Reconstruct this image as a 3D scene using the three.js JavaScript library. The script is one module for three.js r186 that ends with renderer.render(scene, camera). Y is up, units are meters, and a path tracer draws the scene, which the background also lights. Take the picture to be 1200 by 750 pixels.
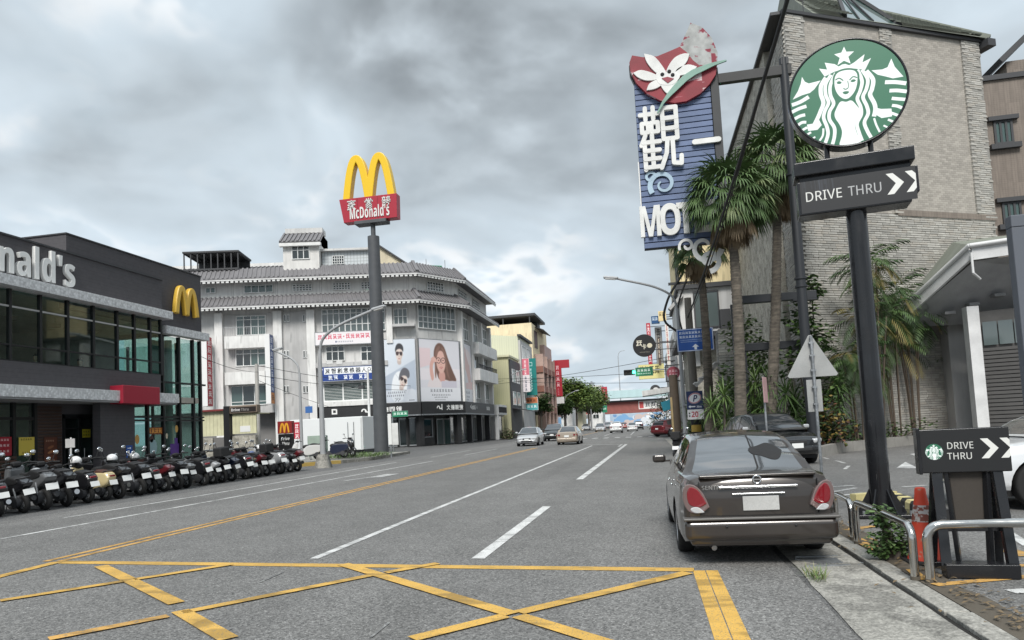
import * as THREE from 'three';
import { mergeGeometries, mergeVertices, toCreasedNormals } from 'three/addons/utils/BufferGeometryUtils.js';
import { RoundedBoxGeometry } from 'three/addons/geometries/RoundedBoxGeometry.js';
import { TextGeometry } from 'three/addons/geometries/TextGeometry.js';
import { FontLoader } from 'three/addons/loaders/FontLoader.js';
import { MarchingCubes } from 'three/addons/objects/MarchingCubes.js';
import { Brush, Evaluator, SUBTRACTION } from 'three-bvh-csg';

// ------------------------------------------------------------------ camera, sky, sun, exposure
const EYE = 1.66, FOC = 820, PCX = 600, PCY = 445;           // pixels of the 1200 x 750 photograph, lens centre below its middle
const ROLL = Math.tan(2.9 * Math.PI / 180);
const V3 = (x, y, z) => new THREE.Vector3(x, y, z);
const camRay = (px, py) => V3((px - PCX) / FOC, -(py - PCY) / FOC, 1);
const cF = camRay(757, 493).normalize();
const cU = V3().crossVectors(camRay(1757, 493 - 1000 * ROLL), camRay(757, 493)).normalize(); if (cU.y < 0) cU.negate();
const cR = V3().crossVectors(cF, cU).normalize(); if (cR.x < 0) cR.negate();
const scene = new THREE.Scene();
const camera = new THREE.PerspectiveCamera(2 * Math.atan(PCY / FOC) * 180 / Math.PI, 1200 / 890, 0.1, 6000);
camera.position.set(0, EYE, 0);
camera.quaternion.setFromRotationMatrix(new THREE.Matrix4().makeBasis(V3(cR.x, cU.x, -cF.x), V3(cR.y, cU.y, -cF.y), V3(-cR.z, -cU.z, cF.z)));
camera.setViewOffset(1200, 890, 0, 0, 1200, 750);
scene.add(camera);
const renderer = new THREE.WebGLRenderer({ antialias: true });
renderer.toneMapping = THREE.LinearToneMapping;
renderer.toneMappingExposure = 2.5;
renderer.shadowMap.enabled = true;

// seeded random numbers and periodic noise
function rng(seed) { let s = seed >>> 0; return () => { s = (s + 0x6D2B79F5) >>> 0; let t = s; t = Math.imul(t ^ (t >>> 15), t | 1); t ^= t + Math.imul(t ^ (t >>> 7), t | 61); return ((t ^ (t >>> 14)) >>> 0) / 4294967296; }; }
const hash = (x, y, s) => { let h = Math.imul(x | 0, 374761393) ^ Math.imul(y | 0, 668265263) ^ Math.imul(s | 0, 1274126177); h = Math.imul(h ^ (h >>> 13), 1274126177); h ^= h >>> 16; return (h >>> 0) / 4294967296; };
const sm = (t) => t * t * t * (t * (t * 6 - 15) + 10);
function vnoise(x, y, per, s = 1) {           // value noise, period per (0 = none)
  const x0 = Math.floor(x), y0 = Math.floor(y), fx = sm(x - x0), fy = sm(y - y0);
  const w = per ? (v) => ((v % per) + per) % per : (v) => v;
  const a = hash(w(x0), w(y0), s), b = hash(w(x0 + 1), w(y0), s), c = hash(w(x0), w(y0 + 1), s), d = hash(w(x0 + 1), w(y0 + 1), s);
  return a + (b - a) * fx + (c - a) * fy + (a - b - c + d) * fx * fy;
}
function fbm(x, y, oct, per = 0, s = 1) { let v = 0, a = 0.5, n = 0; for (let i = 0; i < oct; i++) { v += a * vnoise(x, y, per, s + i * 17); n += a; a *= 0.5; x *= 2; y *= 2; per *= 2; } return v / n; }
const clamp = (v, a = 0, b = 1) => Math.max(a, Math.min(b, v));
const mix = (a, b, t) => a + (b - a) * t;
const sstep = (a, b, v) => { const t = clamp((v - a) / (b - a)); return t * t * (3 - 2 * t); };

const SKYX = 73.3, SKYZ = 67.7;
{ // broken overcast: layered cloud, the same all round, thinner and paler towards the horizon
  const W = 3072, H = 1536, data = new Float32Array(W * H * 4);
  for (let j = 0; j < H; j++) {
    const el = ((j + 0.5) / H - 0.5) * Math.PI, sy = Math.sin(el), cy = Math.cos(el);
    for (let i = 0; i < W; i++) {
      const az = ((i + 0.5) / W - 0.5) * 2 * Math.PI, o = (j * W + i) * 4;
      if (sy < 0) { data[o] = 0.14; data[o + 1] = 0.142; data[o + 2] = 0.145; data[o + 3] = 1; continue; }
      const e = Math.max(sy, 0.0), k = 1 / (e + 0.30);
      const x = Math.cos(az) * cy * k * 1.6 + SKYX, z = Math.sin(az) * cy * k * 1.6 + SKYZ;
      const wx = fbm(x * 1.1 + 3, z * 1.1, 3, 0, 5) - 0.5, wz = fbm(x * 1.1, z * 1.1 + 9, 3, 0, 9) - 0.5;
      const big = fbm(x * 0.75 + wx * 0.9, z * 0.75 + wz * 0.9, 3, 0, 21);
      const mid = fbm(x * 2.0 + wx * 1.6, z * 2.0 + wz * 1.6, 4, 0, 33), fine = fbm(x * 7 + wx * 2, z * 7 + wz * 2, 6, 0, 57);
      const puff = 1 - Math.abs(fbm(x * 3.6 + wx * 1.4, z * 3.6 + wz * 1.4, 5, 0, 71) * 2 - 1);          // billowed edges
      const den = big * 0.52 + mid * 0.30 + fine * 0.10 + (puff - 0.75) * 0.10 + 0.02;
      const thick = sstep(0.39, 0.63, den), low = Math.exp(-e * 4.2);
      const spot = sstep(0.50, 0.40, den) * sstep(0.62, 0.95, puff);
      let v = mix(0.76, 0.36, thick) + spot * 0.24 + 0.38 * (fine - 0.5) + 0.24 * (puff - 0.75);
      v = mix(v, 0.74 + 0.40 * (mid - 0.5) + 0.16 * (fine - 0.5) + spot * 0.12, low * 0.7);
      v = 0.92 * (v < 0.56 ? v : 0.56 + (v - 0.56) * 0.68);
      v *= 0.51 * (1 + 0.5 * sstep(0.62, 1.0, e));
      const blue = clamp(1.05 - spot * 0.8 - 0.25 * thick * (1 - low));
      data[o] = v * (0.985 - 0.135 * blue); data[o + 1] = v * (1.0 - 0.02 * blue); data[o + 2] = v * (1.01 + 0.075 * blue); data[o + 3] = 1;
    }
  }
  const t = new THREE.DataTexture(data, W, H, THREE.RGBAFormat, THREE.FloatType);
  t.mapping = THREE.EquirectangularReflectionMapping; t.magFilter = THREE.LinearFilter; t.minFilter = THREE.LinearFilter; t.needsUpdate = true;
  scene.background = t; scene.environment = t;
}
const sun = new THREE.DirectionalLight(new THREE.Color().setRGB(1, 0.97, 0.92), 1.5);
sun.position.set(3, 68, 34); sun.target.position.set(0, 0, -30);
sun.castShadow = true; sun.shadow.radius = 40; sun.shadow.mapSize.set(4096, 4096);
Object.assign(sun.shadow.camera, { left: -120, right: 120, top: 160, bottom: -120, near: 1, far: 400 });
scene.add(sun, sun.target);

// ------------------------------------------------------------------ from a pixel of the photograph to a point of the place
const PROF = [[-60, 0.45], [-24, 0.42], [-16, 0.20], [-8.5, 0.14], [1.42, 0], [2.2, 0.03], [60, 0.05]];
function gy(x) { if (x <= PROF[0][0]) return PROF[0][1]; for (let i = 1; i < PROF.length; i++) if (x <= PROF[i][0]) { const [a, b] = PROF[i - 1], [c, d] = PROF[i]; return b + (d - b) * (x - a) / (c - a); } return PROF[PROF.length - 1][1]; }
function wRay(px, py) { const r = camRay(px, py); return V3(r.dot(cR), r.dot(cU), -r.dot(cF)); }
function onY(px, py, h = 0) { const d = wRay(px, py), t = (h - EYE) / d.y; return V3(d.x * t, h, d.z * t); }
function onG(px, py) { let h = 0, p; for (let i = 0; i < 8; i++) { p = onY(px, py, h); h = gy(p.x); } p.y = h; return p; }
function onZ(px, py, z) { const d = wRay(px, py), t = z / d.z; return V3(d.x * t, EYE + d.y * t, z); }
function onX(px, py, x) { const d = wRay(px, py), t = x / d.x; return V3(x, EYE + d.y * t, d.z * t); }
function onPlane(px, py, x0, z0, ang) {      // upright plane through x0, z0 whose ground direction is ang degrees from -z towards +x; returns [run along it, height]
  const a = ang * Math.PI / 180, dx = Math.sin(a), dz = -Math.cos(a), d = wRay(px, py), nx = dz, nz = -dx;
  const t = (x0 * nx + z0 * nz) / (d.x * nx + d.z * nz);
  return [(d.x * t - x0) * dx + (d.z * t - z0) * dz, EYE + d.y * t];
}

// ------------------------------------------------------------------ geometry helpers
const plain = (g) => { if (g.index) g = g.toNonIndexed(); for (const k of Object.keys(g.attributes)) if (!['position', 'normal', 'uv', 'color'].includes(k)) g.deleteAttribute(k); if (!g.attributes.normal) g.computeVertexNormals(); if (!g.attributes.uv) g.setAttribute('uv', new THREE.BufferAttribute(new Float32Array(g.attributes.position.count * 2), 2)); g.morphAttributes = {}; return g; };
const M = (list) => { const l = list.flat(9).filter(Boolean).map(plain); if (l.length > 1 && l.some((g) => g.attributes.color) && !l.every((g) => g.attributes.color)) l.forEach((g) => g.deleteAttribute('color')); return l.length === 1 ? l[0] : mergeGeometries(l, false); };
function uvMetres(g) {                        // uv in metres by the way each face points
  const p = g.attributes.position, n = p.count, uv = new Float32Array(n * 2), a = V3(), b = V3(), c = V3();
  for (let i = 0; i < n; i += 3) {
    a.fromBufferAttribute(p, i); b.fromBufferAttribute(p, i + 1); c.fromBufferAttribute(p, i + 2);
    const nx = Math.abs((b.y - a.y) * (c.z - a.z) - (b.z - a.z) * (c.y - a.y)), ny = Math.abs((b.z - a.z) * (c.x - a.x) - (b.x - a.x) * (c.z - a.z)), nz = Math.abs((b.x - a.x) * (c.y - a.y) - (b.y - a.y) * (c.x - a.x));
    for (const [k, v] of [[0, a], [1, b], [2, c]]) { const o = (i + k) * 2; if (ny >= nx && ny >= nz) { uv[o] = v.x; uv[o + 1] = -v.z; } else if (nx >= nz) { uv[o] = v.z; uv[o + 1] = v.y; } else { uv[o] = v.x; uv[o + 1] = v.y; } }
  }
  g.setAttribute('uv', new THREE.BufferAttribute(uv, 2)); return g;
}
const counts = {};
function numbered(name) { const k = counts[name] = (counts[name] ?? -1) + 1; return k ? `${name}_${String(k).padStart(3, '0')}` : name; }
function mesh(name, geos, mat, parent = scene, keepUV = false) {
  let g = Array.isArray(geos) ? M(geos) : plain(geos);
  if (!keepUV && !g.userData.uvDone) { uvMetres(g); g.userData.uvDone = true; }
  const m = new THREE.Mesh(g, mat); m.castShadow = m.receiveShadow = true;
  m.name = parent === scene ? numbered(name) : name; parent.add(m); return m;
}
function thing(name, label, category, pos = [0, 0, 0], turn = 0, group) {
  const o = new THREE.Group(); o.name = numbered(name); scene.add(o); o.position.set(...pos); o.rotation.y = turn;
  o.userData = { label, category }; if (group) o.userData.group = group; return o;
}
function tag(o, label, category, group) { Object.assign(o.userData, { label, category }); if (group) o.userData.group = group; return o; }
function struct(name, geos, mat, label, keepUV) { const m = mesh(name, geos, mat, scene, keepUV); m.userData.kind = 'structure'; if (label) { m.userData.label = label; m.userData.category = name.split('_').pop(); } return m; }
const stuff = (o) => { o.userData.kind = 'stuff'; return o; };
function copyOf(o, pos, turn, label, group) { const c = o.clone(); c.name = numbered(o.name.replace(/_\d{3}$/, '')); c.userData = { ...o.userData }; scene.add(c); c.position.set(...pos); if (turn !== undefined) c.rotation.y = turn; if (label) c.userData.label = label; if (group) c.userData.group = group; return c; }
const bx = (w, h, d, x = 0, y = 0, z = 0, ry = 0) => { const g = new THREE.BoxGeometry(w, h, d); if (ry) g.rotateY(ry); return g.translate(x, y, z); };                       // centred
const bb = (x0, x1, y0, y1, z0, z1) => bx(x1 - x0, y1 - y0, z1 - z0, (x0 + x1) / 2, (y0 + y1) / 2, (z0 + z1) / 2);      // by limits
const rbx = (w, h, d, x = 0, y = 0, z = 0, r = 0.01, s = 2) => new RoundedBoxGeometry(w, h, d, s, Math.min(r, w / 2.01, h / 2.01, d / 2.01)).translate(x, y, z);
const rbb = (x0, x1, y0, y1, z0, z1, r = 0.01) => rbx(x1 - x0, y1 - y0, z1 - z0, (x0 + x1) / 2, (y0 + y1) / 2, (z0 + z1) / 2, r);
const cyl = (r0, r1, h, x = 0, y = 0, z = 0, n = 16, open = false) => new THREE.CylinderGeometry(r1, r0, h, n, 1, open).translate(x, y + h / 2, z);   // from its foot: r0 below, r1 above
function bar(a, b, r, r2 = r, n = 8) { const A = V3(...a), B = V3(...b), d = V3().subVectors(B, A), g = new THREE.CylinderGeometry(r2, r, d.length(), n); g.applyQuaternion(new THREE.Quaternion().setFromUnitVectors(V3(0, 1, 0), d.clone().normalize())); return g.translate((A.x + B.x) / 2, (A.y + B.y) / 2, (A.z + B.z) / 2); }
function beam(a, b, w, h) { const A = V3(...a), B = V3(...b), d = V3().subVectors(B, A), g = new THREE.BoxGeometry(w, h, d.length()); const m = new THREE.Matrix4().lookAt(B, A, V3(0, 1, 0)); g.applyMatrix4(m); return g.translate((A.x + B.x) / 2, (A.y + B.y) / 2, (A.z + B.z) / 2); }
const tube = (pts, r, seg = 24, n = 8, closed = false) => new THREE.TubeGeometry(new THREE.CatmullRomCurve3(pts.map((p) => V3(...p)), closed, 'centripetal'), seg, r, n, closed);
function poly(pts, depth, bevel = 0) { const s = new THREE.Shape(pts.map(([x, y]) => new THREE.Vector2(x, y))); return new THREE.ExtrudeGeometry(s, { depth, bevelEnabled: bevel > 0, bevelSize: bevel, bevelThickness: bevel, bevelSegments: 2, curveSegments: 12 }); }
function quads(verts, faces) { const pos = []; for (const f of faces) { for (let i = 1; i + 1 < f.length; i++) for (const k of [f[0], f[i], f[i + 1]]) pos.push(...verts[k]); } const g = new THREE.BufferGeometry(); g.setAttribute('position', new THREE.BufferAttribute(new Float32Array(pos), 3)); g.computeVertexNormals(); return plain(g); }
function grid(nu, nv, f) {                    // surface from f(u, v) -> [x, y, z], with smooth normals and uv 0..1
  const pos = [], uv = [], idx = []; for (let j = 0; j <= nv; j++) for (let i = 0; i <= nu; i++) { pos.push(...f(i / nu, j / nv)); uv.push(i / nu, j / nv); }
  for (let j = 0; j < nv; j++) for (let i = 0; i < nu; i++) { const a = j * (nu + 1) + i, b = a + 1, c = a + nu + 1, d = c + 1; idx.push(a, b, d, a, d, c); }
  const g = new THREE.BufferGeometry(); g.setAttribute('position', new THREE.BufferAttribute(new Float32Array(pos), 3)); g.setAttribute('uv', new THREE.BufferAttribute(new Float32Array(uv), 2)); g.setIndex(idx); g.computeVertexNormals(); return g;
}
const place = (g, x, y, z, ry = 0, rx = 0, rz = 0) => { if (rz) g.rotateZ(rz); if (rx) g.rotateX(rx); if (ry) g.rotateY(ry); return g.translate(x, y, z); };

// ------------------------------------------------------------------ textures and materials
function pixTex(n, fn, size, srgb = true, m = n) {   // fn(u, v) -> [r, g, b] (0..1), size in metres
  const d = new Uint8Array(n * m * 4); for (let j = 0; j < m; j++) for (let i = 0; i < n; i++) { const c = fn(i / n, j / m, i, j), o = (j * n + i) * 4; d[o] = clamp(c[0]) * 255; d[o + 1] = clamp(c[1]) * 255; d[o + 2] = clamp(c[2]) * 255; d[o + 3] = 255; }
  const t = new THREE.DataTexture(d, n, m); t.wrapS = t.wrapT = THREE.RepeatWrapping; t.magFilter = THREE.LinearFilter; t.minFilter = THREE.LinearMipmapLinearFilter; t.generateMipmaps = true;
  if (srgb) t.colorSpace = THREE.SRGBColorSpace; const [sx, sy] = Array.isArray(size) ? size : [size, size]; t.repeat.set(1 / sx, 1 / sy); t.needsUpdate = true; return t;
}
const grey = (fn) => (u, v, i, j) => { const k = fn(u, v, i, j); return [k, k, k]; };
const rgb = (r, g, b) => new THREE.Color().setRGB(r, g, b);
const mat = (r, g, b, rough = 0.7, o = {}) => new THREE.MeshStandardMaterial({ color: rgb(r, g, b), roughness: rough, ...o });
const phys = (r, g, b, rough, o) => new THREE.MeshPhysicalMaterial({ color: rgb(r, g, b), roughness: rough, ...o });
const toS = (c) => c <= 0.0031308 ? 12.92 * c : 1.055 * Math.pow(c, 1 / 2.4) - 0.055;
const tMottle = pixTex(256, grey((u, v) => 0.80 + 0.13 * (fbm(u * 6, v * 6, 5, 6, 3) - 0.5) + 0.06 * (hash(u * 256, v * 256, 4) - 0.5)), 2.5);
const tMottleFine = pixTex(256, grey((u, v) => 0.86 + 0.16 * (fbm(u * 12, v * 12, 4, 12, 8) - 0.5) * 2), 0.8);
const tStreak = pixTex(256, grey((u, v) => { const s = fbm(u * 24, v * 2, 4, 0, 13), p = fbm(u * 5, v * 5, 4, 5, 19); return 0.84 + 0.10 * (s - 0.5) + 0.12 * (p - 0.5) - 0.14 * sstep(0.62, 0.8, s) * sstep(0.45, 0.7, p); }), [4, 6]);
const tRough = pixTex(256, grey((u, v) => 0.55 + 0.5 * (fbm(u * 8, v * 8, 5, 8, 31) - 0.5) * 2), 1.7, false);
const wallMat = (r, g, b, rough = 0.85, o = {}) => mat(r / 0.62, g / 0.62, b / 0.62, rough, { map: tStreak, ...o });
const mottled = (r, g, b, rough = 0.8, o = {}) => mat(r / 0.62, g / 0.62, b / 0.62, rough, { map: tMottle, ...o });
const MT = {
  black: mat(0.012, 0.012, 0.013, 0.45), blackMatte: mottled(0.016, 0.016, 0.017, 0.8), rubber: mottled(0.014, 0.014, 0.014, 0.85), darkGrey: mat(0.045, 0.046, 0.05, 0.6), steel: mat(0.55, 0.55, 0.56, 0.28, { metalness: 1 }), chrome: mat(0.75, 0.75, 0.76, 0.09, { metalness: 1 }),
  galv: mat(0.42, 0.44, 0.46, 0.5, { metalness: 0.7, map: tMottleFine }), white: mat(0.74, 0.74, 0.73, 0.5), whitePaint: mottled(0.66, 0.66, 0.65, 0.6), greyPole: mottled(0.34, 0.35, 0.36, 0.55), cable: mat(0.012, 0.012, 0.013, 0.6),
  glassDark: phys(0.02, 0.024, 0.026, 0.06, { clearcoat: 1, clearcoatRoughness: 0.03 }), glass: phys(0.78, 0.9, 0.88, 0.02, { transmission: 1, thickness: 0, ior: 1.5 }),
  red: mat(0.42, 0.018, 0.03, 0.4), alu: mat(0.5, 0.51, 0.52, 0.4, { metalness: 0.8 }),
};
function canvasTex(w, h, draw) { const c = document.createElement('canvas'); c.width = w; c.height = h; const x = c.getContext('2d'); draw(x, w, h); const t = new THREE.CanvasTexture(c); t.colorSpace = THREE.SRGBColorSpace; t.anisotropy = 8; return t; }
const printMat = (w, h, draw, rough = 0.5, o = {}) => new THREE.MeshStandardMaterial({ map: canvasTex(w, h, draw), roughness: rough, ...o });
const sheet = (w, h, x = 0, y = 0, z = 0) => { const g = new THREE.PlaneGeometry(w, h).translate(x, y, z); g.userData.uvDone = true; return g; };   // faces +z, keeps its own uv 0..1
const fonts = { bold: await new FontLoader().loadAsync('fonts/droid/droid_sans_bold.typeface.json'), serif: await new FontLoader().loadAsync('fonts/droid/droid_serif_bold.typeface.json'), sans: await new FontLoader().loadAsync('fonts/droid/droid_sans_regular.typeface.json') };
function letters(text, size, depth, font = 'bold', bevel = 0.01, curve = 6) { const g = new TextGeometry(text, { font: fonts[font], size, depth, curveSegments: curve, bevelEnabled: bevel > 0, bevelSize: bevel, bevelThickness: bevel, bevelSegments: 2 }); g.computeBoundingBox(); return g; }
// brush-drawn characters: strokes on a 0..10 grid, y down
const HAN = {
  top: '0.6,0.6 9.4,0.6',
  mai: '0.5,1 9.5,1;5,0 5,5;1,5 9,5;3,2 2.2,3.4;3,2 4,3.2;7,2 6,3.2;7,2 8,3.4;4,5.2 1,8;3,6.2 7.5,6.2 4.5,8.8 0.5,10;3.5,7 9.5,10',
  dang: '5,0 5,1.6;2.5,0.3 3.2,1.6;7.5,0.3 6.8,1.6;0.8,3.4 0.8,2 9.2,2 9.2,3.4;3,3.2 7,3.2 7,4.8 3,4.8 3,3.2;2,5.8 8,5.8 8,10 2,10 2,5.8;5,5.8 5,10;2,7.9 8,7.9',
  lao: '2.3,0.2 2.3,2;0.8,0.8 1.2,2;3.8,0.6 3.2,2.2;2.3,2 0.6,4;2.3,2 4.2,4;7.3,0.2 7.3,2;5.8,0.8 6.2,2;8.8,0.6 8.2,2.2;7.3,2 5.6,4;7.3,2 9.4,4;0.8,5.6 0.8,4.6 9.2,4.6 9.2,5.6;1.6,6.6 8,6.6 7.4,9.6 6,9.8;5,5.2 4,8 1,10',
  guan: '0.5,1.2 5,1.2;1.8,0.2 1.8,2;3.7,0.2 3.7,2;0.8,2.6 2.3,2.6 2.3,4 0.8,4 0.8,2.6;3.1,2.6 4.7,2.6 4.7,4 3.1,4 3.1,2.6;1.5,4.5 0.4,6;1.2,5.6 1.2,9.8;3.1,4.5 3.1,9.4;0.9,5.6 5,5.6;1.2,6.9 4.8,6.9;1.2,8.2 4.8,8.2;1.2,9.5 5,9.5;5.9,0.6 9.2,0.6 9.2,5.4 5.9,5.4 5.9,0.6;5.9,2.2 9.2,2.2;5.9,3.8 9.2,3.8;6.8,5.4 6.4,7.6 5,9.8;8,5.4 8,9.2 9.8,9.4 9.9,8.2',
  wen: '5,0 5,1.8;0.5,2.4 9.5,2.4;7.5,2.4 5,7 0.5,10;2.5,2.4 5,7 9.5,10', de: '2.2,0.5 0.6,2.8;2.4,3 0.4,5.6;1.6,4.6 1.6,10;3.6,1.4 9.6,1.4;6.4,0 6.4,2.8;3.8,3 9.4,3 9.4,5 3.8,5 3.8,3;5.6,3 5.6,5;7.5,3 7.5,5;3.6,6.2 9.6,6.2;4,7.4 3.6,9.4;5.4,7.4 5.8,9.6 8.2,9.6;6.6,7 7.2,8.4;8.6,7.2 9.6,9',
  yan: '0.6,1 3.6,1 3.6,9 0.6,9 0.6,1;0.6,3.6 3.6,3.6;0.6,6.3 3.6,6.3;5,0.8 9,0.8 9,4.8;5,2.8 9,2.8;5,0.8 5,9.6 6.8,8.4;5,4.8 9,4.8;6.4,5 7.6,7.6 9.8,10;9.4,5.8 7.6,7.4', jing: '2.4,0.2 0.4,3;2.4,0.2 4.2,2;1,3.6 4,3.6;0.6,5.4 4.2,5.4;2.4,3.6 2.4,9.6;0.4,9.8 4.4,9.2;5,1.4 9.6,1.4;7.3,0.2 7.3,1.4;6.2,2.2 6.6,3.2;8.4,2.2 8,3.2;5,3.6 9.8,3.6;5.6,4.6 9,4.6 9,7 5.6,7 5.6,4.6;5.6,5.8 9,5.8;6.4,7.2 6,8.6 4.6,10;8,7.2 8,9.6 9.9,9.4',
  ren: '5,0.4 4.4,4 0.6,10;4.8,3.6 6.4,7 9.6,10', da: '0.6,3.4 9.4,3.4;5,0.2 4.6,4.4 0.8,10;5.2,3.6 6.6,7 9.6,10', qi: '1,0.6 4,0.6 4,3 1,3 1,0.6;6,0.6 9,0.6 9,3 6,3 6,0.6;0.4,5 9.6,5;5,3.6 4,5.6 0.6,7;5.4,5 7,6.2 9.6,7;1,7.4 4,7.4 4,9.8 1,9.8 1,7.4;6,7.4 9,7.4 9,9.8 6,9.8 6,7.4', yi: '5,0 5,1;1.4,1 8.6,1;3,1.4 3.4,2.6;7,1.4 6.6,2.6;0.4,2.8 9.6,2.8;2.4,3.8 7.6,3.8 7.6,6.8 2.4,6.8 2.4,3.8;2.4,5.3 7.6,5.3;1.4,7.8 0.6,9.6;3,7.6 3.4,9.6 7,9.6 7,8.6;8.4,7.6 9.6,9.4',
  zhi: '1.6,0.2 0.6,1.8;1,1.2 4.8,1.2;0.4,2.8 5,2.8;2.8,0.8 2.6,3 0.6,5;3,3.2 4.8,4.8;6,0.8 9.2,0.8 9.2,4.4 6,4.4 6,0.8;2,5.6 8,5.6 8,10 2,10 2,5.6;2,7.8 8,7.8', chuang: '3.4,0.2 0.4,3;3.4,0.2 6.2,2.6;2,3 5,3;1.6,4 5,4 5,6 1.6,6 1.6,4;1.6,5 5,5;1.6,4 0.6,9;1.8,7.4 5,7.4 5,9.8 1.8,9.8 1.8,7.4;7,1.4 7,7.4;9.2,0.2 9.2,9.8 8,9', ji: '2,0.4 2,10;0.4,3 3.6,3;2,3.4 0.4,6.4;2.2,4 3.6,5.4;4.8,0.6 4.2,2 5.4,2 4.4,3.6;7.6,0.6 7,2 8.4,2 7.4,3.6;4,5 9.6,5;6.4,0.4 6.8,6 9.6,9.8;8.6,6 5.6,9.6;5,5.2 4,9.6', ka: '4.6,0 4.6,4;4.6,1.8 8,1.8;0.5,4.2 9.5,4.2;4.8,4.2 4.8,10;5,6 8,7.6',
};
function hanStrokes(key, seed) {
  if (HAN[key]) return HAN[key].split(';').map((s) => s.split(' ').map((p) => p.split(',').map(Number)));
  const r = rng(seed * 7919 + 13), out = [], q = (v) => Math.round(v * 2) / 2;          // a blurred character that cannot be read
  for (let i = 0; i < 3; i++) { const y = q(1 + i * 3.4 + r()); out.push([[q(r() * 2), y], [q(8 + r() * 1.5), y]]); }
  for (let i = 0; i < 2; i++) { const x = q(1.5 + i * 4.5 + r() * 2); out.push([[x, q(r() * 3)], [x, q(7 + r() * 3)]]); }
  out.push([[q(2 + r() * 4), 5], [q(r() * 3), 10]], [[q(5 + r() * 2), 5.5], [q(8 + r() * 2), 10]]); return out;
}
function han(x, key, px, py, s, width = 0.11, seed = 1) { x.lineWidth = s * width; x.lineCap = 'round'; x.lineJoin = 'round'; for (const st of hanStrokes(key, seed)) { x.beginPath(); st.forEach(([a, b], i) => x[i ? 'lineTo' : 'moveTo'](px + a * s / 10, py + b * s / 10)); x.stroke(); } }
function hanLine(x, n, px, py, s, gap, width = 0.1, seed = 1, vertical = false) { for (let i = 0; i < n; i++) han(x, '', px + (vertical ? 0 : i * (s + gap)), py + (vertical ? i * (s + gap) : 0), s, width, seed + i); }

// ------------------------------------------------------------------ ground, road, gutter, markings
const tAsphalt = pixTex(1024, (u, v, i, j) => {
  const g = fbm(u * 128, v * 128, 3, 128, 41), s = hash(i >> 2, j >> 2, 43), s2 = hash(i, j, 47), p = fbm(u * 5, v * 5, 5, 5, 51);
  let k = 0.43 + 0.29 * (g - 0.5) + 0.12 * (s2 - 0.5) + 0.05 * (p - 0.5);
  if (s > 0.93) k += 0.22 * hash(i >> 2, j >> 2, 49); if (s < 0.08) k -= 0.14;
  return [k * 1.0, k * 0.992, k * 0.975];
}, 2.6);
const tAsphaltBump = pixTex(512, grey((u, v, i, j) => fbm(u * 128, v * 128, 2, 128, 41)), 1.3, false);
const mRoad = mat(1.1, 1.1, 1.1, 0.86, { map: tAsphalt, bumpMap: tAsphaltBump, bumpScale: 0.004, vertexColors: true });
const mLot = mat(0.84, 0.85, 0.87, 0.9, { map: tAsphalt, bumpMap: tAsphaltBump, bumpScale: 0.004, vertexColors: true });
const tConc = pixTex(512, (u, v, i, j) => { const p = fbm(u * 5, v * 5, 6, 5, 61), f = fbm(u * 60, v * 60, 3, 60, 63), st = sstep(0.58, 0.66, fbm(u * 9, v * 9, 5, 9, 67)); const k = 0.66 + 0.22 * (p - 0.5) + 0.16 * (f - 0.5) + 0.26 * (fbm(u * 140, v * 140, 2, 140, 69) - 0.5) + 0.14 * (hash(i, j, 3) - 0.5) - 0.10 * st; return [k, k * 0.985, k * 0.94]; }, 2.2);
const mConc = mat(0.72, 0.72, 0.72, 0.9, { map: tConc, bumpMap: tConc, bumpScale: 0.004 });
const mDirt = mottled(0.10, 0.085, 0.065, 0.95);
function strip(x0, x1, z0, z1, nx, nz, lift, tone, power = 1) {
  const g = grid(nx, nz, (u, v) => { const x = mix(x0, x1, u), z = mix(z0, z1, Math.pow(v, power)); return [x, gy(x) + lift, z]; }).toNonIndexed();
  const p = g.attributes.position, c = new Float32Array(p.count * 3);
  for (let i = 0; i < p.count; i++) { const k = tone(p.getX(i), p.getZ(i)); c[i * 3] = c[i * 3 + 1] = c[i * 3 + 2] = k; }
  g.setAttribute('color', new THREE.BufferAttribute(c, 3)); return g;
}
const roadTone = (x, z) => 0.86 + 0.30 * (fbm(x * 0.35, z * 0.12, 4, 0, 71) - 0.5) + 0.20 * (fbm(x * 1.4, z * 0.5, 4, 0, 73) - 0.5) + 0.24 * (fbm(x * 1.9, z * 0.035, 3, 0, 75) - 0.5);
// the flat sheet to the horizon, laid in strips at the height of the slope across the road
struct('ground', strip(-3000, 3000, 400, -3000, 600, 60, -0.03, roadTone), mLot, 'grey asphalt ground stretching to the horizon');
const road = struct('road', strip(-15.6, 1.42, 8, -260, 90, 420, 0, roadTone, 1.9), mRoad, 'grey asphalt carriageway with white and yellow markings');
const tWorn = (seed, wear) => (u, v, i, j) => { const w = sstep(wear, wear + 0.22, fbm(u * 48, v * 48, 4, 48, seed)) * (0.9 + 0.1 * hash(i >> 1, j >> 1, seed)), q = 0.9 + 0.2 * (fbm(u * 7, v * 7, 3, 7, seed + 3) - 0.5); return [w, q, hash(i, j, seed)]; };
const paintTex = (rgbA, seed, wear) => { const f = tWorn(seed, wear); return pixTex(512, (u, v, i, j) => { const [w, q, h] = f(u, v, i, j), a = 0.42 + 0.12 * (h - 0.5), hole = hash(i >> 1, j >> 1, seed + 9) < 0.07 ? 0.35 : 1, dirt = 1 - 0.20 * sstep(0.48, 0.72, fbm(u * 5, v * 14, 4, 0, seed + 5)); return rgbA.map((c) => mix(a, c * q * dirt + 0.05 * (h - 0.5), w * hole)); }, 2.0); };
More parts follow.
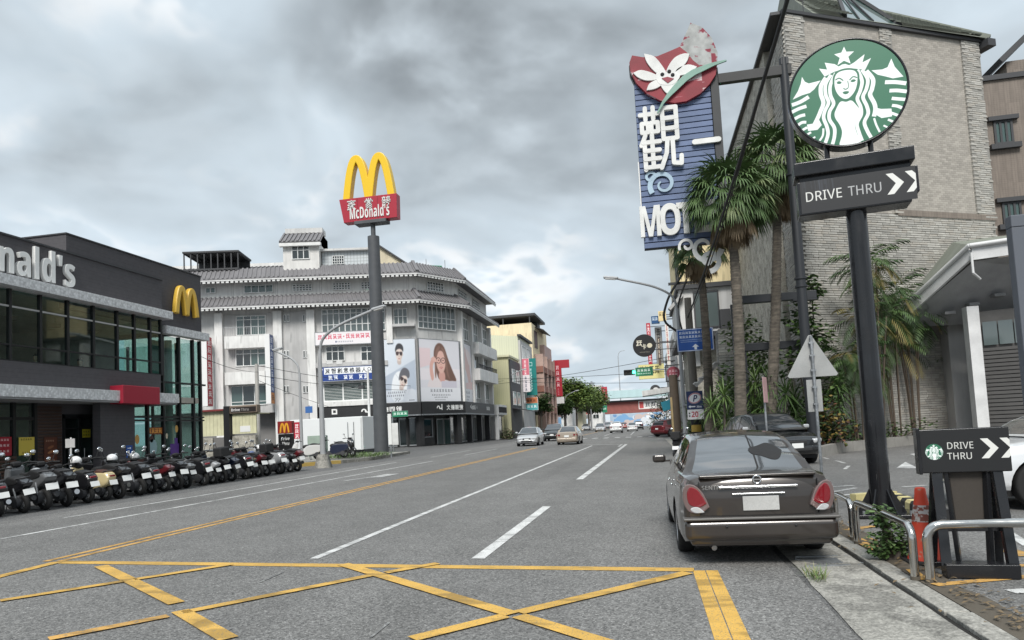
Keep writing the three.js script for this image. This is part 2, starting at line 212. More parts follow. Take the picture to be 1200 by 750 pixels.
const mYellow = mat(0.92, 0.92, 0.92, 0.75, { map: paintTex([0.91, 0.72, 0.34], 81, 0.02) });
const mYellowOld = mat(0.9, 0.9, 0.9, 0.8, { map: paintTex([0.88, 0.68, 0.36], 85, 0.12) });
const mWhiteLine = mat(0.98, 0.98, 0.98, 0.75, { map: paintTex([0.90, 0.90, 0.89], 91, 0.06) });
const mScrap = mat(0.9, 0.9, 0.9, 0.8, { map: paintTex([0.66, 0.66, 0.65], 97, 0.42) });
const mWhiteOld = mat(0.92, 0.92, 0.92, 0.8, { map: paintTex([0.84, 0.84, 0.83], 95, 0.2) });
function stripe(name, a, b, w, m, parent = road, lift = 0.005, hf = gy) {    // painted line between two ground points
  const d = V3().subVectors(b, a); d.y = 0; const L = d.length(); d.normalize(); const nx = -d.z * w / 2, nz = d.x * w / 2, n = Math.max(1, Math.ceil(L / 1.2));
  return mesh(name, grid(1, n, (u, v) => { const x = mix(a.x, b.x, v) + nx * (u * 2 - 1), z = mix(a.z, b.z, v) + nz * (u * 2 - 1); return [x, hf(x) + lift, z]; }), m, parent);
}
const onRoad = (name, p, q, w, m, lift) => stripe(name, onG(...p), onG(...q), w, m, road, lift);
// box junction
const boxL = onG(68, 659), boxR = onG(830, 668);
stripe('yellow_box_edge', boxL, V3(boxR.x - 0.15, 0, boxR.z), 0.19, mYellow);
{ const c = onG(819, 669), d = onG(847.5, 750); const e = V3().subVectors(d, c).multiplyScalar(2.4).add(c); stripe('yellow_box_edge', c, e, 0.125, mYellow); const s = V3(0.135, 0, 0.01); stripe('yellow_box_edge', c.clone().add(s).add(V3(0, 0, -0.02)), e.clone().add(s), 0.125, mYellow); }
{ const c = onG(68, 659), d = onG(0, 676), e = V3().subVectors(d, c).multiplyScalar(3).add(c); stripe('yellow_box_edge', c, e, 0.16, mYellow, road, 0.009); }
for (const [p, q, w, m] of [[[118, 664], [207, 708], 0.16, mYellow], [[211, 717], [268, 750], 0.16, mYellow], [[0, 705], [145, 682], 0.13, mYellow], [[157, 680], [272, 662], 0.13, mYellow], [[57, 750], [197, 723], 0.13, mYellowOld], [[214, 719], [435, 675], 0.13, mYellow], [[452, 672], [513, 661], 0.13, mYellow], [[402, 662], [600, 721], 0.16, mYellow], [[608, 723], [760, 770], 0.16, mYellow], [[483, 750], [592, 723], 0.15, mYellow], [[608, 719], [806, 672], 0.15, mYellow]]) onRoad('yellow_box_diagonal', p, q, w, m, 0.013);
// double yellow centre line and white lane lines
{ const a = onG(68, 656.5), far = onG(628, 525); for (const s of [-0.11, 0.11]) stripe('centre_line', V3(a.x + s, 0, a.z + 0.1), V3(mix(a.x, far.x, 1) + s, 0, far.z), 0.11, mYellowOld); }
const wl = (p, q, w, m = mWhiteLine) => onRoad('lane_line', p, q, w, m, 0.006);
wl([368, 655], [502, 600], 0.12); wl([502, 600], [694, 522.3], 0.12); wl([560, 655], [641, 593.5], 0.17); wl([679, 562], [734, 520.5], 0.2);
wl([725, 523.5], [729, 520.5], 0.15, mWhiteOld); wl([75, 607], [250, 578.5], 0.1); wl([252, 578.2], [464, 542], 0.1); wl([0, 632], [250, 587], 0.1); wl([252, 586.6], [507, 540.5], 0.1);
wl([505, 536], [552, 527.5], 0.11, mWhiteOld); wl([544, 533.6], [583, 526], 0.11, mWhiteOld);
stripe('stop_line', onG(655, 521.8), onG(727, 520.8), 0.4, mWhiteOld, road, 0.01);
{ // worn arrow on the far side lane
  const a = onG(404, 563.5), b = onG(462, 555.5); stripe('road_arrow', a, b, 0.16, mWhiteOld, road, 0.006);
  const c = onG(430, 560), d = onG(452, 557); stripe('road_arrow', V3(c.x + 0.28, 0, c.z), V3(d.x + 0.05, 0, d.z - 0.6), 0.55, mWhiteOld, road, 0.010);
}
for (let i = 0; i < 13; i++) { const x = -13.4 + i * 1.15, w = 0.55; stripe('crossing_bar', V3(x, 0, -72), V3(x + 0.04, 0, -75.2), w, mWhiteOld, road, 0.006); }
{ const d0 = -78; for (const [x, z0, z1] of [[-1.9, -84, -112], [-5.0, -84, -140], [-8.4, -82, -200], [-12.4, -84, -200]]) stripe('lane_line', V3(x, 0, z0), V3(x, 0, z1), 0.16, x === -8.4 ? mYellowOld : mWhiteOld, road, 0.006); }
for (const [p, q] of [[[262, 741], [272, 737]], [[434, 748], [456, 730]], [[304, 683], [332, 671]]]) onRoad('paint_scrap', p, q, 0.025, mScrap, 0.006);
// concrete gutter with a slot drain, kerb stones and the strip of soil behind them
// concrete gutter, open slot and kerb slabs, strip of soil, the cafe's lot
struct('gutter_bed', strip(1.40, 2.62, 8, -60, 6, 60, -0.022, () => 0.5), mat(0.03, 0.028, 0.025, 0.95, { vertexColors: true }), 'dark bed below the concrete gutter');
{
  const root = struct('gutter', bb(1.9, 1.95, -0.05, -0.03, -30, -29.9), MT.blackMatte, 'stained concrete gutter running along the road edge');
  const r = rng(5);
  for (let k = 0, z = 6; z > -60; k++) {                         // poured bays with a joint between
    const L = 3.1 + r() * 0.9, z1 = z - L, wob = (zz) => 1.45 + 0.05 * (fbm(zz * 0.9, 2, 3, 0, 91) - 0.5) * 2 + 0.06 * sstep(-6.5, -9, zz);
    mesh('gutter_bay', grid(6, 12, (u, v) => { const zz = mix(z - 0.008, z1 + 0.008, v), x = mix(wob(zz), 2.165 - (u === 1 ? 0.012 * hash(k, Math.round(v * 12), 7) : 0), u); return [x, gy(x) + 0.012 - 0.010 * Math.sin(u * Math.PI) - (u === 1 || u === 0 ? 0.012 : 0), zz]; }), mConc, root);
    z = z1;
  }
  for (let z = 6; z > -40; z -= 1.52) { const t = (r() - 0.5) * 0.012; mesh('kerb_slab', rbb(2.215 + t, 2.405 + t, -0.05, 0.048 + (r() - 0.5) * 0.012, z - 1.5, z, 0.012), mConc, root); }
  const gr = mesh('drain_grate', [bb(1.62, 2.13, -0.02, -0.004, -8.55, -7.75)], mat(0.006, 0.006, 0.006, 0.9), root);
  for (let i = 0; i < 12; i++) gr.add(new THREE.Mesh(uvMetres(plain(place(bx(0.028, 0.03, 0.36), 1.665 + i * 0.038, 0.012, -8.32, 0.6))), MT.galv)), gr.children[gr.children.length - 1].name = 'grate_bar';
  mesh('grate_frame', [bb(1.58, 2.14, 0, 0.03, -8.09, -8.05), bb(1.58, 2.14, 0, 0.03, -8.6, -8.56)], MT.galv, root);
}
const lotY = 0.05;
struct('soil_strip', grid(8, 160, (u, v) => { const z = mix(6, -26, v), x = mix(2.41, 2.72 + 0.1 * fbm(z * 1.3, 4, 3, 0, 5), u); return [x, 0.042 + 0.035 * fbm(x * 9, z * 9, 4, 0, 6) * Math.sin(Math.PI * clamp(u * 1.05)), z]; }), mDirt, 'strip of bare soil and dead leaves behind the kerb');
const lotHole = grid(40, 60, (u, v) => { const z = mix(6, -33, v), x = mix(2.52 + 0.10 * fbm(z * 1.1, 8, 3, 0, 8), 40, u * u * (0.3 + 0.7 * u)); return [x, lotY + 0.001 * u, z]; }).toNonIndexed();
{ const c = new Float32Array(lotHole.attributes.position.count * 3), p = lotHole.attributes.position; for (let i = 0; i < p.count; i++) c.fill(roadTone(p.getX(i) + 50, p.getZ(i)), i * 3, i * 3 + 3); lotHole.setAttribute('color', new THREE.BufferAttribute(c, 3)); }
const lot = struct('parking_lot', lotHole, mRoad, 'asphalt forecourt beside the brick building');
const onLot = (px, py) => onY(px, py, lotY);
const lotLine = (name, p, q, w, m) => stripe(name, onLot(...p), onLot(...q), w, m, lot, 0.006, () => lotY + 0.001);
lotLine('lot_line', [1184, 694], [1206, 692.5], 0.14, mWhiteLine); lotLine('lot_line', [1058, 571], [1085, 569], 0.12, mWhiteLine); lotLine('lot_line', [955, 534], [971, 538], 0.1, mWhiteOld); lotLine('lot_line', [980, 540], [990, 543], 0.1, mWhiteOld); lotLine('lot_line', [990, 550], [995, 546], 0.1, mWhiteOld);
lotLine('lot_line', [970, 571], [1000, 569], 0.14, mWhiteOld); lotLine('lot_line', [975, 577], [1003, 572], 0.12, mWhiteOld); lotLine('lot_line', [985, 581], [1012, 578], 0.14, mWhiteOld); lotLine('lot_line', [1180, 624], [1206, 640], 0.12, mWhiteLine);
{ const a = onLot(1050, 549), b = onLot(1061, 541.5), c = onLot(1076, 549); const g = quads([[a.x, lotY + 0.008, a.z], [b.x, lotY + 0.008, b.z], [c.x, lotY + 0.008, c.z]], [[0, 2, 1]]); mesh('lot_arrow', g, mWhiteLine, lot); const d = onLot(1066, 532.5), e = onLot(1078, 530.5), f = onLot(1078, 535.5); mesh('lot_arrow', quads([[d.x, lotY + 0.008, d.z], [e.x, lotY + 0.008, e.z], [f.x, lotY + 0.008, f.z]], [[0, 2, 1]]), mWhiteLine, lot); }
for (const [p, q, w] of [[[1095, 686], [1206, 676], 0.11], [[990, 621], [1025, 617], 0.14], [[1000, 628], [1022, 634], 0.16], [[1064, 616], [1106, 614], 0.10], [[1080, 611], [1106, 609], 0.12], [[1078, 636], [1090, 643], 0.12], [[1180, 645], [1206, 652], 0.2], [[1184, 664], [1206, 663], 0.12], [[1068, 668], [1082, 680], 0.1], [[1010, 636], [1030, 645], 0.14]]) lotLine('yellow_hatch', p, q, w, mYellowOld);

// ------------------------------------------------------------------ shared bits: arches, people
function ribbon(pts, half, depth, bevel = 0) {        // a flat stroke of given half-width along pts, extruded
  const L = [], R = []; pts.forEach((p, i) => { const a = pts[Math.max(0, i - 1)], b = pts[Math.min(pts.length - 1, i + 1)], dx = b[0] - a[0], dy = b[1] - a[1], l = Math.hypot(dx, dy) || 1, h = typeof half === 'function' ? half(i / (pts.length - 1)) : half; L.push([p[0] - dy / l * h, p[1] + dx / l * h]); R.unshift([p[0] + dy / l * h, p[1] - dx / l * h]); });
  return poly([...L, ...R], depth, bevel);
}
function archPts(x0, W, H, n = 22) { const o = []; for (let i = 0; i <= n; i++) { const t = i / n; o.push([x0 + W * t, H * (1 - Math.pow(Math.abs(2 * t - 1), 2.3))]); } return o; }
const doubleArch = (W, H, half, depth, bevel) => [ribbon(archPts(-W / 2, W / 2, H), half, depth, bevel), ribbon(archPts(0, W / 2, H), half, depth, bevel).translate(0, 0, bevel ? 0.003 : 0.001)];
function blobs(bones, cell = 0.02, smooth = 0.035) {  // tapered capsules [a, b, ra, rb] joined smoothly into one skin
  const box = new THREE.Box3(); for (const [a, b, ra, rb] of bones) { box.expandByPoint(V3(a[0], a[1], a[2]).subScalar(Math.max(ra, rb) + 0.05)); box.expandByPoint(V3(...a).addScalar(Math.max(ra, rb) + 0.05)); box.expandByPoint(V3(...b).subScalar(Math.max(ra, rb) + 0.05)); box.expandByPoint(V3(...b).addScalar(Math.max(ra, rb) + 0.05)); }
  const size = box.getSize(V3()), S = Math.max(size.x, size.y, size.z), n = Math.min(96, Math.ceil(S / cell)), c = box.getCenter(V3());
  const mc = new MarchingCubes(n, MT.white, false, false, 200000); mc.isolation = 0; mc.reset();
  for (let k = 0; k < n; k++) for (let j = 0; j < n; j++) for (let i = 0; i < n; i++) {
    const x = c.x + ((i - n / 2) / (n / 2)) * S / 2, y = c.y + ((j - n / 2) / (n / 2)) * S / 2, z = c.z + ((k - n / 2) / (n / 2)) * S / 2; let d = 9;
    for (const [a, b, ra, rb] of bones) { const ux = b[0] - a[0], uy = b[1] - a[1], uz = b[2] - a[2], L2 = ux * ux + uy * uy + uz * uz || 1e-9, t = clamp(((x - a[0]) * ux + (y - a[1]) * uy + (z - a[2]) * uz) / L2), e = Math.hypot(x - a[0] - ux * t, y - a[1] - uy * t, z - a[2] - uz * t) - mix(ra, rb, t); const h = clamp(0.5 + 0.5 * (d - e) / smooth); d = mix(d, e, h) - smooth * h * (1 - h); }
    mc.field[i + j * n + k * n * n] = -d;
  }
  mc.update(); const g = new THREE.BufferGeometry(), m = mc.count; g.setAttribute('position', new THREE.BufferAttribute(mc.positionArray.slice(0, m * 3), 3)); g.setAttribute('normal', new THREE.BufferAttribute(mc.normalArray.slice(0, m * 3), 3)); g.scale(S / 2, S / 2, S / 2).translate(c.x, c.y, c.z); return plain(g);
}
function pm(root, name, geos, m, parent = root) { const g = M([geos].flat(9)); g.translate(-root.position.x, -root.position.y, -root.position.z); return mesh(name, g, m, parent); }   // part given in world coordinates

// ------------------------------------------------------------------ the two-storey burger restaurant on the left side of the road
const mCharcoal = mat(0.088, 0.083, 0.090, 0.75, { map: pixTex(256, grey((u, v) => { const l = (v * 40) % 1, k = 0.93 + 0.10 * (fbm(u * 20, v * 20, 4, 20, 5) - 0.5) - 0.14 * sstep(0.88, 0.95, l); return k; }), 2.4) });
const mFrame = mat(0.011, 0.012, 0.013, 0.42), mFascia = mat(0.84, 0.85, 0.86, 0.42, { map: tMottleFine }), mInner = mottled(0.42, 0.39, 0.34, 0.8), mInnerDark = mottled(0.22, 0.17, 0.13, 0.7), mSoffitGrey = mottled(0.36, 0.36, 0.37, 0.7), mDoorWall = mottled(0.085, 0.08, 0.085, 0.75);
const mArch = mat(0.78, 0.40, 0.035, 0.38), mGlassMcd = phys(0.72, 0.84, 0.82, 0.02, { transmission: 1, thickness: 0, ior: 1.52 });
{
  const gY = gy(-20), b = thing('restaurant', 'charcoal two-storey burger restaurant with white fascia bands and glass corner', 'restaurant', [-20, gY, -20]);
  const W = (n, g, m, p) => pm(b, n, g, m, p);
  const zN = -8, zF = -29.45, xB = -36;
  // shell
  W('wall', [bb(-20.25, -20.0, 7.3, 8.7, -26.35, zN), bb(-20.25, -20.0, 3.7, 4.62, -26.2, zN)], mCharcoal);
  W('wall', [bb(-20.6, -20.28, 6.78, 9.5, zF, -21.62)], mCharcoal);
  W('wall', [bb(xB, -20.601, 8.4, 9.5, -21.95, -21.62), bb(xB, -20.601, 6.8, 9.5, zF, zF + 0.3), bb(xB, xB + 0.3, 0, 9.4, zF + 0.3, zN)], mCharcoal);
  W('coping', [bb(-20.32, -19.95, 8.7, 8.76, -26.38, zN), bb(-20.65, -20.24, 9.5, 9.55, zF - 0.04, -21.58), bb(xB, -20.65, 9.5, 9.55, -22.0, -21.58)], MT.darkGrey);
  W('roof_slab', [bb(xB, -20.6, 8.0, 8.3, zF + 0.3, zN)], MT.darkGrey);
  W('floor_slab', [bb(xB, -20.3, 3.5, 3.75, zF + 0.3, zN)], mInner);
  W('floor_slab', [bb(xB, -19.0, 0.18, gY + 0.06, zF + 0.2, zN)], mottled(0.16, 0.155, 0.15, 0.7));
  W('ceiling', [bb(xB, -20.3, 7.0, 7.1, zF + 0.3, zN)], mInner);
  W('inner_wall', [bb(-28, -27.8, 3.75, 7.0, zF + 0.3, zN), bb(-27.0, -26.8, 0.4, 3.5, zF + 0.3, zN)], mInner);
  W('inner_wall', bb(-27.8, -22.25, 3.76, 6.99, -26.5, -26.4), mInner); W('counter', [bb(-25.2, -24.4, 0.4, 1.5, -23, -12)], mInnerDark);  // this inner partition is added to block the bright view through the upper glass
  // white bands
  for (let z = zN, k = 0; z > -26.5; z -= 3.05, k++) { const z1 = Math.max(z - 3.04, -26.55); W('fascia_panel', rbb(-20.3, -19.62, 7.0, 7.34, z1, z, 0.01), mFascia); }
  for (let z = zN; z > -27; z -= 2.16) { const z1 = Math.max(z - 2.15, -26.75); if (z1 < z) W('fascia_panel', rbb(-20.0, -19.55, 3.42, 3.81, z1, z, 0.01), mFascia); }
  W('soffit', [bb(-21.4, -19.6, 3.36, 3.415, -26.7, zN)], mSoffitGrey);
  W('fascia_panel', rbb(-20.3, -19.95, 6.44, 6.79, zF - 0.12, -26.56, 0.01), mFascia);
  W('red_panel', rbb(-20.0, -19.42, 3.32, 4.02, -25.38, -23.32, 0.02), mat(0.33, 0.014, 0.035, 0.45));
  // upper glazing
  const mul = [-17.95, -19.12, -20.29, -21.44, -22.63, -23.83, -24.77, -25.69, -26.35], rows = [4.62, 5.16, 6.45, 7.0];
  for (let i = 0; i < mul.length; i++) W('mullion', bb(-20.16, -20.04, 4.62, 7.0, mul[i] - 0.05, mul[i] + 0.05), mFrame);
  for (const y of [4.64, 5.16, 6.42]) W('transom', bb(-20.13, -20.05, y - 0.03, y + 0.03, -26.35, -17.9), y > 6 ? MT.alu : mFrame);
  for (let i = 0; i + 1 < mul.length; i++) for (let j = 0; j < 3; j++) W('window_pane', bb(-20.11, -20.10, rows[j] + 0.03, rows[j + 1] - 0.03, mul[i + 1] + 0.05, mul[i] - 0.05), mGlassMcd);
  W('wall', bb(-20.2, -20.02, 4.62, 7.0, -17.9, zN), mCharcoal);
  W('window_pane', bb(-22.2, -20.12, 4.66, 6.98, -26.41, -26.40), mGlassMcd);
  // glass corner
  const m2 = [-24.72, -25.81, -26.79, -27.87, -28.85], top = (z) => (z > -26.4 ? 3.36 : 6.44), hz = [0.36, 2.72, 4.38, 6.44];
  for (const z of [...m2, -29.38]) W('mullion', bb(-20.44, -20.3, gY, top(z), z - 0.055, z + 0.055), mFrame);
  const m3 = [...m2, -29.38];
  for (let i = 0; i + 1 < m3.length; i++) for (let j = 0; j < 3; j++) { if (m3[i] > -26.4 && j > 1) continue; const t = Math.min(hz[j + 1], top(m3[i])); if (t - hz[j] < 0.3 || (m3[i] > -26.4 && j === 1 && false)) continue; W('window_pane', bb(-20.38, -20.37, hz[j] + 0.03, t - 0.03, m3[i + 1] + 0.055, m3[i] - 0.055), mGlassMcd); }
  for (const y of [0.5, 2.72, 2.86]) W('transom', bb(-20.42, -20.32, y - 0.035, y + 0.035, -29.6, m2[0]), mFrame);
  W('transom', bb(-20.42, -20.32, 4.34, 4.42, -29.75, -26.3), mFrame);
  for (const x of [-21.6, -22.9, -24.2, -25.5]) W('mullion', bb(x - 0.05, x + 0.05, gY, 6.44, zF, zF + 0.1), mFrame);
  for (const [x0, x1] of [[-21.55, -20.45], [-22.85, -21.65], [-24.15, -22.95], [-25.45, -24.25]]) for (const [y0, y1] of [[0.4, 2.7], [2.78, 4.34], [4.42, 6.4]]) W('window_pane', bb(x0, x1, y0, y1, zF + 0.05, zF + 0.06), mGlassMcd);
  W('column', [cyl(0.16, 0.16, 6.1, -21.2, gY, -28.3, 16)], mottled(0.45, 0.52, 0.50, 0.5));
  W('curtain', [bb(-21.1, -21.06, 3.8, 6.3, -27.6, -26.9)], mottled(0.30, 0.42, 0.38, 0.7));
  // street front below the first floor
  W('pier', [bb(-20.35, -20.02, gY, 3.36, -24.66, -22.86)], mCharcoal);
  W('wall', [bb(-21.3, -21.0, gY, 3.36, -22.15, -21.02)], mDoorWall);
  for (let y = 0.42; y < 3.2; y += 0.115) W('wood_slat', rbb(-21.0, -20.96, y, y + 0.085, -22.1, -21.04, 0.008), mottled(0.062, 0.034, 0.024, 0.55));
  for (let y = 0.42; y < 1.5; y += 0.115) W('wood_slat', rbb(-20.98, -20.94, y, y + 0.085, -20.2, -16.4, 0.008), mottled(0.075, 0.036, 0.024, 0.55));
  for (const z of [-16.4, -18.4, -20.13, -20.98]) W('mullion', bb(-21.08, -20.95, gY, 3.36, z - 0.06, z + 0.06), mFrame);
  for (const [z0, z1] of [[-18.34, -16.46], [-20.07, -18.46], [-20.92, -20.19]]) W('window_pane', bb(-21.02, -21.01, 0.4, 3.3, z0, z1), mGlassMcd);
  W('transom', bb(-21.06, -20.97, 2.76, 2.86, -21.0, -16.4), mFrame);
  W('wall', bb(-21.3, -20.98, gY, 3.36, -16.3, zN), mCharcoal);
  const dr = W('door', [bb(-21.1, -20.98, gY, 2.95, -22.28, -22.18), bb(-21.1, -20.98, gY, 2.95, -23.0, -22.9), bb(-21.1, -20.98, gY, 2.95, -23.78, -23.6), bb(-21.1, -20.98, 2.83, 2.98, -23.78, -22.18), bb(-21.08, -21.0, 2.42, 2.48, -23.6, -22.28)], mFrame);
  for (const [z0, z1] of [[-22.9, -22.28], [-23.6, -23.0]]) { W('door_pane', bb(-21.04, -21.03, 0.4, 2.83, z0, z1), mGlassMcd, dr); W('handle', bar([-20.93, 1.0, (z0 + z1) / 2 + 0.2], [-20.93, 1.7, (z0 + z1) / 2 + 0.2], 0.015), MT.steel, dr); }
  W('wall', [bb(-22.9, -21.0, gY, 3.36, -24.66, -23.82), bb(-21.1, -21.0, 2.98, 3.36, -23.82, -22.15)], mDoorWall);
  // wall lettering and the arches
  { const g = letters("McDonald's", 1, 0.1, 'bold', 0.004); const bbx = g.boundingBox; const gl = letters("nald's", 1, 0.1, 'bold', 0.015).boundingBox, s = 3.12 / (gl.max.x - gl.min.x); g.translate(-bbx.max.x, 0, 0).scale(s * 0.97, 0.78 / 0.745, 1.2).rotateY(Math.PI / 2).translate(-19.99, 7.47, -21.58); W('wall_lettering', g, mat(0.80, 0.80, 0.78, 0.5)); }
  { const g = M(doubleArch(1.42, 1.14, (t) => 0.085, 0.14, 0.04)).rotateY(Math.PI / 2).translate(-20.22, 7.5, -28.15); W('arch_emblem', g, mat(0.70, 0.44, 0.06, 0.4)); }
  // things stuck to the glass
  const poster = (z0, z1, y0, y1, x, m) => { const g = sheet(z0 - z1, y1 - y0).rotateY(Math.PI / 2).translate(x, (y0 + y1) / 2, (z0 + z1) / 2); g.translate(-b.position.x, -b.position.y, -b.position.z); mesh('poster', g, m, b, true); };
  poster(-19.15, -20.0, 1.57, 2.2, -20.93, printMat(192, 160, (x, w, h) => { x.fillStyle = '#a01c2c'; x.fillRect(0, 0, w, h); x.fillStyle = '#e8d9d4'; x.font = 'bold 22px sans-serif'; x.strokeStyle = '#ead9d6'; hanLine(x, 6, 30, 16, 18, 6, 0.12, 3); hanLine(x, 3, 90, 60, 22, 8, 0.12, 23); hanLine(x, 4, 60, 110, 20, 10, 0.12, 33); }));
  poster(-20.28, -20.9, 1.56, 2.17, -20.94, printMat(128, 128, (x, w, h) => { x.fillStyle = '#d8c152'; x.fillRect(0, 0, w, h); x.strokeStyle = '#6b5b1a'; hanLine(x, 5, 16, 8, 14, 5, 0.12, 53); hanLine(x, 4, 28, 104, 13, 5, 0.12, 63); }));
  poster(-21.28, -21.88, 1.26, 2.17, -20.94, printMat(128, 192, (x, w, h) => { x.fillStyle = '#3b2018'; x.fillRect(0, 0, w, h); x.fillStyle = '#5c3324'; x.fillRect(6, 6, w - 12, h - 12); x.strokeStyle = '#c9a68c'; hanLine(x, 4, 20, 24, 14, 6, 0.1, 73); for (let i = 0; i < 3; i++) { x.fillStyle = ['#8a5a3c', '#a5704a', '#70412c'][i]; x.beginPath(); x.ellipse(64, 80 + i * 36, 30, 10, -0.3, 0, 7); x.fill(); } hanLine(x, 5, 16, 172, 12, 6, 0.1, 83); }));
  poster(-23.1, -23.5, 2.1, 2.42, -21.02, printMat(64, 64, (x, w, h) => { x.fillStyle = '#cfc33a'; x.fillRect(0, 0, w, h); x.strokeStyle = '#5a5210'; hanLine(x, 3, 6, 12, 14, 4, 0.12, 93); hanLine(x, 3, 6, 36, 14, 4, 0.12, 96); }));
  poster(-24.15, -24.5, 1.24, 1.72, -20.01, printMat(64, 96, (x, w, h) => { x.fillStyle = '#1c4f9c'; x.fillRect(0, 0, w, h); x.strokeStyle = '#f2f4f6'; x.fillStyle = '#f2f4f6'; x.lineWidth = 6; x.beginPath(); x.moveTo(14, 22); x.lineTo(46, 22); x.stroke(); x.beginPath(); x.moveTo(38, 12); x.lineTo(52, 22); x.lineTo(38, 32); x.fill(); x.beginPath(); x.arc(30, 44, 5, 0, 7); x.fill(); x.beginPath(); x.moveTo(30, 50); x.lineTo(30, 66); x.lineTo(44, 66); x.lineTo(50, 80); x.stroke(); x.beginPath(); x.arc(30, 72, 13, 0.4, 4.4); x.stroke(); }));
  const sticker = (z, y, rz, ry2, c, n = 'window_sticker') => { const g = new THREE.CircleGeometry(1, 14).scale(rz, ry2, 1).rotateY(Math.PI / 2).translate(-20.36, y, z); W(n, g, c); };
  const mOr = mat(0.62, 0.36, 0.10, 0.6), mBr = mat(0.075, 0.032, 0.028, 0.6), mPu = mat(0.10, 0.035, 0.24, 0.6), mCr = mat(0.66, 0.58, 0.42, 0.6), mTe = mat(0.30, 0.44, 0.46, 0.6);
  for (const [z, y, a, c, m] of [[-25.2, 1.95, 0.13, 0.2, mOr], [-25.0, 1.45, 0.08, 0.12, mCr], [-25.95, 1.0, 0.12, 0.16, mOr], [-26.4, 0.98, 0.1, 0.13, mOr], [-27.0, 2.05, 0.07, 0.12, mCr], [-27.65, 2.35, 0.1, 0.16, mOr], [-26.1, 1.6, 0.28, 0.34, mTe], [-26.05, 1.95, 0.12, 0.16, mBr]]) sticker(z, y, a, c, m);
  { const g = sheet(0.95, 0.3).rotateY(Math.PI / 2).translate(-20.355, 2.28, -26.25).translate(20, -b.position.y, 20); mesh('window_sticker', g, printMat(128, 40, (x) => { x.fillStyle = '#7a3f14'; x.fillRect(0, 0, 128, 40); x.strokeStyle = '#e8a046'; hanLine(x, 4, 6, 6, 26, 4, 0.16, 5); }), b, true); }
  W('window_sticker', [bb(-20.365, -20.355, 0.5, 1.7, -27.78, -27.2), bb(-20.365, -20.355, 1.7, 1.95, -27.7, -27.5)], mPu); W('window_sticker', [bb(-20.365, -20.355, 0.6, 1.15, -26.6, -25.1)], mBr);
  // tables by the upper windows
  for (let i = 0; i < 5; i++) { const z = -18.6 - i * 1.75; W('table', [bb(-21.4, -20.5, 4.5, 4.55, z - 0.35, z + 0.35), cyl(0.04, 0.04, 0.75, -20.95, 3.75, z, 8)], mInnerDark); for (const s of [-0.62, 0.62]) W('chair', [bb(-21.3, -20.85, 4.18, 4.24, z + s - 0.2, z + s + 0.2), bb(-21.3, -20.85, 4.24, 4.66, z + s * 1.3 - 0.03, z + s * 1.3 + 0.03), cyl(0.03, 0.03, 0.43, -21.05, 3.75, z + s, 6)], mInnerDark); }
  { const g = []; for (let i = 0; i < 5; i++) { const z = -18 - i * 2; g.push(bb(-23.2, -22.9, 6.6, 6.75, z - 0.15, z + 0.15), bb(-23.06, -23.04, 6.75, 7.0, z - 0.01, z + 0.01)); } W('pendant_fitting', g.slice(0, 2), mInnerDark); for (let i = 1; i < 5; i++) W('pendant_fitting', g.slice(i * 2, i * 2 + 2), mInnerDark); }
}
// two people sitting behind the upper windows
const mSkin = mat(0.45, 0.27, 0.19, 0.6), mHair = mat(0.012, 0.010, 0.009, 0.5);
function seated(label, pos, turn, shirt, pants) {
  const t = thing('person', label, 'person', pos, turn, 'people seated behind the upper windows');
  mesh('shirt', blobs([[[0, 0.46, 0], [0, 0.72, 0.02], 0.15, 0.15], [[0, 0.72, 0.02], [0, 0.96, -0.02], 0.16, 0.13], [[-0.17, 0.96, 0], [0.17, 0.96, 0], 0.075, 0.075], [[-0.2, 0.95, 0], [-0.27, 0.7, 0.06], 0.06, 0.05], [[0.2, 0.95, 0], [0.27, 0.7, 0.06], 0.06, 0.05]], 0.022), shirt, t);
  mesh('body', blobs([[[0, 0.98, 0], [0, 1.1, 0.02], 0.055, 0.05], [[0, 1.15, 0.02], [0, 1.22, 0.025], 0.085, 0.095], [[0, 1.14, 0.1], [0, 1.17, 0.12], 0.02, 0.015], [[-0.27, 0.7, 0.06], [-0.13, 0.68, 0.3], 0.045, 0.035], [[0.27, 0.7, 0.06], [0.13, 0.68, 0.3], 0.045, 0.035], [[-0.13, 0.68, 0.3], [-0.06, 0.68, 0.4], 0.035, 0.02], [[0.13, 0.68, 0.3], [0.06, 0.68, 0.4], 0.035, 0.02]], 0.016, 0.02), mSkin, t);
  mesh('hair', blobs([[[0, 1.23, -0.02], [0, 1.27, 0.01], 0.1, 0.1], [[0, 1.15, -0.05], [0, 1.22, -0.04], 0.08, 0.09]], 0.016, 0.02), mHair, t);
  mesh('trousers', blobs([[[-0.1, 0.46, 0], [-0.12, 0.48, 0.42], 0.1, 0.075], [[0.1, 0.46, 0], [0.12, 0.48, 0.42], 0.1, 0.075], [[-0.12, 0.48, 0.42], [-0.12, 0.06, 0.4], 0.07, 0.05], [[0.12, 0.48, 0.42], [0.12, 0.06, 0.4], 0.07, 0.05], [[-0.12, 0.04, 0.4], [-0.12, 0.03, 0.56], 0.045, 0.035], [[0.12, 0.04, 0.4], [0.12, 0.03, 0.56], 0.045, 0.035]], 0.022), pants, t);
}
seated('person in pale mint shirt sitting behind the restaurant window', [-21.0, 3.75, -21.05], 0.3, mat(0.55, 0.66, 0.62, 0.8), mat(0.03, 0.035, 0.05, 0.8));
seated('person in dark top bent over a table behind the restaurant window', [-21.0, 3.75, -23.0], 0.6, mat(0.05, 0.05, 0.06, 0.8), mat(0.03, 0.035, 0.05, 0.8));

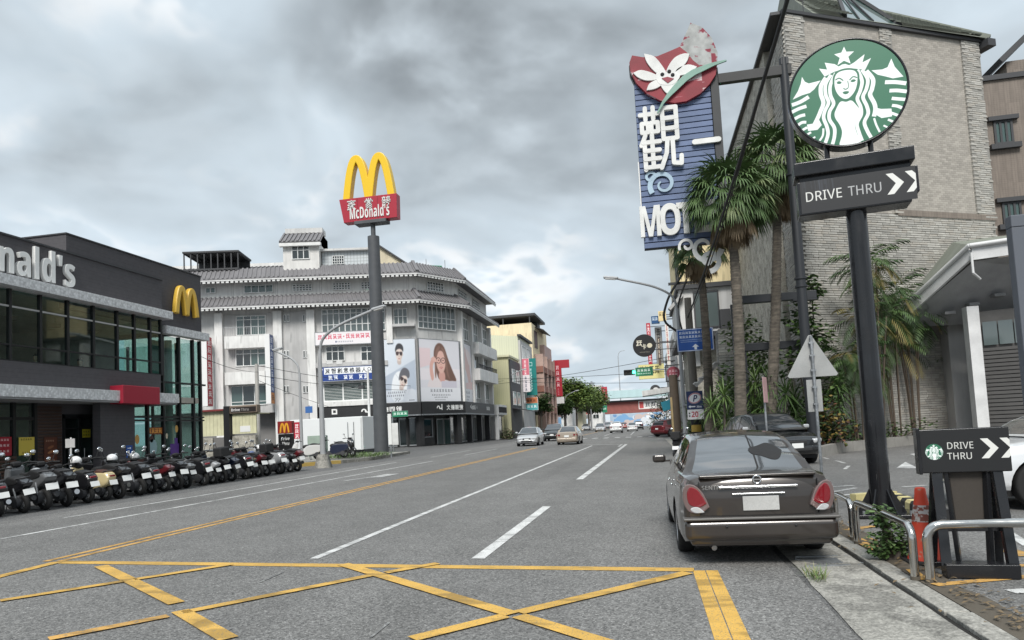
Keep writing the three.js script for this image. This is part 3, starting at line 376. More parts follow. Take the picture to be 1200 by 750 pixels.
// ------------------------------------------------------------------ faces: an upright plane with its own coordinates (run, height, out)
function face(x0, z0, ang) {
  const th = (90 - ang) * Math.PI / 180, f = { x0, z0, ang, th };
  f.put = (g) => g.rotateY(th).translate(x0, 0, z0);
  f.rect = (a, b, c, d) => { const p = [onPlane(a, b, x0, z0, ang), onPlane(c, b, x0, z0, ang), onPlane(a, d, x0, z0, ang), onPlane(c, d, x0, z0, ang)]; return { x0: (p[0][0] + p[2][0]) / 2, x1: (p[1][0] + p[3][0]) / 2, y1: (p[0][1] + p[1][1]) / 2, y0: (p[2][1] + p[3][1]) / 2 }; };
  f.box = (r, z0b, z1b) => f.put(bb(r.x0, r.x1, r.y0, r.y1, z0b, z1b));
  return f;
}
const mWinFrame = mottled(0.74, 0.75, 0.74, 0.5), mWinDark = phys(0.022, 0.03, 0.032, 0.08, { clearcoat: 1, clearcoatRoughness: 0.04 }), mWinGreen = phys(0.06, 0.10, 0.095, 0.1, { clearcoat: 1, clearcoatRoughness: 0.05 }), mWinPale = phys(0.10, 0.125, 0.125, 0.12, { clearcoat: 1, clearcoatRoughness: 0.05 });
function win(root, F, r, nx, ny, o = {}) {   // framed window proud of the wall, glass a sub-part
  const { fw = 0.07, z = 0.03, fm = mWinFrame, gm = mWinDark, split = false, d = 0.08 } = o, g = [];
  g.push(bb(r.x0, r.x1, r.y0, r.y0 + fw, z, z + d), bb(r.x0, r.x1, r.y1 - fw, r.y1, z, z + d));
  for (let i = 0; i <= nx; i++) { const x = mix(r.x0 + fw / 2, r.x1 - fw / 2, i / nx); g.push(bb(x - fw / 2, x + fw / 2, r.y0 + fw, r.y1 - fw, z + 0.004, z + d - 0.004)); }
  for (let j = 1; j < ny; j++) { const y = mix(r.y0, r.y1, o.rows ? o.rows[j - 1] : j / ny); g.push(bb(r.x0 + fw, r.x1 - fw, y - fw / 2.4, y + fw / 2.4, z + 0.008, z + d - 0.008)); }
  const w = pm(root, o.name ?? 'window', g.map((q) => F.put(q)), fm);
  if (split) { for (let i = 0; i < nx; i++) pm(root, 'pane', F.put(bb(mix(r.x0 + fw / 2, r.x1 - fw / 2, i / nx) + fw / 2, mix(r.x0 + fw / 2, r.x1 - fw / 2, (i + 1) / nx) - fw / 2, r.y0 + fw, r.y1 - fw, z + 0.005, z + 0.02)), Array.isArray(gm) ? gm[i % gm.length] : gm, w); }
  else pm(root, 'pane', F.put(bb(r.x0 + fw / 2, r.x1 - fw / 2, r.y0 + fw / 2, r.y1 - fw / 2, z + 0.005, z + 0.02)), Array.isArray(gm) ? gm[0] : gm, w);
  return w;
}
const mTileRoof = mottled(0.17, 0.165, 0.172, 0.75), mWallGrey = wallMat(0.42, 0.415, 0.41), mWallPale = wallMat(0.64, 0.635, 0.62), mWallMid = wallMat(0.52, 0.515, 0.505);
const A1 = V3(-21.04, 0, -63.49), A2 = V3(-18.2, 0, -68.05), A3 = V3(-18.2, 0, -82.2);
const FA = face(A1.x, A1.z, 76), FB = face(A1.x, A1.z, Math.atan2(A2.x - A1.x, -(A2.z - A1.z)) * 180 / Math.PI), FC = face(A2.x, A2.z, 0);
const LB = Math.hypot(A2.x - A1.x, A2.z - A1.z), LC = 14.2;
{
  const b = thing('apartment_building', 'grey apartment block with tiled skirt roofs and an eyewear shop at its corner', 'building', [-24, 0.4, -66]);
  const P = (n, g, m, p) => pm(b, n, [g].flat(9), m, p);
  const XL = -27, D = 12;
  // walls as one prism: main face, chamfer, street side
  const B0 = FA.put(bx(0.01, 0.01, 0.01, XL, 0, 0)); const far = V3(A1.x + Math.sin(76 * Math.PI / 180) * XL, 0, A1.z - Math.cos(76 * Math.PI / 180) * XL), back = V3(far.x - 3.2, 0, far.z - 22), backR = V3(A3.x - 12, 0, A3.z - 1);
  const prism = (y0, y1, inset = 0) => { const c = V3((A1.x + A3.x + back.x) / 3, 0, (A1.z + A3.z + back.z) / 3), v = [far, A1, A2, A3, backR, back].map((p) => { const d = V3().subVectors(c, p).normalize().multiplyScalar(inset); return [p.x + d.x, -(p.z + d.z)]; }); return poly(v, y1 - y0).rotateX(-Math.PI / 2).translate(0, y0, 0); };
  P('wall', prism(4.5, 15.1), mWallMid); P('wall', prism(15.1, 17.0), mWallPale); P('wall', prism(17.0, 17.6, 0.25), mWallPale);
  P('wall', prism(0.2, 4.5, 2.2), mottled(0.20, 0.195, 0.19, 0.8));
  // columns and bays on the main face
  for (const [a, c] of [[254, 263], [322.5, 332.5], [361.5, 371]]) P('column', FA.box({ ...FA.rect(a, 370, c, 480), y0: 0.4, y1: 13.7 }, 0, 0.45), mWallPale);
  P('wall_panel', FA.box({ ...FA.rect(332.6, 370, 361.4, 480), y0: 0.4, y1: 13.6 }, 0, 0.12), mWallGrey);
  P('wall_panel', FA.box({ ...FA.rect(263.1, 370, 322.4, 480), y0: 4.2, y1: 13.6 }, 0, 0.05), mWallGrey);
  for (const [a, c, e, f] of [[267, 395, 315, 409], [267.5, 436.5, 314, 451]]) P('balcony', FA.box(FA.rect(a, c, e, f), 0.05, 0.95), mWallPale);
  { const r = FA.rect(266, 385, 316, 394); const g = []; for (let x = r.x0; x <= r.x1; x += 0.16) g.push(bb(x - 0.012, x + 0.012, r.y0, r.y1, 0.9, 0.93)); g.push(bb(r.x0, r.x1, r.y1, r.y1 + 0.05, 0.89, 0.94)); P('balcony_railing', g.map((q) => FA.put(q)), MT.greyPole); }
  const wg = [mWinDark, mWinDark, mWinGreen, mWinGreen];
  win(b, FA, FA.rect(277, 370, 312, 393), 4, 2, { rows: [0.8], gm: [mWinGreen, mWinDark, mWinGreen, mWinGreen], split: true, z: 0.06 });
  win(b, FA, FA.rect(276.5, 409, 312, 429), 4, 2, { rows: [0.72], gm: wg, split: true, z: 0.06 }); win(b, FA, FA.rect(271, 451.5, 313, 475), 3, 2, { rows: [0.18], gm: [mWinGreen, mWinDark, mWinGreen], split: true, z: 0.06 });
  for (const [a, c] of [[333, 369], [355, 369], [333, 411], [355.5, 411], [333, 452], [355.5, 452]]) for (const k of [0, 3.6]) win(b, FA, FA.rect(a + k, c, a + k + 2.9, c + 8.5), 1, 1, { z: 0.13, fw: 0.05 });
  for (const [a, c] of [[244, 404], [244, 410], [243, 445]]) win(b, FA, FA.rect(a, c, a + 5, c + 4), 1, 1, { z: 0.02, fw: 0.05 });
  // right bay
  win(b, FA, FA.rect(377, 361.5, 452, 389), 11, 3, { rows: [0.33, 0.8], gm: mWinPale, fw: 0.09, z: 0.1 });
  for (const [a, c] of [[382, 404], [423, 445]]) { win(b, FA, FA.rect(a, 405.5, c, 423), 3, 2, { rows: [0.62], gm: mWinDark }); const r = FA.rect(a + 2, 422.5, a + 9, 427); P('air_conditioner', [FA.box(r, 0.02, 0.42)], MT.whitePaint); const r2 = FA.rect(a + 13, 422.5, a + 20, 427); P('air_conditioner', [FA.box(r2, 0.02, 0.42)], MT.whitePaint); }
  P('ledge', FA.box(FA.rect(371.2, 424.5, 455, 430), 0, 0.4), mWallGrey);
  win(b, FA, FA.rect(379, 447, 448, 470), 3, 1, { gm: mWinGreen, fw: 0.12, z: 0.08 });
  { const r = FA.rect(379, 447, 448, 470), g = []; for (let y = r.y0 + 0.15; y < r.y1 - 0.1; y += 0.14) g.push(bb(r.x0 + 0.1, r.x1 - 0.1, y, y + 0.03, 0.12, 0.14)); P('window_blind', g.map((q) => FA.put(q)), mWinFrame); }
  P('ledge', FA.box(FA.rect(375, 470.5, 452, 475.5), 0, 0.7), mWallPale);
  { const r = FA.rect(460, 359, 486, 384); P('balcony', [FA.put(bb(r.x0, 0.0, r.y0, r.y0 + 0.25, 0, 1.0))], mWallGrey); win(b, FA, { x0: r.x0 + 0.1, x1: -0.7, y0: r.y0 + 0.3, y1: r.y1 - 0.2 }, 3, 2, { gm: mWinPale }); }
  for (const [a, c] of [[453, 460]]) P('column', FA.box({ ...FA.rect(a, 360, c, 395), y0: 10.2, y1: 13.7 }, 0, 0.4), mWallPale);
  // chamfer and street side
  { const r = FB.rect(488, 359, 533, 386.5); win(b, FB, { x0: 0.25, x1: LB - 0.25, y0: r.y0, y1: r.y1 }, 8, 3, { rows: [0.28, 0.5], gm: mWinPale, fw: 0.09, z: 0.06 }); }
  const cz = [0.2, 2.2, 4.3, 6.9, 9.4, 11.8, 14.0];
  for (const x of [0.12, 4.4, 8.9, 13.3]) P('column', FC.put(bb(x, x + 0.6, 4.4, 13.7, 0, 0.5)), mWallPale);
  for (const x of [0.9, 5.2, 9.7]) { win(b, FC, { x0: x, x1: x + 3.3, y0: 11.0, y1: 13.4 }, 4, 2, { gm: mWinPale, fw: 0.1, z: 0.06 }); win(b, FC, { x0: x, x1: x + 3.3, y0: 8.3, y1: 9.9 }, 3, 1, { gm: mWinDark, z: 0.06 }); win(b, FC, { x0: x, x1: x + 3.3, y0: 5.0, y1: 6.9 }, 3, 1, { gm: mWinGreen, z: 0.06 }); }
  for (const [y0, y1] of [[9.75, 11.0], [6.9, 8.15]]) for (const [x0, x1] of [[4.5, 9.1], [9.3, 13.8]]) P('balcony', FC.put(bb(x0, x1, y0, y1, 0.02, 1.15)), mWallPale);
  { const g = []; for (let x = 4.6; x < 13.7; x += 0.22) g.push(bb(x, x + 0.03, 8.15, 8.6, 1.05, 1.08)); g.push(bb(4.5, 13.8, 8.6, 8.65, 1.03, 1.1)); P('balcony_railing', g.map((q) => FC.put(q)), MT.darkGrey); }
  // tiled skirt roofs all round: slope, ribs and a white scalloped eave
  function skirt(y0, y1, out) {
    const th = [FA, FB, FC]; const L = [[XL, 0], [0, LB], [0, LC]];
    const dirs = [76, FB.ang, 0].map((a) => [Math.sin(a * Math.PI / 180), -Math.cos(a * Math.PI / 180)]), nrm = dirs.map(([dx, dz]) => [-dz, dx]);
    const corner = (p, i, j, o) => { const a = nrm[i], c = nrm[j], k = 1 + a[0] * c[0] + a[1] * c[1]; return [p.x + o * (a[0] + c[0]) / k, p.z + o * (a[1] + c[1]) / k]; };
    const line = (o) => [[far.x + nrm[0][0] * o, far.z + nrm[0][1] * o], corner(A1, 0, 1, o), corner(A2, 1, 2, o), [A3.x + nrm[2][0] * o, A3.z + nrm[2][1] * o]];
    const E = line(out), I = line(-0.05), v = [], f = []; for (let i = 0; i < 4; i++) { v.push([E[i][0], y0, E[i][1]], [I[i][0], y1, I[i][1]], [E[i][0], y0 - 0.12, E[i][1]], [I[i][0], y0 - 0.12, I[i][1]]); }
    for (let i = 0; i < 3; i++) { const a = i * 4, c = a + 4; f.push([a, c, c + 1, a + 1], [a + 2, a + 3, c + 3, c + 2], [a, a + 2, c + 2, c]); }
    const roof = P('skirt_roof', quads(v, f), mTileRoof);
    const ribs = [], ends = [];
    for (let i = 0; i < 3; i++) { const ax = E[i][0], az = E[i][1], bx2 = E[i + 1][0], bz = E[i + 1][1], len = Math.hypot(bx2 - ax, bz - az), n = Math.round(len / 0.42); for (let k = 0; k < n; k++) { const t = (k + 0.5) / n, ex = mix(ax, bx2, t), ez = mix(az, bz, t), ix = mix(I[i][0], I[i + 1][0], t), iz = mix(I[i][1], I[i + 1][1], t); ribs.push(beam([ex, y0 + 0.02, ez], [ix, y1 + 0.03, iz], 0.16, 0.12)); ends.push(bx(0.26, 0.26, 0.1, ex, y0 - 0.27, ez, Math.atan2(-(bz - az), bx2 - ax))); } ends.push(beam([ax, y0 - 0.17, az], [bx2, y0 - 0.17, bz], 0.16, 0.1)); }
    stuff(P('roof_tiles', ribs, mTileRoof, roof)); stuff(P('eave_trim', ends, MT.whitePaint, roof));
    for (const i of [1, 2]) P('hip_ridge', beam([E[i][0], y0 + 0.1, E[i][1]], [I[i][0], y1 + 0.12, I[i][1]], 0.3, 0.22), mTileRoof, roof);
  }
  skirt(14.15, 15.25, 1.5); skirt(16.75, 17.95, 1.2);
  for (const [a, c, e, f, n] of [[241, 337, 253, 344, 2], [286, 334, 320.5, 343.5, 4], [343, 333, 366, 341.5, 6], [390, 331, 411, 340, 6], [423, 330, 445, 339, 6]]) win(b, FA, FA.rect(a, c, e, f), n, n > 4 ? 3 : 1, { gm: n > 4 ? mWinDark : mWinGreen, fw: 0.08 });
  win(b, FB, { x0: 1.6, x1: LB - 1.6, y0: 15.4, y1: 16.35 }, 6, 3, { fw: 0.08 }); win(b, FC, { x0: 1.2, x1: 4.4, y0: 15.3, y1: 16.3 }, 5, 3, { fw: 0.08 }); win(b, FC, { x0: 7.2, x1: 10.4, y0: 15.3, y1: 16.3 }, 5, 3, { fw: 0.08 });
  // upper roof, stair tower, roof-top rooms
  P('roof', [prism(17.6, 18.1, 1.2)], mWallMid);
  { // long tiled ridge behind
    const r = FA.rect(185, 297, 334, 312), g = FA.put(poly([[-6.0, 17.6], [-1.2, 17.9], [-5.4, 19.35], [-6.0, 19.35]], r.x1 - XL).rotateY(-Math.PI / 2).scale(-1, 1, 1).translate(XL, 0, 0)); P('roof', g, mTileRoof); const ribs = []; for (let x = XL + 0.2; x < r.x1; x += 0.42) ribs.push(FA.put(beam([x, 17.97, -1.15], [x, 19.4, -5.35], 0.15, 0.1))); stuff(P('roof_tiles', ribs, mTileRoof)); P('parapet', FA.put(bb(XL, r.x1, 19.3, 19.75, -6.0, -5.35)), mWallPale);
  }
  const T = FA.rect(333, 286, 375, 322); P('stair_tower', [FA.put(bb(T.x0, T.x1, 16.9, 20.1, -4.0, 0.35)), FA.put(poly([[-4.0, 20.1], [0.35, 20.1], [-1.2, 21.4], [-4.0, 21.4]], T.x1 - T.x0 - 0.02).rotateY(-Math.PI / 2).scale(-1, 1, 1).translate(T.x0 + 0.01, 0, 0))], wallMat(0.60, 0.59, 0.57));
  { const g = []; for (let x = T.x0 - 0.15; x < T.x1 + 0.2; x += 0.4) g.push(FA.put(beam([x, 20.2, 0.8], [x, 21.55, -1.15], 0.17, 0.12))); g.push(FA.put(beam([(T.x0 + T.x1) / 2, 20.12, 0.75], [(T.x0 + T.x1) / 2, 21.45, -1.2], T.x1 - T.x0 + 0.5, 0.1))); stuff(P('roof_tiles', g, mTileRoof)); P('eave', FA.put(bb(T.x0 - 0.25, T.x1 + 0.25, 19.75, 20.05, 0.36, 0.8)), MT.whitePaint); P('ridge', FA.put(bb(T.x0 - 0.1, T.x1 + 0.1, 21.45, 21.95, -2.6, -1.0)), mWallMid); }
  win(b, FA, FA.rect(343, 288, 364, 305), 3, 2, { rows: [0.62], z: 0.36 });
  const R1 = FA.rect(376, 290, 434, 314); P('roof_room', FA.put(bb(R1.x0, R1.x1, 17.3, R1.y1 - 0.2, -3.5, -0.6)), mat(0.60, 0.64, 0.66, 0.5, { map: pixTex(128, grey((u, v) => ((u * 8) % 1 < 0.07 || (v * 8) % 1 < 0.09 ? 0.72 : 0.95)), 2.4) })); P('roof_edge', FA.put(bb(R1.x0 - 0.2, R1.x1 + 0.4, R1.y1 - 0.2, R1.y1, -3.8, -0.2)), mWallMid); win(b, FA, FA.rect(388, 298, 402, 308), 5, 3, { z: -0.58, fw: 0.05 });
  { const x = R1.x1; P('gable_room', FA.put(poly([[0, 17.3], [0, 20.1], [0.6, 20.1], [3.6, 17.6], [3.6, 17.3]], 3.5).translate(x + 0.05, 0, -4.3)), wallMat(0.55, 0.49, 0.36)); P('gable_roof', FA.put(beam([x + 0.2, 20.3, -2.55], [x + 3.95, 17.6, -2.55], 4.1, 0.14)), MT.darkGrey); }
  { // dark frame shelter on the roof
    const r = FA.rect(217, 299, 280, 317), g = []; for (let i = 0; i <= 8; i++) { const x = mix(r.x0, r.x1, i / 8); g.push(FA.put(bb(x - 0.05, x + 0.05, 17.9, 19.5, 0.2, 0.3)), FA.put(bb(x - 0.04, x + 0.04, 19.42, 19.52, -3.4, 0.2))); } g.push(FA.put(bb(r.x0 - 0.1, r.x1 + 0.1, 19.5, 19.66, -3.5, 0.4)), FA.put(bb(r.x0, r.x1, 17.85, 18.0, 0.18, 0.32)), FA.put(bb(r.x0, r.x1, 18, 19.5, -3.4, -3.3))); P('roof_shelter', g, MT.darkGrey);
    const q = FB.rect(466, 304, 509, 318); P('green_canopy', [FB.put(beam([0.6, 18.55, -5.2], [LB - 0.3, 18.2, -1.6], 3.4, 0.06))], mottled(0.05, 0.27, 0.15, 0.6)); const g2 = []; for (const [x, z] of [[0.8, -5.6], [4.8, -0.7], [2.9, -1.4]]) g2.push(FB.put(cyl(0.03, 0.03, 2.0, x, 17.0, z, 6))); P('canopy_post', g2, MT.galv);
  }
  // shop at the corner: black sign band, glazing, pillars
  const sb = [FA.rect(378, 476, 478, 486)]; const y0 = 3.35, y1 = 4.5;
  P('sign_band', [FA.put(bb(-9.0, 0.25, y0, y1, -0.2, 0.6)), FB.put(bb(-0.1, LB + 0.1, y0 + 0.003, y1 + 0.003, -0.2, 0.62)), FC.put(bb(-0.25, LC - 1, y0 - 0.003, y1 - 0.003, -0.2, 0.6))], mottled(0.022, 0.022, 0.024, 0.5));
  P('sign_trim', [FB.put(bb(-0.2, LB + 0.2, y0 - 0.12, y0, -0.1, 0.66)), FA.put(bb(-9, 0.2, y0 - 0.12, y0, -0.1, 0.64)), FC.put(bb(-0.2, LC - 1, y0 - 0.12, y0, -0.1, 0.64))], MT.galv);
  for (const [F, x] of [[FA, -8.6], [FA, -4.4], [FB, 0.25], [FB, LB - 0.25], [FC, 4.4], [FC, 8.9], [FC, 12.9]]) P('pillar', F.put(bb(x - 0.28, x + 0.28, 0.35, y0, -0.5, 0.06)), mottled(0.03, 0.03, 0.032, 0.5));
  { const fr = P('display_window', [[2.6, 4.6]].flatMap(([a, c]) => [FB.put(bb(0.75, 0.85, 1.1, 2.95, -1.3, -1.15)), FB.put(bb(2.55, 2.65, 1.1, 2.95, -1.3, -1.15)), FB.put(bb(0.85, 2.55, 1.1, 1.2, -1.3, -1.15)), FB.put(bb(0.85, 2.55, 2.85, 2.95, -1.3, -1.15))]), MT.galv); P('pane', FB.put(bb(0.85, 2.55, 1.2, 2.85, -1.28, -1.26)), mWinDark, fr); P('wall', FB.put(bb(-0.4, 3.0, 0.3, y0, -1.6, -1.32)), mottled(0.05, 0.05, 0.052, 0.6)); }
  for (const x of [3.3, 4.25]) { const d = P('shop_door', [FB.put(bb(x, x + 0.06, 0.35, 2.9, -1.4, -1.3)), FB.put(bb(x + 0.84, x + 0.9, 0.35, 2.9, -1.4, -1.3)), FB.put(bb(x + 0.06, x + 0.84, 2.8, 2.9, -1.4, -1.3))], MT.alu); P('pane', FB.put(bb(x + 0.06, x + 0.84, 0.35, 2.8, -1.37, -1.35)), x < 4 ? mWinPale : mWinGreen, d); }
  for (const x of [1.0, 5.2, 9.6]) { const d = P('shop_window', [FC.put(bb(x, x + 3, 0.35, 0.5, -1.5, -1.4)), FC.put(bb(x, x + 3, 3.0, 3.1, -1.5, -1.4)), FC.put(bb(x + 1.45, x + 1.55, 0.5, 3.0, -1.5, -1.4))], MT.alu); P('pane', FC.put(bb(x, x + 3, 0.5, 3.0, -1.47, -1.46)), mWinPale, d); }
  for (const x of [-8.0, -6.2, -3.8, -2.0]) { const d = P('shop_window', [FA.put(bb(x, x + 1.6, 0.4, 0.5, -0.9, -0.8)), FA.put(bb(x, x + 0.06, 0.5, 3.0, -0.9, -0.8)), FA.put(bb(x, x + 1.6, 3.0, 3.1, -0.9, -0.8))], MT.alu); P('pane', FA.put(bb(x, x + 1.6, 0.5, 3.0, -0.87, -0.86)), mWinDark, d); }
  // printed band lettering
  const print = (F, x0, x1, ya, yb, z, m, name = 'sign_lettering') => { const g = F.put(sheet(x1 - x0, yb - ya, (x0 + x1) / 2, (ya + yb) / 2, z)); g.translate(-b.position.x, -b.position.y, -b.position.z); mesh(name, g, m, b, true); };
  const band = (w, n, dr) => printMat(w, n, (x) => { x.fillStyle = '#29292b'; x.fillRect(0, 0, w, n); x.strokeStyle = x.fillStyle = '#e6e6e4'; dr(x); });
  const glyphM = (x, X, Y, s) => { x.lineWidth = s * 0.17; x.lineCap = 'butt'; x.beginPath(); x.arc(X + s * 0.3, Y + s * 0.5, s * 0.24, Math.PI * 0.9, Math.PI * 2.25); x.stroke(); x.beginPath(); x.arc(X + s * 0.72, Y + s * 0.38, s * 0.26, Math.PI * 0.05, Math.PI * 0.95); x.stroke(); x.beginPath(); x.moveTo(X + s, Y - s * 0.05); x.lineTo(X + s, Y + s * 0.85); x.stroke(); };
  print(FB, 1.5, 5.5, 3.5, 4.4, 0.63, band(512, 116, (x) => { glyphM(x, 30, 22, 82); ['wen', 'de', 'yan', 'jing'].forEach((k, i) => han(x, k, 190 + i * 72, 30, 60, 0.13)); }));
  print(FA, -5.8, -1.4, 3.5, 4.4, 0.61, band(512, 116, (x) => { glyphM(x, 60, 22, 90); ['wen', 'de', 'yan', 'jing'].forEach((k, i) => han(x, k, 220 + i * 72, 30, 60, 0.13)); }));
  print(FA, -8.4, -7.2, 3.5, 4.4, 0.61, band(128, 96, (x) => { x.fillRect(40, 20, 54, 54); x.fillStyle = '#29292b'; x.fillRect(54, 34, 26, 26); }));
  print(FC, 1.5, 5.0, 3.5, 4.4, 0.61, band(384, 96, (x) => { glyphM(x, 20, 18, 60); hanLine(x, 3, 110, 24, 46, 8, 0.14, 11); x.globalAlpha = 0.5; hanLine(x, 2, 300, 26, 34, 6, 0.12, 17); }));
  print(FC, 9.0, 11.0, 3.5, 4.4, 0.61, band(192, 96, (x) => { hanLine(x, 3, 20, 24, 44, 8, 0.14, 31); }));
}
// hoardings and shop signs fixed to the block, each a thing
function board(name, label, cat, F, x0, x1, y0, y1, z, d, m, edge = MT.whitePaint, group) {
  const o = thing(name, label, cat, [F.x0, 0, F.z0], F.th, group); mesh('panel', bb(x0, x1, y0, y1, z, z + d), edge, o);
  mesh('print', sheet(x1 - x0 - 0.04, y1 - y0 - 0.04, (x0 + x1) / 2, (y0 + y1) / 2, z + d + 0.006), m, o, true);
  mesh('frame', [bb(x0 - 0.05, x1 + 0.05, y0 - 0.05, y0, z, z + d + 0.02), bb(x0 - 0.05, x1 + 0.05, y1, y1 + 0.05, z, z + d + 0.02), bb(x0 - 0.05, x0, y0, y1, z, z + d + 0.02), bb(x1, x1 + 0.05, y0, y1, z, z + d + 0.02)], MT.galv, o); return o;
}
const ell = (x, X, Y, a, b, c, r = 0) => { x.fillStyle = c; x.beginPath(); x.ellipse(X, Y, a, b, r, 0, 7); x.fill(); };
const fillPts = (x, c, pts) => { x.fillStyle = c; x.beginPath(); pts.forEach(([a, b], i) => x[i ? 'lineTo' : 'moveTo'](a, b)); x.fill(); };
const curveFill = (x, c, pts) => { x.fillStyle = c; x.beginPath(); const n = pts.length; x.moveTo((pts[0][0] + pts[n - 1][0]) / 2, (pts[0][1] + pts[n - 1][1]) / 2); for (let i = 0; i < n; i++) { const a = pts[i], b = pts[(i + 1) % n]; x.quadraticCurveTo(a[0], a[1], (a[0] + b[0]) / 2, (a[1] + b[1]) / 2); } x.fill(); };
{
  const face2 = (x, X, Y, s, rot, hair, hairBack) => { // sunglasses portrait: soft printed shapes
    x.save(); x.translate(X, Y); x.rotate(rot); x.scale(s, s);
    curveFill(x, '#b9aaa4', [[-26, 40], [-24, 95], [30, 95], [26, 40]]); curveFill(x, '#d3c5bd', [[-44, -40], [-46, 10], [-30, 52], [0, 68], [28, 52], [42, 10], [42, -40], [0, -64]]);
    curveFill(x, '#c2b1a8', [[14, -30], [44, -30], [42, 14], [26, 54], [8, 64], [18, 20]]); curveFill(x, hair, hairBack);
    curveFill(x, '#2a2326', [[-46, -14], [-40, 12], [-16, 14], [-3, -6], [-4, -18], [-30, -20]]); curveFill(x, '#2a2326', [[44, -14], [40, 12], [18, 14], [3, -6], [4, -18], [30, -20]]); x.fillStyle = '#4a3236'; x.fillRect(-44, -16, 86, 4);
    curveFill(x, '#6b4b46', [[-18, -8], [-20, 6], [-30, 6], [-34, -8]]); curveFill(x, '#b59a90', [[-6, 14], [-8, 26], [8, 26], [5, 12]]); curveFill(x, '#96605a', [[-15, 40], [0, 36], [15, 40], [0, 48]]); ell(x, 46, 4, 6, 13, '#c4b0a7'); x.restore();
  };
  board('billboard', 'billboard print of two people in sunglasses above the eyewear shop', 'billboard', FA, -3.3, -0.1, 4.55, 10.55, 0.15, 0.12, printMat(512, 640, (x, w, h) => {
    const g = x.createLinearGradient(0, 0, w, h); g.addColorStop(0, '#d4dbe2'); g.addColorStop(1, '#b9c0cb'); x.fillStyle = g; x.fillRect(0, 0, w, h); x.filter = 'blur(4px)'; fillPts(x, '#aab4c2', [[0, 390], [512, 210], [512, 640], [0, 640]]);
    curveFill(x, '#dfe2e6', [[120, 640], [140, 420], [210, 330], [300, 320], [400, 400], [330, 640]]); face2(x, 270, 150, 1.15, 0.06, '#35363a', [[-52, -8], [-56, -50], [-30, -92], [20, -96], [56, -66], [54, -14], [42, -34], [10, -50], [-36, -38]]);
    x.strokeStyle = '#b7bec6'; x.lineWidth = 5; x.beginPath(); x.moveTo(200, 350); x.lineTo(270, 420); x.lineTo(330, 340); x.stroke();
    curveFill(x, '#c6cad4', [[300, 640], [330, 520], [470, 500], [512, 560], [512, 640]]); face2(x, 320, 420, 1.2, 0.45, '#5b5b62', [[-58, 26], [-70, -50], [-40, -108], [30, -112], [62, -66], [50, -34], [10, -52], [-40, -24], [-44, 20]]);
    x.filter = 'none'; x.fillStyle = '#c8ced6'; x.globalAlpha = 0.75; x.fillRect(0, 520, 512, 120); x.globalAlpha = 1; x.strokeStyle = '#4a4d55'; hanLine(x, 9, 80, 530, 20, 10, 0.11, 5); hanLine(x, 9, 60, 562, 20, 10, 0.11, 25); hanLine(x, 5, 180, 594, 12, 6, 0.1, 45); x.lineWidth = 5; for (const k of [0, 40]) { x.beginPath(); x.moveTo(190 + k, 632); x.quadraticCurveTo(200 + k, 610, 220 + k, 612); x.stroke(); } x.fillStyle = '#7c5b60'; x.fillRect(20, 60, 10, 30); x.fillStyle = '#b7626c'; x.fillRect(16, 110, 16, 70); x.fillStyle = '#33363d'; x.fillRect(400, 618, 12, 12); x.fillRect(418, 621, 60, 6);
  }, 0.55));
  board('billboard', 'billboard print of a long-haired person touching round glasses above the eyewear shop', 'billboard', FB, 0.1, LB - 0.1, 4.55, 10.55, 0.15, 0.12, printMat(640, 640, (x, w, h) => {
    x.fillStyle = '#dfdee4'; x.fillRect(0, 0, w, h); x.filter = 'blur(5px)'; fillPts(x, '#e8d3d6', [[0, 90], [170, 90], [170, 260], [0, 300]]); x.fillStyle = '#ece6ea'; x.fillRect(0, 300, 640, 120);
    curveFill(x, '#76594f', [[220, 140], [250, 60], [320, 20], [400, 60], [450, 190], [520, 320], [600, 440], [480, 420], [420, 460], [300, 440], [250, 330], [230, 220]]);
    curveFill(x, '#e9dfe0', [[110, 470], [150, 400], [240, 380], [300, 420], [400, 410], [520, 450], [560, 500], [100, 500]]);
    curveFill(x, '#d9a79c', [[290, 330], [290, 420], [350, 450], [400, 420], [390, 320]]);
    curveFill(x, '#e3b8ac', [[256, 190], [258, 260], [290, 330], [335, 356], [380, 328], [410, 262], [408, 180], [370, 110], [300, 110]]);
    curveFill(x, '#8d6c60', [[240, 240], [244, 120], [310, 50], [340, 70], [290, 130], [262, 200], [258, 330], [246, 420], [226, 360]]); curveFill(x, '#8d6c60', [[330, 66], [400, 90], [430, 180], [440, 300], [470, 420], [520, 440], [420, 380], [410, 240], [384, 130]]);
    x.filter = 'blur(2px)'; x.strokeStyle = '#33292c'; x.lineWidth = 5; for (const k of [296, 372]) { x.beginPath(); x.ellipse(k, 214, 33, 29, 0, 0, 7); x.stroke(); } x.beginPath(); x.moveTo(328, 208); x.lineTo(340, 208); x.stroke(); ell(x, 298, 212, 11, 5, '#4a3433'); ell(x, 370, 212, 11, 5, '#4a3433');
    curveFill(x, '#c4564f', [[300, 286], [336, 280], [372, 284], [338, 306]]); x.fillStyle = '#f3ecea'; x.fillRect(316, 288, 42, 6); ell(x, 336, 256, 9, 6, '#cf9a8e');
    curveFill(x, '#dfb0a4', [[150, 260], [190, 190], [250, 180], [262, 214], [214, 240], [196, 300], [220, 400], [180, 440], [150, 360]]); for (let i = 0; i < 4; i++) ell(x, 206 + i * 14, 190 + i * 11, 34, 9, '#e4b9ae', -0.4 + i * 0.12);
    x.filter = 'none'; x.fillStyle = '#cfcbd6'; x.fillRect(330, 430, 250, 110); x.fillStyle = '#e4e5ea'; x.fillRect(0, 500, 640, 140); x.fillStyle = '#cfcbd6'; x.fillRect(330, 430, 250, 70);
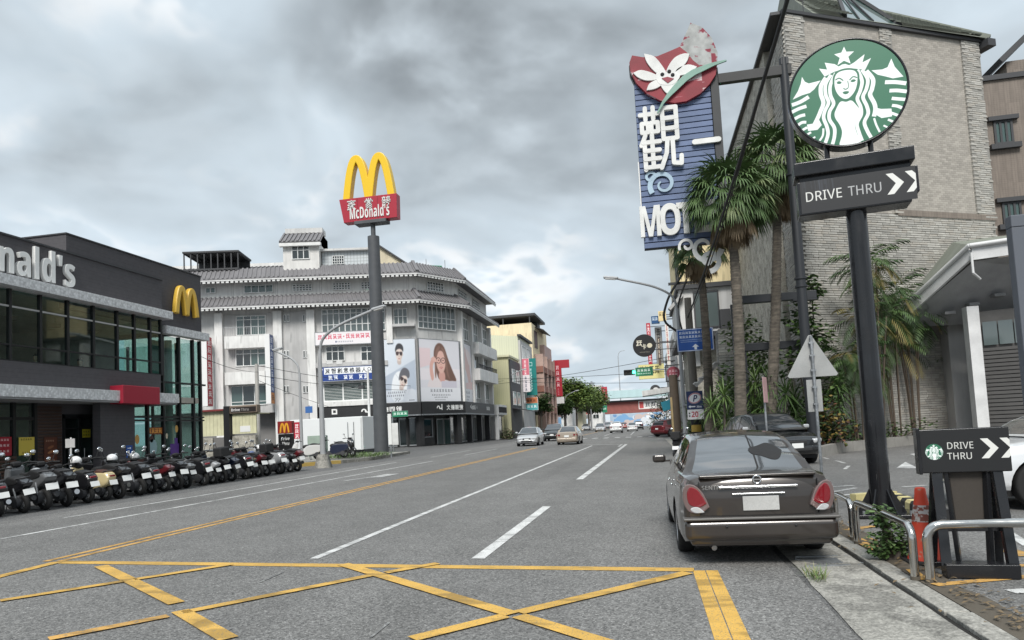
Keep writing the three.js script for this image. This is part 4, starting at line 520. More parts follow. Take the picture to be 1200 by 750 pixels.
    x.strokeStyle = '#55575f'; hanLine(x, 8, 150, 512, 34, 12, 0.09, 105); hanLine(x, 11, 170, 566, 18, 10, 0.1, 125); hanLine(x, 9, 210, 592, 16, 8, 0.1, 145); hanLine(x, 10, 220, 620, 11, 6, 0.1, 165);
  }, 0.55));
  board('billboard', 'narrow billboard print with a blurred pink hand, side of the eyewear shop', 'billboard', FC, 0.12, 4.3, 4.55, 10.55, 0.15, 0.12, printMat(256, 512, (x, w, h) => { x.fillStyle = '#e3e0e4'; x.fillRect(0, 0, w, h); curveFill(x, '#dfc0bb', [[20, 40], [110, 20], [200, 160], [230, 360], [180, 400], [130, 260], [60, 200]]); curveFill(x, '#efe2e0', [[90, 30], [240, 60], [250, 220], [180, 180]]); fillPts(x, '#e9cfcd', [[0, 360], [256, 330], [256, 400], [0, 410]]); x.fillStyle = '#e6e7ea'; x.fillRect(0, 400, 256, 112); x.strokeStyle = '#70737c'; hanLine(x, 4, 60, 420, 24, 8, 0.1, 7); hanLine(x, 5, 50, 460, 18, 8, 0.1, 27); hanLine(x, 5, 60, 488, 14, 6, 0.1, 47); }, 0.55));
  const rr = (a, b, c, d) => FA.rect(a, b, c, d);
  let r = rr(371, 389.5, 445, 404); board('shop_banner', 'long white banner with pink characters below the gridded apartment windows', 'banner', FA, r.x0, r.x1, r.y0, r.y1, 0.5, 0.1, printMat(768, 128, (x, w, h) => { x.fillStyle = '#e6e2e4'; x.fillRect(0, 0, w, h); x.strokeStyle = '#d0566c'; hanLine(x, 5, 30, 20, 50, 10, 0.13, 3); x.fillStyle = '#d0566c'; x.beginPath(); x.arc(344, 48, 8, 0, 7); x.fill(); hanLine(x, 6, 368, 20, 50, 10, 0.13, 13); x.fillStyle = '#3b4a78'; x.fillRect(240, 92, 16, 18); x.strokeStyle = '#6a6f80'; hanLine(x, 9, 264, 94, 16, 6, 0.1, 43); }));
  r = rr(375, 430, 440, 446.5); board('shop_sign', 'blue and white shop sign with large characters over the shuttered windows', 'sign', FA, r.x0, r.x1, r.y0, r.y1, 0.5, 0.15, printMat(768, 192, (x, w, h) => { x.fillStyle = '#1f3f86'; x.fillRect(0, 0, w, h); x.fillStyle = '#eceef0'; x.fillRect(74, 8, 680, 92); x.fillStyle = '#fff'; x.font = 'bold 84px sans-serif'; x.fillText('f', 24, 84); x.strokeStyle = '#1e222c'; ['', 'zhi', 'chuang', 'yi', 'ji', 'qi', 'ren'].forEach((k, i) => han(x, k, 92 + i * 84, 20, 66, 0.12, 9 + i)); x.lineWidth = 7; x.beginPath(); x.arc(700, 46, 20, 0, 7); x.stroke(); x.beginPath(); x.moveTo(714, 60); x.lineTo(734, 82); x.stroke(); x.strokeStyle = '#eef1f6'; hanLine(x, 2, 130, 114, 60, 12, 0.13, 71); hanLine(x, 2, 340, 114, 60, 12, 0.13, 81); hanLine(x, 2, 550, 114, 60, 12, 0.13, 91); }));
  // vertical projecting signs: a thin box standing out from the wall
  const blade = (label, F, x, y0, y1, out, wid, m, edge) => { const o = thing('blade_sign', label, 'sign', [F.x0, 0, F.z0], F.th, 'vertical signs standing out from the grey block'); mesh('case', bb(x - 0.22, x + 0.22, y0, y1, out, out + wid), edge, o); for (const s of [1]) mesh('print', sheet(wid - 0.06, y1 - y0 - 0.06).rotateY(s * Math.PI / 2).translate(x + s * 0.226, (y0 + y1) / 2, out + wid / 2), m, o, true); const g = []; for (const y of [mix(y0, y1, 0.12), mix(y0, y1, 0.5), mix(y0, y1, 0.88)]) g.push(bar([x, y, 0.1], [x, y, out], 0.03), bar([x, y + 0.35, 0.1], [x, y + 0.02, out], 0.025)); mesh('bracket', g, MT.darkGrey, o); };
  let q = rr(245, 397, 254, 477); blade('red vertical sign with white characters between restaurant and grey block', FA, (q.x0 + q.x1) / 2, q.y0, q.y1, 0.75, 1.3, printMat(64, 512, (x, w, h) => { x.fillStyle = '#b02436'; x.fillRect(0, 0, w, h); x.strokeStyle = '#f0e6e6'; hanLine(x, 9, 12, 24, 40, 14, 0.13, 3, true); }), MT.white);
  q = rr(316, 394, 324, 474); blade('blue and white vertical sign with an orange foot on the grey block', FA, (q.x0 + q.x1) / 2, q.y0, q.y1, 0.5, 1.2, printMat(64, 512, (x, w, h) => { x.fillStyle = '#2c4a86'; x.fillRect(0, 0, w, h); x.fillStyle = '#c07a3a'; x.fillRect(0, 430, w, 82); x.strokeStyle = '#cfd6e4'; hanLine(x, 8, 12, 20, 40, 11, 0.12, 13, true); x.strokeStyle = '#4d2a14'; hanLine(x, 1, 12, 446, 40, 0, 0.12, 33, true); }), MT.white);
}

// ------------------------------------------------------------------ the row of buildings beyond the grey block
const ribTex = (n, k = 0.82) => pixTex(128, grey((u) => { const f = (u * n) % 1; return f < 0.12 ? k : f > 0.85 ? 1 : 0.93; }), 2);
const mMetalYellow = mat(0.66, 0.63, 0.40, 0.6, { map: ribTex(8) }), mMetalPale = mat(0.64, 0.65, 0.50, 0.6, { map: ribTex(6) }), mCream = wallMat(0.66, 0.56, 0.38), mCreamPale = wallMat(0.56, 0.52, 0.38);
const rowX = -17.3;
function block(name, label, x0, x1, y1, z0, z1, m, extra) { const b = thing(name, label, 'building', [(x0 + x1) / 2, 0.35, (z0 + z1) / 2]); const P = (n, g, mm, p) => pm(b, n, [g].flat(9), mm, p); P('wall', bb(x0, x1, 0.2, y1, z1, z0), m); extra(P, b, face(x0, z0, 90), face(x1, z0, 0)); return b; }
const stackWins = (b, F, xs, ys, w, h, o) => { for (const y of ys) for (const x of xs) win(b, F, { x0: x, x1: x + w, y0: y, y1: y + h }, o?.nx ?? 2, 1, { gm: mWinDark, fw: 0.09, ...o }); };
block('small_shop', 'low white shop with lettered fascia beside the grey block', -24, -17.9, 3.6, -83.5, -88, MT.whitePaint, (P, b, F, S) => { P('fascia', [bb(-24, -17.6, 3.3, 4.5, -82.9, -82.6), bb(-17.9, -17.4, 3.3, 4.5, -88, -82.9)], MT.whitePaint); for (let i = 0; i < 9; i++) P('fascia_letter', bb(-17.399, -17.35, 3.55, 4.25, -87.7 + i * 0.54, -87.35 + i * 0.54), MT.blackMatte); for (let i = 0; i < 4; i++) P('fascia_letter', bb(-20.6 + i * 0.75, -20.15 + i * 0.75, 3.55, 4.25, -82.6, -82.55), MT.blackMatte); P('shutter', bb(-17.88, -17.8, 0.4, 3.1, -87.6, -84), mWinDark); P('pillar', bb(-17.9, -17.5, 0.3, 3.3, -83.3, -82.9), MT.white); P('shop_shutter', bb(-23.5, -18.1, 0.4, 3.1, -83.49, -83.3), mWallGrey); });
block('metal_building', 'tall shed clad in ribbed yellow metal sheets', -30, -17.2, 10.9, -89.5, -97, mMetalYellow, (P, b, F, S) => { P('roof_edge', [bb(-30, -17.0, 10.9, 11.15, -97, -89.2)], mat(0.62, 0.60, 0.42, 0.6)); P('lower_roof', [beam([-30, 5.0, -87.6], [-17.8, 4.6, -87.6], 4, 0.1)], mat(0.60, 0.58, 0.40, 0.6)); P('street_front', bb(-17.199, -17.0, 0.3, 10.6, -97, -89.8), MT.darkGrey); stackWins(b, S, [1, 4.2], [4.6, 7.6], 2.2, 1.8, { z: 0.22 }); P('awning', beam([-17.0, 4.2, -93], [-14.6, 3.7, -93], 6.5, 0.08), MT.darkGrey); });
block('metal_building', 'pale green sheet-metal building with a small barred window', -30, -17.2, 14.6, -97.5, -108, mMetalPale, (P, b, F, S) => { win(b, F, { x0: 6.0, x1: 8.2, y0: 11.5, y1: 12.7 }, 4, 2, { fw: 0.06 }); P('gable', poly([[0, 0], [12.8, 0], [0, 1.6]], 10).translate(-30, 14.6, -108), mMetalPale); P('street_front', bb(-17.199, -16.9, 0.3, 14.0, -108, -97.6), mWallGrey); P('gutter_edge', beam([-17.0, 14.7, -97.4], [-17.0, 14.7, -108], 0.5, 0.3), MT.darkGrey); stackWins(b, S, [1, 5], [5, 8.2, 11.4], 3, 2, { z: 0.32, nx: 3 }); P('trim', bb(-30, -17.2, 10.4, 10.55, -97.4, -97.3), mCreamPale); });
block('tower_block', 'cream tower block with dark roof shelter and red-framed street windows', -32, -17.2, 18.4, -111, -128, mCream, (P, b, F, S) => {
  P('roof_shelter', [bb(-31, -16.6, 19.6, 20.0, -123, -111.2), ...[-30, -26, -22, -17.6].map((x) => bb(x, x + 0.15, 18.4, 19.6, -111.5, -111.35)), bb(-31, -17.4, 18.4, 19.4, -122, -119)], MT.darkGrey);
  win(b, S, { x0: 2, x1: 5, y0: 14.6, y1: 17.4 }, 2, 1, { gm: mat(0.10, 0.03, 0.025, 0.5), fm: MT.darkGrey, z: 0.04 }); P('roof_eave', beam([-17.2, 18.2, -119], [-15.8, 17.6, -119], 9, 0.12), MT.darkGrey);
  for (const y of [3.8, 7.2, 10.4]) { P('balcony', bb(-17.19, -15.9, y, y + 1.0, -128, -112.5), mottled(0.26, 0.12, 0.09, 0.8)); P('balcony_opening', bb(-17.19, -17.15, y + 1.05, y + 3.0, -128, -112.5), mWinDark); }
  for (const z of [-113, -118, -123, -127.6]) P('pier', bb(-17.18, -15.85, 0.3, 13.4, z - 0.25, z + 0.25), mottled(0.42, 0.30, 0.26, 0.8)); P('upper_wall', bb(-17.19, -16.4, 13.4, 15.6, -128, -119), mottled(0.50, 0.36, 0.33, 0.8)); });
block('row_house', 'pink-grey tiled row house beside the red corner sign', -30, -17.0, 12.5, -130, -142, mottled(0.46, 0.40, 0.38, 0.8), (P, b, F, S) => { stackWins(b, S, [1, 5, 9], [4.6, 7.6, 10.2], 2.6, 1.6, { z: 0.04, nx: 3 }); P('arcade', bb(-16.99, -16.9, 0.3, 3.5, -142, -130.5), mWinDark); P('parapet', bb(-30, -16.8, 12.5, 13.1, -142, -129.8), mWallPale); });
for (const [i, [x0, x1, y, z, l]] of [[-34, -16.5, 11, -160, 'grey concrete house rising behind the roadside trees'], [-33, -15.8, 8.5, -178, 'low pale house with a flat roof behind the roadside trees'], [-15.3, -12.2, 12.2, -205, 'narrow white house with stacked signs before the overpass']].entries()) block('far_house', l, x0, x1, y, z, z - 12, [mWallPale, mCreamPale, mWallPale][i], (P, b, F, S) => { stackWins(b, F, [x1 - x0 - 5.5, x1 - x0 - 2.9], [3, 6].filter((k) => k < y - 2), 1.8, 1.3); P('parapet', bb(x0, x1 + 0.2, y, y + 0.5, z - 12, z + 0.2), mWallMid); P('roof_tank', [cyl(0.8, 0.8, 1.6, x1 - 3, y, z - 4, 14), cyl(0.3, 0.3, 0.4, x1 - 3, y + 1.6, z - 4, 10)], MT.steel); });
// projecting shop signs along the left row
function bladeZ(label, x0, x1, y0, y1, z, col, draw, w = 128, h = 384, brX = rowX) {   // faces the traffic
  const o = thing('blade_sign', label, 'sign', [(x0 + x1) / 2, 0, z]), c = (x0 + x1) / 2; mesh('case', bb(x0 - c, x1 - c, y0, y1, -0.15, 0.15), col, o); mesh('print', sheet(x1 - x0 - 0.06, y1 - y0 - 0.06, 0, (y0 + y1) / 2, 0.158), printMat(w, h, draw), o, true);
  mesh('bracket', [y0 + 0.4, y1 - 0.4].map((y) => { const e = brX < x0 ? x0 - c : x1 - c; return bar([brX - c, y, 0], [e, y, 0], 0.04); }), MT.darkGrey, o); return o;
}
bladeZ('teal vertical shop sign with pale lettering in front of the pale metal building', -16.9, -15.3, 6.2, 11.6, -101, mat(0.02, 0.20, 0.19, 0.5), (x, w, h) => { x.fillStyle = '#177a76'; x.fillRect(0, 0, w, h); x.strokeStyle = '#cfe9e6'; x.lineWidth = 5; x.strokeRect(44, 40, 40, 36); hanLine(x, 2, 50, 100, 28, 8, 0.1, 9, true); x.lineWidth = 9; x.beginPath(); x.moveTo(64, 340); for (let i = 0; i < 12; i++) x.quadraticCurveTo(40 + (i % 2) * 44, 330 - i * 14, 64, 324 - i * 14); x.stroke(); });
bladeZ('pink and white vertical sign beside the teal sign', -17.0, -15.9, 6.6, 11.4, -98.5, MT.white, (x, w, h) => { x.fillStyle = '#e2dadd'; x.fillRect(0, 0, w, h); x.fillStyle = '#cf6f7f'; x.fillRect(0, 0, w, 190); x.strokeStyle = '#f4e9ea'; hanLine(x, 4, 44, 16, 36, 8, 0.12, 3, true); x.strokeStyle = '#4a5468'; hanLine(x, 4, 44, 206, 36, 8, 0.12, 23, true); }, 128, 384);
bladeZ('small orange and teal sign panel below the teal sign', -17.0, -15.2, 4.0, 5.9, -100.4, MT.white, (x, w, h) => { x.fillStyle = '#c0724a'; x.fillRect(0, 0, w, 60); x.fillStyle = '#4fa3a6'; x.fillRect(0, 60, w, 68); x.strokeStyle = '#eef5f4'; hanLine(x, 3, 14, 76, 28, 8, 0.12, 13); x.strokeStyle = '#3a1f12'; hanLine(x, 3, 14, 18, 26, 8, 0.12, 33); }, 128, 128);
{ // red corner-shaped sign
  const o = thing('blade_sign', 'red hook-shaped vertical sign with faded white characters', 'sign', [-15.2, 0, -128]); mesh('case', [bb(-0.9, 0.5, 6.9, 13.6, -0.2, 0.2), bb(0.5, 2.0, 12.1, 13.6, -0.19, 0.19)], mat(0.34, 0.015, 0.03, 0.5), o);
  mesh('print', sheet(1.2, 6.4, -0.2, 10.2, 0.21), printMat(128, 512, (x, w, h) => { x.fillStyle = '#a5202f'; x.fillRect(0, 0, w, h); x.strokeStyle = '#e6b9bd'; hanLine(x, 4, 34, 60, 60, 24, 0.14, 3, true); x.strokeStyle = '#c77f87'; hanLine(x, 3, 44, 400, 30, 6, 0.12, 13, true); }), o, true); mesh('bracket', [7.4, 12.8].map((y) => bar([-1.8, y, 0], [-0.9, y, 0], 0.05)), MT.darkGrey, o); mesh('notice', bb(-0.8, 0.7, 5.6, 6.8, -0.1, 0.1), MT.whitePaint, o);
}
bladeZ('red sign board on the narrow white house before the overpass', -12.1, -10.4, 8.0, 12.0, -203, mat(0.40, 0.03, 0.05, 0.5), (x, w, h) => { x.fillStyle = '#b03a48'; x.fillRect(0, 0, w, h); x.strokeStyle = '#e0b0b4'; hanLine(x, 3, 44, 40, 44, 20, 0.13, 3, true); }, 128, 256, -12.3);
bladeZ('green sign hanging low on the narrow white house', -12.1, -10.7, 4.6, 6.6, -202, mat(0.03, 0.22, 0.16, 0.5), (x, w, h) => { x.fillStyle = '#1f7a5a'; x.fillRect(0, 0, w, h); x.strokeStyle = '#d8ece2'; hanLine(x, 2, 30, 40, 34, 10, 0.13, 3); }, 128, 128, -12.3);
// overpass closing the view
{
  const o = thing('overpass', 'red-walled overpass with a pale teal roof crossing the far end of the road', 'overpass', [0, 0, -230]); const r = -0.0;
  mesh('wall', bb(-60, 60, 4.4, 8.0, -4, 4), mottled(0.30, 0.10, 0.085, 0.8), o); mesh('deck', bb(-60, 60, 8.0, 8.5, -5, 5), MT.darkGrey, o); mesh('roof', beam([0, 9.2, 6.2], [0, 12.0, -5], 120, 0.3), mottled(0.34, 0.45, 0.45, 0.6), o);
  for (const x of [-30, -17, 16, 30]) mesh('pier', bb(x - 1, x + 1, -0.1, 4.4, -2, 2), mWallMid, o); mesh('banner', sheet(11, 2.6, 3.5, 6.7, 4.02), printMat(256, 64, (x, w, h) => { x.fillStyle = '#e4e2de'; x.fillRect(0, 0, w, h); x.fillStyle = '#c05050'; x.fillRect(6, 6, 30, 52); x.strokeStyle = '#4a4a50'; hanLine(x, 5, 50, 12, 34, 6, 0.12, 3); }), o, true);
}
{ const o = thing('mural_wall', 'wall with a pale blue painted mural below the overpass', 'wall', [-2, 0, -222]); mesh('wall', bb(-9, 16, -0.1, 4.2, -0.3, 0.3), mottled(0.5, 0.55, 0.6, 0.8), o); mesh('mural', sheet(25, 4.1, 3.5, 2.05, 0.31), printMat(256, 64, (x, w, h) => { const r = rng(4); x.fillStyle = '#a9bccd'; x.fillRect(0, 0, w, h); for (let i = 0; i < 60; i++) ell(x, r() * w, r() * h, 6 + r() * 22, 4 + r() * 12, ['#6f94c0', '#e6ebf0', '#c9b9b4', '#7aa6cf', '#d8dde2'][i % 5], r() * 3); }), o, true); }
for (const [i, [x0, x1, y, z]] of [[7, 20, 9, -180], [6, 16, 7, -205], [-60, -36, 13, -150], [24, 50, 11, -190]].entries()) block('far_house', ['plain grey house beyond the cross street on the hedge side', 'low grey house just before the overpass on the hedge side', 'wide pale house far behind the metal sheds', 'long grey house far behind the brick building'][i], x0, x1, y, z, z - 12, [mWallGrey, mWallMid, mWallPale, mWallMid][i], (P, b, F) => { stackWins(b, F, [2, 6], [2.5, 5.5].filter((k) => k < y - 2), 2, 1.4); P('parapet', bb(x0 - 0.2, x1 + 0.2, y, y + 0.5, z - 12, z + 0.2), mWallPale); });

// ------------------------------------------------------------------ brick building behind the cafe's lot
const K = [7.0, -31.5], FK = face(K[0], K[1], 62), FL = face(K[0], K[1], 0);
const tTile = pixTex(512, (u, v) => { const row = Math.floor(v * 32), cu = (u * 14 + (row % 2) * 0.5), cf = cu % 1, rf = (v * 32) % 1, h = hash(Math.floor(cu) % 14, row, 3); let k = 0.70 + 0.10 * (h - 0.5) + 0.05 * (fbm(u * 6, v * 6, 4, 6, 9) - 0.5); if (cf < 0.08 || rf < 0.18) k -= 0.09; return [k, k * 0.965, k * 0.915]; }, 3.2);
const tTileDark = pixTex(256, (u, v) => { const cf = (u * 16) % 1, rf = (v * 20) % 1; let k = 0.56 + 0.1 * (fbm(u * 20, v * 2, 4, 0, 5) - 0.5) + 0.05 * (fbm(u * 8, v * 8, 3, 8, 15) - 0.5); if (cf < 0.1) k -= 0.06; if (rf < 0.12) k -= 0.04; return [k, k * 0.93, k * 0.87]; }, 2.4);
const mTileWall = mat(0.80, 0.80, 0.80, 0.8, { map: tTile }), mTileDark = mat(0.74, 0.73, 0.72, 0.85, { map: tTileDark });
const mBrick = [0, 1, 2, 3, 4].map((i) => mottled(...[[0.42, 0.405, 0.375], [0.38, 0.365, 0.335], [0.46, 0.445, 0.41], [0.34, 0.33, 0.305], [0.41, 0.385, 0.345]][i], 0.9)), mMortar = mottled(0.27, 0.26, 0.24, 0.95);
const mDarkSteel = mat(0.020, 0.022, 0.026, 0.45), mRoofGreen = mottled(0.20, 0.215, 0.18, 0.8), mStone = mat(0.92, 0.90, 0.86, 0.95, { map: tConc, bumpMap: tConc, bumpScale: 0.02 });
{
  const b = thing('brick_building', 'tall brick building with tiled roof behind the lot, rough stone on its lower half', 'building', [12, 0.05, -36]);
  const P = (n, g, m, p) => pm(b, n, [g].flat(9), m, p), E = 11.35, H = 19.2;
  const e1 = [K[0] + E * Math.sin(62 * Math.PI / 180), K[1] - E * Math.cos(62 * Math.PI / 180)];
  P('wall', poly([[K[0], -K[1]], [e1[0], -e1[1]], [e1[0] + 2, 60], [K[0], 51]].map(([x, y]) => [x, y]), H - 10.45).rotateX(-Math.PI / 2).translate(0, 10.45, 0), mTileWall);
  P('wall', poly([[K[0] + 0.05, -K[1] + 0.02], [e1[0], -e1[1] + 0.03], [e1[0] + 2, 60], [K[0] + 0.05, 51]], 10.44).rotateX(-Math.PI / 2), mMortar);
  // stone courses: individual stones where they show largest, the rest as one mass
  const r = rng(77), geos = [0, 1, 2, 3].map((i) => { const g = plain(rbx([0.40, 0.34, 0.26, 0.46][i], 0.088, 0.14, 0, 0, 0, 0.012, 1)); return uvMetres(g); }); geos.forEach((g) => { g.userData.uvDone = true; });
  const spots = []; const addBand = (x0, x1, y0, y1, z, F) => { for (let y = y0, row = 0; y < y1; y += 0.104, row++) for (let x = x0 - (row % 2) * 0.2; x < x1;) { const k = Math.floor(r() * 4), L = [0.40, 0.34, 0.26, 0.46][k]; if (x >= x0 - 0.02 && x + L <= x1 + 0.06) spots.push([F, x + L / 2, y + 0.05, z + (r() - 0.5) * 0.022, k, Math.floor(r() * 5)]); x += L + 0.014; } };
  addBand(0, E, 0.1, 10.35, 0, FK); P('pilaster_core', [[0.01, 1.04], [5.26, 5.94], [10.21, E - 0.01]].map(([a, c]) => FK.put(bb(a, c, 10.46, H - 0.01, -0.1, 0.075))), mMortar); addBand(0, 1.05, 10.45, H - 0.1, 0.03, FK); addBand(5.25, 5.95, 10.45, H - 0.1, 0.03, FK); addBand(10.2, E, 10.45, H - 0.1, 0.03, FK); addBand(0, 3.2, 0.4, H - 0.2, 0, FL);
  const q = new THREE.Quaternion(), up = V3(0, 1, 0), rest = geos.map(() => [[], [], [], [], []]); let parts = 0;
  for (const [F, x, y, z, k, m] of spots) {
    const v = V3(x, y, z).applyAxisAngle(up, F.th).add(V3(F.x0, 0, F.z0)).sub(b.position);
    if (F === FK && parts < 300 && x > 1.1 && x < 5.6 && y > 7.3 && y < 10.4) { const s = new THREE.Mesh(geos[k], mBrick[m]); s.name = 'stone'; s.position.copy(v); s.rotation.y = F.th; s.castShadow = s.receiveShadow = true; b.add(s); parts++; } else rest[k][m].push([v, F.th]);
  }
  const mass = []; rest.forEach((row, k) => row.forEach((l, m) => { for (const [v, th] of l) { const g = geos[k].clone(); g.rotateY(th).translate(v.x, v.y, v.z); (mass[m] ??= []).push(g); } })); mass.forEach((l, m) => { const o = mesh('stonework', l, mBrick[m], b); stuff(o); });
  P('string_course', FK.put(bb(5.4, E + 0.02, 10.35, 10.62, -0.05, 0.10)), mTileDark);
  P('coping', [FK.put(bb(-0.1, E + 0.2, H, H + 0.14, -0.5, 0.16)), FL.put(bb(0, 19.5, H + 0.003, H + 0.143, -0.5, 0.14))], MT.darkGrey);
  // side towards the road: rough stone with deep windows
  P('side_wall', FL.put(bb(3.2, 19.4, 0.3, H, -0.3, 0.03)), mStone);
  for (const [x, y0, y1] of [[4.6, 10.4, 13.0], [10.4, 10.5, 13.0], [4.6, 14.6, 17.0], [10.4, 14.6, 17.0]]) { win(b, FL, { x0: x, x1: x + 2.4, y0, y1 }, 2, 1, { fm: MT.darkGrey, z: 0.05, d: 0.12 }); P('window_sill', FL.put(bb(x - 0.15, x + 2.55, y0 - 0.25, y0, 0.03, 0.42)), MT.darkGrey); P('window_hood', FL.put(bb(x - 0.1, x, y0, y1, 0.03, 0.35)), MT.darkGrey); }
  // hipped roof of green-grey tiles with a glazed triangle
  const rp = (x, y, z) => { const v = V3(x, y, z).applyAxisAngle(up, FK.th); return [v.x + K[0], v.y, v.z + K[1]]; };
  const ap = rp(5.6, 25.2, -6.5), c0 = rp(1.6, H + 0.22, 0.05), c1 = rp(E + 0.35, H + 0.1, 0.35), c2 = [19.6, H + 0.1, -58], c3 = [8.3, H + 0.22, -50], ap2 = [11.5, 25.2, -46];
  const roof = P('roof', quads([c0, c1, c2, c3, ap, ap2], [[0, 1, 4], [1, 2, 5, 4], [2, 3, 5], [3, 0, 4, 5]]), mRoofGreen);
  const tg = []; for (let j = 0; j < 22; j++) for (let i = 0; i < 44; i++) { const t = (j + 0.5) / 22, x0 = mix(1.6, 5.6, t), x1 = mix(E + 0.35, 5.6, t), x = 1.6 + (i + 0.5 + (j % 2) * 0.5) * 0.228; if (x < x0 + 0.1 || x > x1 - 0.1) continue; const y = mix(H + 0.25, 25.2, t), z = mix(0.25, -6.5, t); const h = (y - H) / 3.6; if (Math.abs(x - 5.0) < 1.45 * (1 - h) + 0.05) continue; const g = plain(bx(0.2, 0.06, 0.34)); g.rotateX(0.62); g.translate(x, y + 0.06, z); tg.push(FK.put(g)); } stuff(P('roof_tiles', tg, mRoofGreen, roof));
  P('roof_gable_glass', quads([rp(3.5, H + 0.3, 0.0), rp(6.5, H + 0.3, 0.0), rp(5.0, H + 3.5, -2.2)], [[0, 1, 2]]), mWinGreen, roof); P('roof_gable_frame', [beam(rp(3.4, H + 0.28, 0.05), rp(5.0, H + 3.6, -2.15), 0.14, 0.14), beam(rp(6.6, H + 0.28, 0.05), rp(5.0, H + 3.6, -2.15), 0.14, 0.14), beam(rp(5.0, H + 0.3, 0.03), rp(5.0, H + 3.5, -2.1), 0.07, 0.07), beam(rp(4.2, H + 0.3, 0.03), rp(5.0, H + 3.5, -2.1), 0.05, 0.05)], MT.darkGrey, roof);
  P('roof_ridge', [beam(c1, ap, 0.3, 0.25)], mRoofGreen, roof); P('roof_eave', beam(rp(E + 0.3, H - 0.15, 0.5), rp(E + 0.3, H - 0.15, -6), 0.5, 0.35), MT.darkGrey);
  P('roof_antenna', [cyl(0.02, 0.02, 0.9, 8.1, H + 0.2, -32.4, 6), bx(0.3, 0.04, 0.04, 8.1, H + 1.0, -32.4)], MT.darkGrey);
}
{
  const b = thing('brick_wing', 'brown tiled wing with small windows set back behind the brick building', 'building', [26, 0.05, -48]); const P = (n, g, m, p) => pm(b, n, [g].flat(9), m, p), F = face(18.2, -45, 90);
  P('wall', bb(18.2, 40, 0.05, 20.7, -57, -45), mTileDark); P('coping', bb(18.1, 40, 20.7, 21.0, -57, -44.85), MT.darkGrey);
  for (const [a, c, d, e] of [[1163, 143, 1188, 168], [1173, 238, 1198, 262], [1210, 140, 1235, 166]]) { const A = onZ(a, c, -45), B = onZ(d, e, -45); win(b, F, { x0: A.x - 18.2, x1: B.x - 18.2, y0: B.y, y1: A.y }, 3, 1, { fm: MT.darkGrey, gm: mWinGreen, fw: 0.12 }); P('window_sill', bb(A.x - 0.3, B.x + 0.3, B.y - 0.3, B.y, -45, -44.7), MT.darkGrey); P('window_lintel', bb(A.x - 0.3, B.x + 0.3, A.y, A.y + 0.25, -45, -44.75), MT.darkGrey); }
  P('roof_room', bb(22.7, 34, 21, 22.2, -56, -46), mTileDark); P('roof_room_roof', beam([22.2, 22.1, -51], [25.5, 25.0, -51], 11, 0.3), MT.darkGrey);
}
{ // cream building with grey ground storeys, between the brick building and the road
  const b = thing('cream_building', 'cream building with grey lower storeys seen behind the fan palms', 'building', [6, 0.05, -52]); const P = (n, g, m, p) => pm(b, n, [g].flat(9), m, p), F = face(2.75, -48, 90);
  P('wall', bb(2.75, 12, 10.4, 16.0, -60, -48), wallMat(0.66, 0.55, 0.33)); P('wall', bb(2.7, 12, 7.3, 10.4, -60, -47.9), mWallMid); P('floor_edge', bb(2.5, 12.2, 10.3, 10.6, -60.2, -47.6), MT.darkGrey); P('floor_edge', bb(2.5, 6.6, 7.0, 7.32, -60.2, -47.4), MT.darkGrey); P('wall', bb(3.4, 12, 0.05, 7.0, -60, -49.5), mStone); P('downpipe', cyl(0.12, 0.12, 5.4, 2.66, 10.6, -47.85, 8), MT.darkGrey);
  win(b, F, { x0: 0.85, x1: 2.5, y0: 7.6, y1: 10.1 }, 1, 1, { gm: mWinPale, fw: 0.1, fm: MT.darkGrey, z: 0.12 }); P('cabinet', bb(5.2, 6.4, 7.35, 8.7, -47.9, -47.3), MT.darkGrey); P('coping', bb(2.6, 12.2, 16.0, 16.3, -60.2, -47.8), MT.darkGrey); P('ledge', beam([2.9, 9.9, -47.8], [2.0, 9.0, -47.8], 0.8, 0.2), mWallGrey);
  P('white_panel', bb(3.2, 3.9, 5.2, 6.8, -49.4, -49.3), MT.whitePaint);
}
{ // gate pillar of the brick building's yard, built of stones, and its sloping little roof
  const b = thing('gate_pillar', 'stone gate pillar behind the fan palm trunk', 'pillar', [4.1, 0.05, -33.4]); mesh('core', bb(-0.6, 0.6, 0, 5.6, -0.5, 0.5), mMortar, b); const r = rng(8);
  for (let y = 0.02, row = 0; y < 5.5; y += 0.125, row++) for (let i = 0; i < 3; i++) { const w = 0.44; const x0 = -0.66 + i * 0.44 - (row % 2) * 0.12, a = Math.max(-0.66, x0), c = Math.min(0.66, x0 + w - 0.014); if (c - a < 0.08) continue; const s = mesh('stone', rbb(a, c, y, y + 0.112, -0.56, 0.56 + (r() - 0.5) * 0.03, 0.012), mBrick[Math.floor(r() * 5)], b); }
  const c = thing('gate_roof', 'small sloping slatted roof beside the stone gate pillar', 'roof', [2.9, 0.05, -33.8]); mesh('rafter', [beam([-0.55, 3.1, 0.35], [0.75, 4.3, 0.35], 0.1, 0.16), beam([-0.55, 3.1, -0.6], [0.75, 4.3, -0.6], 0.1, 0.16)].slice(0, 1), mWallGrey, c); for (let i = 0; i < 6; i++) mesh('slat', beam([mix(-0.5, 0.7, i / 5), mix(3.25, 4.36, i / 5), 0.5], [mix(-0.5, 0.7, i / 5), mix(3.25, 4.36, i / 5), -0.8], 0.16, 0.05), mWallPale, c); mesh('post', [bb(0.55, 0.7, 0, 4.2, 0.2, 0.35)], mDarkSteel, c);
}
